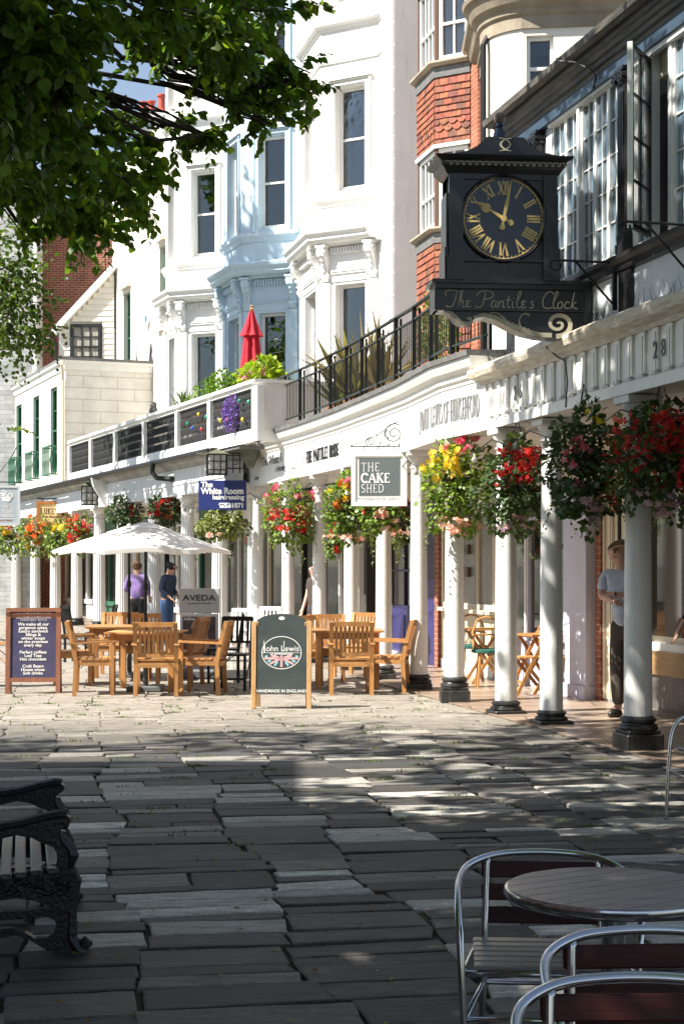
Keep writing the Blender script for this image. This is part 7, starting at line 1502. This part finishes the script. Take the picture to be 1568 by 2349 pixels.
m = MB(); m.M = Mb; zz = (1587 - 1412) * u; caps(m, 'THE', 9 * u, -38 * u, zz, -.010, -.006, xs=.95, thick=.1, thin=.08, align=0, serif=0); caps(m, 'CAKE', 9 * u, -17 * u, zz, -.010, -.006, xs=.98, thick=.24, thin=.18, align=0, serif=0); caps(m, 'SHED', 9 * u, 13 * u, zz, -.010, -.006, xs=.95, thick=.1, thin=.08, align=0, serif=0); m.box(-40 * u, 40 * u, -.008, -.006, zz - 3 * u, zz - 2.3 * u); caps(m, 'TUNBRIDGE WELLS', 4 * u, 0, zz - 9 * u, -.010, -.006, xs=1.1, gap=.25, serif=.2); m.build('lettering', CH, t)
for s, y in (('We make all our', 1429), ('gorgeous cakes,', 1437), ('luxury sandwich', 1445), ('fillings &', 1453), ('winter soups', 1461), ('on the premises', 1469), ('every day.', 1477), ('Perfect coffees', 1493), ('Leaf Teas', 1501), ('Hot chocolate', 1509), ('Craft Beers', 1525), ('House wines', 1533), ('Soft drinks', 1541)): bl(s, y, 7.6, 1.08)
D = 17.95; t = thing('chalkboard', 'arched dark green chalkboard on pine legs with an oval flag drawing', 'board', ((646 - HX) / F * D, D, 0), R(-2)); u = D / F; w2 = 58 * u; H_ = 1.05
Mb = Matrix.Translation((0, -.08, 0)) @ Matrix.Rotation(R(-5), 4, 'X')
m = MB(); m.M = Mb; z0, z1 = .165, .955; arc_ = [(w2 * math.cos(a) , z1 + .10 * math.sin(a)) for a in np.linspace(.0, math.pi, 17)]
m.prism([(-w2, z0), (w2, z0)] + arc_, -.010, .010, 'y'); m.build('panel', mat('green_chalkboard', (.030, .042, .042), .5, col2=(.055, .07, .068), vscale=2.2, stretch=(1, 1, 2.5)), t)
for sx in (-1, 1):
    m = MB(); m.M = Mb; m.bbox(sx * (w2 + .026) - .026, sx * (w2 + .026) + .026, -.02, .02, 0, .97, .004); m.build('leg', PINE, t)
    m = MB(); m.M = Matrix.Translation((0, .20, 0)) @ Matrix.Rotation(R(12), 4, 'X'); m.bbox(sx * (w2 + .0) - .026, sx * (w2 + .0) + .026, -.015, .015, 0, .98, .004); m.build('leg', PINE, t)
cz_ = (1625 - 1497) * u
m = MB(); m.M = Mb; CW = mat('chalk_white', (.75, .75, .72), .9)
m.ribbon([(45 * u * math.cos(a), cz_ + 37 * u * math.sin(a)) for a in np.linspace(0, 2 * math.pi, 49)], 1.6 * u, -.0125, -.009); m.prism([(7 * u * math.cos(a), (1625 - 1418) * u + 4 * u * math.sin(a)) for a in np.linspace(0, 6.28, 20)[:-1]], -.0125, -.009, 'y'); m.box(-44 * u, 44 * u, -.0122, -.009, cz_ - .6 * u, cz_ + .2 * u); m.build('chalk_oval', CW, t)
text('John Lewis', 19 * u, Mb @ T(0, -.012, cz_ + 9 * u), CW, t, xs=.98, ext=.001); m = MB(); m.M = Mb
for x in (-41, 5): m.ribbon([(x * u, cz_ + 3 * u), ((x + 1) * u, cz_ + 27 * u)], 1.3 * u, -.013, -.009)
m.build('chalk_stroke', CW, t); text('OF HUNGERFORD', 6.5 * u, Mb @ T(0, -.0135, cz_ - 2.5 * u), CW, t, ext=.001, bold=.001)
text('HANDMADE IN ENGLAND', 9.6 * u, Mb @ T(0, -.012, .195), CW, t, xs=1.0, ext=.001, bold=.0008)
m = MB(); m.M = Mb; PK = mat('pink_chalk', (.60, .36, .38), .9); BC = mat('blue_chalk', (.22, .50, .56), .9)
def inel(x, z): return (x / 43) ** 2 + (z / 35) ** 2 < .93 and z < -3
for ang, wd, mm in ((0, 5, PK),): pass
def rays(lst, wd, mm, nm, dy):
    m = MB(); m.M = Mb
    for (a, b), (c, d) in lst: m.ribbon([(a * u, cz_ + b * u), (c * u, cz_ + d * u)], wd * u, -.012 - dy, -.009)
    m.build(nm, mm, t)
rays([((0, -6), (0, -33)), ((-39, -13), (39, -13)), ((-3, -14), (-27, -26)), ((3, -14), (27, -26)), ((-6, -11), (-24, -6)), ((6, -11), (24, -6))], 5, PK, 'pink_chalk_band', .001)
rays([((-9, -21), (-16, -30)), ((9, -21), (16, -30)), ((-24, -17), (-32, -21)), ((24, -17), (32, -21)), ((-32, -7), (-38, -10)), ((32, -7), (38, -10)), ((-13, -6), (-17, -6)), ((13, -6), (17, -6))], 4.5, BC, 'blue_chalk_patch', .0005)
# poster stand
D = 22.6; u = D / F; t = thing('poster_stand', 'grey poster stand headed AVEDA behind the black chairs', 'poster stand', ((457 - HX) / F * D, D, 0), R(-2)); w2 = 46 * u; GS = mat('grey_stand', (.42, .43, .43), .5)
m = MB(); m.bbox(-w2, w2, -.03, .03, .92, 1.265, .006); m.build('header', GS, t); m = MB(); m.box(-w2 + .01, w2 - .01, -.028, .028, .14, .91)
m.build('frame', mat('silver_stand', (.6, .61, .61), .35, metal=.3), t); m = MB(); m.bbox(-w2 - .04, w2 + .04, -.2, .25, 0, .14, .03); m.build('base', mat('dark_stand_base', (.1, .11, .12), .6), t)
m = MB(); m.box(-w2 + .05, w2 - .05, -.034, -.028, .18, .87); po = m.build('poster', mat('poster_dark', (.035, .028, .032), .3, col2=(.10, .085, .09), vscale=6, stretch=(2, 2, 8)), t)
SKP = mat('poster_skin', (.42, .24, .19), .4, var=.3, vscale=6); m = MB(); m.ribbon([(.02, .86), (.0, .76), (.05, .70), (.10, .73), (.12, .82)], [.05, .06, .05, .04, .03], -.037, -.034); m.ribbon([(-.10, .70), (-.06, .80), (.02, .84), (.08, .84)], [.05, .05, .04, .03], -.0365, -.034)
m.prism([(.04 + .11 * math.cos(a), .50 + .14 * math.sin(a)) for a in np.linspace(0, 6.28, 24)[:-1]], -.0362, -.034, 'y'); m.ribbon([(-.12, .36), (-.05, .42), (.04, .40), (.12, .46)], [.04, .07, .09, .06], -.0368, -.034); m.build('printed_figure', SKP, po)
m = MB(); scroll2(m, .03, .60, .07, 2.2, -.0375, .02, 1.0); m.ribbon([(-.02, .52), (.03, .50), (.08, .52)], .02, -.038, -.034); m.build('printed_hair', mat('poster_hair', (.06, .035, .035), .4), po)
text('AVEDA', .115, T(0, -.033, 1.13), TXTK, t, xs=1.25, bold=.001); text('THE ART AND SCIENCE OF PURE FLOWER', .018, T(0, -.033, 1.055), TXTG, t); text('AVEDA', .05, T(-w2 + .065, -.037, .835), TXTW, po, align='LEFT', bold=.001); text("NATURE'S REMEDY", .062, T(-.0, -.0385, .30), TXTW, po, xs=.8, bold=.001)
m = MB()
for i in range(4): m.box(-.13, .12 - .04 * (i % 2), -.0375, -.034, .22 + i * .012 - .03, .2245 + i * .012 - .03)
m.build('small_print', TXTW, po)
# ---------------------------------------------------------------- people
def skin(name, V, E, Rr, m_, parent, sub=2, kr=1.12):
    me = bpy.data.meshes.new(name); me.from_pydata([tuple(v) for v in V], E, []); o = bpy.data.objects.new(name, me); COL.objects.link(o); md = o.modifiers.new('s', 'SKIN'); md.use_smooth_shade = True
    for i, d in enumerate(me.skin_vertices[0].data):
        r_ = Rr[i]; r_ = tuple(q * kr for q in r_) if isinstance(r_, (tuple, list)) else r_ * kr; d.radius = r_ if isinstance(r_, (tuple, list)) else (r_, r_); d.use_root = (i == 0)
    if sub: sm = o.modifiers.new('d', 'SUBSURF'); sm.levels = sub; sm.render_levels = sub
    dg = bpy.context.evaluated_depsgraph_get(); m2 = bpy.data.meshes.new_from_object(o.evaluated_get(dg)); COL.objects.unlink(o); bpy.data.objects.remove(o)
    m2.materials.clear(); m2.materials.append(m_); m2.polygons.foreach_set('use_smooth', [True] * len(m2.polygons)); o = bpy.data.objects.new(name, m2); COL.objects.link(o); o.parent = parent; return o
def person(xp, D, deg, h, label, shirt, trou, hairc, arms, legs=((-.09, .0), (.09, .02)), lean=(0, 0), head=(0, 0), hair='short', skinc=(.55, .33, .25), sleeve=.6, jeans=False, z0=.016, hips=.16):
    """faces -y; arms: for right/left (x<0, x>0): elbow and wrist; legs: foot x,y"""
    k = h / 1.75; t = thing('person', label, 'person', ((xp - HX) / F * D, D, z0), R(deg)); SK = mat('skin_%d' % int(skinc[0] * 1000), skinc, .5, var=.08, vscale=20)
    S = lambda p: Vector((p[0], p[1], p[2])) * k
    pel = (0, 0, .95); ch = (lean[0] * .6, lean[1] * .6, 1.28); nk = (lean[0], lean[1], 1.47); hd = (lean[0] + head[0], lean[1] + head[1] - .015, 1.60); tp = (lean[0] + head[0] * 1.5, lean[1] + head[1] * 1.5 - .005, 1.68)
    sh = [(lean[0] + s * .185, lean[1], 1.41) for s in (-1, 1)]
    V = [pel, ch, nk, hd, tp]; E = [(0, 1), (1, 2), (2, 3), (3, 4)]; Rd = [(.12, .09), (.13, .09), .055, (.092, .108), (.085, .10)]
    for i, s in enumerate((-1, 1)):
        a = len(V); V += [sh[i], arms[i][0], arms[i][1]]; E += [(1, a), (a, a + 1), (a + 1, a + 2)]; Rd += [.05, .038, .026]
        wr, el = Vector(arms[i][1]), Vector(arms[i][0]); d = (wr - el).normalized(); sd = d.cross(Vector((0, 0, 1))); sd = sd.normalized() if sd.length > .1 else Vector((1, 0, 0)); b = len(V); V.append(tuple(wr + d * .07)); E.append((a + 2, b)); Rd.append((.034, .018))
        for f in range(4):
            q = len(V); o_ = sd * (.028 - .018 * f); V += [tuple(wr + d * .11 + o_), tuple(wr + d * (.145 + .012 * (f in (1, 2))) + o_ * 1.05 + Vector((0, -.01, -.012))), tuple(wr + d * (.165 + .014 * (f in (1, 2))) + o_ + Vector((0, -.018, -.026)))]; E += [(b, q), (q, q + 1), (q + 1, q + 2)]; Rd += [.009, .008, .0065]
        q = len(V); V += [tuple(wr + d * .05 + sd * .04), tuple(wr + d * .085 + sd * .055 + Vector((0, -.012, -.01)))]; E += [(a + 2, q), (q, q + 1)]; Rd += [.011, .008]
    for i, s in enumerate((-1, 1)):
        a = len(V); fx, fy = legs[i]; V += [(s * .09, .0, .90), ((s * .095 + fx) / 2, fy * .5 - .02, .49), (fx, fy + .02, .09), (fx, fy - .12, .04)]; E += [(0, a), (a, a + 1), (a + 1, a + 2), (a + 2, a + 3)]; Rd += [.08, .055, .035, .03]
    body = skin('body', [S(v) for v in V], E, [tuple(q * k for q in r_) if isinstance(r_, tuple) else r_ * k for r_ in Rd], SK, t)
    # face: nose, ears, eyes, mouth
    m = MB(); hx, hy, hz = hd; m.prism([(hx - .012, hz - .0), (hx + .012, hz - .0), (hx + .004, hz + .045), (hx - .004, hz + .045)], hy - .112, hy - .08, 'y'); 
    for s in (-1, 1): m.lathe([(.001, -.03), (.012, -.015), (.014, .01), (.001, .03)], (hx + s * .078, hy + .01, hz + .01), 8)
    m.v = [tuple(Vector(p) * k) for p in m.v]; m.build('nose_and_ears', SK, body, smooth=True)
    m = MB()
    for s in (-1, 1): m.box(hx + s * .032 - .013, hx + s * .032 + .013, hy - .088, hy - .078, hz + .028, hz + .036); m.box(hx + s * .032 - .018, hx + s * .032 + .018, hy - .09, hy - .078, hz + .048, hz + .054)
    m.v = [tuple(Vector(p) * k) for p in m.v]; m.build('eyes', mat('dark_eye', (.03, .02, .02), .4), body); m = MB(); m.box(hx - .02, hx + .02, hy - .088, hy - .07, hz - .042, hz - .034); m.v = [tuple(Vector(p) * k) for p in m.v]; m.build('mouth', mat('lip', (.35, .12, .10), .5), body)
    # shirt
    V = [(0, 0, .84), (lean[0] * .3, lean[1] * .3, 1.08), ch, (lean[0], lean[1], 1.43)]; E = [(0, 1), (1, 2), (2, 3)]; Rd = [(hips, .115), (.15, .112), (.165, .12), (.075, .07)]
    for i in range(2):
        a = len(V); el = Vector(arms[i][0]); s0 = Vector(sh[i]); wr = Vector(arms[i][1]); end = s0.lerp(el, min(1, sleeve * 2)) if sleeve <= .5 else el.lerp(wr, (sleeve - .5) * 2)
        V += [sh[i], tuple(s0.lerp(el, .5) if sleeve <= .5 else el)]; E += [(2, a), (a, a + 1)]; Rd += [.068, .056 if sleeve > .5 else .062]; V.append(tuple(end + Vector((.002, .002, -.002)))); E.append((a + 1, a + 2)); Rd.append(.046 if sleeve > .5 else .055)
    skin('shirt', [S(v) for v in V], E, [tuple(q * k for q in r_) if isinstance(r_, tuple) else r_ * k for r_ in Rd], mat('cloth_%s' % label[:14], shirt, .85, var=.25, vscale=7, bump=.5, bscale=9), t)
    V = [(0, 0, 1.02), (0, 0, .88)]; E = [(0, 1)]; Rd = [(.14, .11), (.135, .115)]
    for i, s in enumerate((-1, 1)):
        a = len(V); fx, fy = legs[i]; V += [(s * .085, .0, .80), ((s * .095 + fx) / 2, fy * .5 - .02, .48), (fx, fy + .02, .10)]; E += [(1, a), (a, a + 1), (a + 1, a + 2)]; Rd += [.098, .075, .06]
    skin('trousers', [S(v) for v in V], E, [tuple(q * k for q in r_) if isinstance(r_, tuple) else r_ * k for r_ in Rd], mat('trousers_%s' % label[:14], trou, .85, var=.25, vscale=9, bump=.4, bscale=10), t)
    for i in range(2): fx, fy = legs[i]; m = MB(); pr = [(.035, 0), (.048, .015), (.045, .05), (.03, .08), (.001, .09)]; m.lathe(pr, (0, 0, 0), 14); m.v = [((p[0] + fx) * k, (p[1] * 2.6 + fy - .05) * k, p[2] * k) for p in m.v]; m.build('shoe', mat('shoe_leather', (.02, .017, .015), .4), t, smooth=True)
    HM = mat('hair_%d' % int(hairc[0] * 1e4), hairc, .7, var=.4, vscale=40, bump=.8, bscale=60); V = [(tp[0], tp[1] + .01, tp[2] + .015), (tp[0], tp[1] + .04, tp[2] - .02), (hd[0], hd[1] + .055, hd[2] - .02)]; Rd = [(.108, .118), (.112, .11), (.09, .07)]; E = [(0, 1), (1, 2)]
    if hair == 'curly': Rd = [.13, .13, .11]
    if hair == 'long': V += [(hd[0], hd[1] + .07, hd[2] - .14), (hd[0] - .02, hd[1] + .07, hd[2] - .32)]; E += [(2, 3), (3, 4)]; Rd += [.085, .06]
    if hair == 'tied': V += [(hd[0], hd[1] + .10, hd[2] - .05)]; E += [(2, 3)]; Rd += [.035]
    skin('hair', [S(v) for v in V], E, [tuple(q * k for q in r_) if isinstance(r_, tuple) else r_ * k for r_ in Rd], HM, t); return t
person(315, 32.8, 168, 1.66, 'person in a purple shirt and black trousers seen from behind beside the parasol pole', (.20, .13, .32), (.012, .012, .014), (.10, .045, .02), (((-.25, .02, 1.14), (-.22, -.14, .98)), ((.27, -.02, 1.14), (.15, -.2, 1.05))), hair='tied', sleeve=.85)
person(382, 32.6, 62, 1.64, 'person with curly black hair and dark denim jacket looking down between the columns', (.03, .05, .10), (.05, .10, .22), (.012, .01, .01), (((-.22, .0, 1.14), (-.16, -.2, .98)), ((.22, -.02, 1.14), (.12, -.22, 1.0))), lean=(0, -.06), head=(0, -.07), hair='curly', sleeve=.9, skinc=(.42, .24, .17))
person(722, 27.8, -60, 1.62, 'person with long dark hair and brown top, bare arm showing beside a white column', (.05, .035, .03), (.04, .035, .04), (.03, .015, .01), (((-.22, -.04, 1.14), (-.2, -.14, .90)), ((.22, -.04, 1.14), (.2, -.1, .92))), hair='long', sleeve=.3)
person(1439, 16.75, -38, 1.86, 'person in pale blue shirt and brown trousers, arms folded, half behind the nearest column', (.50, .56, .68), (.075, .06, .05), (.09, .055, .035), (((-.25, -.08, 1.18), (-.03, -.24, 1.14)), ((.25, -.08, 1.16), (.02, -.21, 1.20))), legs=((-.10, -.02), (.06, .03)), sleeve=.42, hips=.165, lean=(-.05, 0), head=(-.045, 0))
person(1612, 15.9, -80, 1.78, 'person in navy clothes cut by the right edge, walking under the colonnade', (.012, .016, .04), (.015, .018, .035), (.05, .03, .02), (((-.25, .0, 1.16), (-.25, -.12, .95)), ((.25, .0, 1.16), (.25, -.1, .95))), sleeve=.9)
# ---------------------------------------------------------------- small things
t = thing('string_lights', 'dark cord with round clear bulbs strung along the column heads', 'string lights'); BULB = mat('clear_bulb', (.55, .55, .50), .08, spec=1.0, trans=.5)
path = [NF.w(x, -.16, 2.93) for x in (7.0, 5.95, 3.76, 1.50, .34)] + [Vector((x - .14, y, 2.93)) for x, y in cpos] + [AF.w(AF.t(xp), .18, 2.86) for xp in (503, 430, 353, 280, 228)]
cd = []; k = 0
for a, b in zip(path[:-1], path[1:]):
    L_ = (b - a).length; n_ = max(3, int(L_ / .42))
    for i in range(n_):
        u_ = i / n_; p = a.lerp(b, u_); p.z -= .16 * math.sin(math.pi * u_) * min(1, L_ / 2); cd.append(p.copy())
        if i and p.y < 33:
            mb = MB(); mb.lathe([(.012, 0), (.012, -.03), (.03, -.055), (.034, -.08), (.022, -.105), (.001, -.112)], tuple(p), 10); mb.build('bulb', BULB, t, smooth=True)
mb = MB(); mb.tube(cd, .007, 5); mb.build('cord', IRON, t)
# owl, dishes, eggs on the ironwork, litter
q = AF.w(AF.t(352, .22), .22, 4.67); t = thing('owl_ornament', 'grey decoy owl perched on the balustrade coping', 'ornament', q, .6); OW = mat('owl_grey', (.10, .09, .08), .8, col2=(.2, .19, .17), vscale=14)
m = MB(); m.lathe([(.03, 0), (.07, .03), (.095, .12), (.09, .22), (.065, .27), (.072, .31), (.065, .36), (.03, .385), (.001, .39)], (0, 0, 0), 16); m.build('body', OW, t, smooth=True); m = MB()
for s in (-1, 1): m.lathe([(.018, 0), (.001, .05)], (s * .045, 0, .365), 6)
m.build('ear_tuft', OW, t); m = MB(); m.lathe([(.014, 0), (.001, .03)], (0, -.07, .30), 6); m.build('beak', IRON, t)
for i, (xp, yp, D, s, lb) in enumerate(((313, 808, 44.4, .26, 'larger grey satellite dish edge-on above the ashlar wall'), (343, 812, 44.6, .16, 'smaller satellite dish beside the bent pipe above the ashlar wall'))):
    p = W(xp, yp, D); t = thing('satellite_dish', lb, 'satellite dish', (p.x, p.y, 7.2), R(-76)); m = MB(); n = 20
    vs = [(s * r_ * math.cos(a), -.12 * (1 - r_ ** 2) * s, .38 + s * r_ * math.sin(a) * 1.15) for r_ in (1, .6, .01) for a in np.linspace(0, 2 * math.pi, n, endpoint=False)]
    m.add(vs, [(j * n + k, j * n + (k + 1) % n, (j + 1) * n + (k + 1) % n, (j + 1) * n + k) for j in range(2) for k in range(n)]); m.build('dish', mat('dish_grey', (.3, .3, .3), .5), t); m = MB(); m.tube([(0, 0, 0), (0, .02, .35)], .02, 6); m.tube([(0, .0, .2), (0, .35, .4)], .01, 5); m.build('mast', IRON, t)
for i, (xp, dz, c, cn) in enumerate(((473, .32, (.0, .25, .15), 'green'), (462, .14, (.6, .02, .02), 'red'), (441, .2, (.02, .1, .5), 'blue'), (430, .30, (.0, .25, .15), 'green'), (549, .42, (.0, .3, .2), 'green'), (505, .2, (.65, .5, .03), 'yellow'), (520, .18, (.6, .03, .02), 'red'), (556, .12, (.65, .5, .03), 'yellow'), (570, .36, (.02, .3, .2), 'teal'), (455, .4, (.65, .5, .05), 'yellow'))):
    q = AF.w(AF.t(xp, .36), .36, 4.0 + dz * 1.15); place = ('in the second iron panel from the right' if xp < 480 else 'in the rightmost iron panel'); t = MB(); t.lathe([(.001, -.042), (.022, -.03), (.031, -.01), (.026, .02), (.01, .038), (.001, .042)], (0, 0, 0), 12)
    o = t.build('egg_ornament', mat('egg_' + cn, c, .25, coat=.5), None, smooth=True); o.location = q; lo = ('low', 'high')[dz > .25]; props(o, f'{cn} glossy egg ornament hung {lo} {place}, number {i + 1} from the left' if False else f'{cn} egg ornament hung {lo} {place}' + (' beside the lobelia' if 500 <= xp <= 549 else ''), 'ornament', 'coloured egg ornaments on the ironwork')
g = random.Random(12); vs, fs, cols = [], [], []
for _ in range(150):
    D = g.choice([g.uniform(5.5, 10), g.uniform(5.5, 10), g.uniform(10, 19)]); X = g.uniform(-.2, .2) * D; a = g.uniform(0, 6.28); s = g.uniform(.012, .024); o = len(vs); c, d = math.cos(a), math.sin(a)
    for x, y, z in ((-1, 0, .004), (0, .55, .012), (1, 0, .006), (0, -.55, .010)): vs.append((X + s * (x * c - y * d), D + s * (x * d + y * c), z + .004))
    fs.append((o, o + 1, o + 2, o + 3)); q = g.uniform(.5, 1.2); cc = g.choice([(.35, .25, .05), (.3, .14, .04), (.22, .2, .05)]); cols += [(cc[0] * q, cc[1] * q, cc[2] * q, 1)] * 4
me = bpy.data.meshes.new('leaf_litter'); me.from_pydata(vs, [], fs); a = me.color_attributes.new('Col', 'FLOAT_COLOR', 'POINT'); a.data.foreach_set('color', np.array(cols, np.float32).ravel()); me.materials.append(PLANTM); o = bpy.data.objects.new('leaf_litter', me); COL.objects.link(o); props(o, 'small yellow and brown fallen leaves and petals scattered over the paving', 'leaves', None, 'stuff')
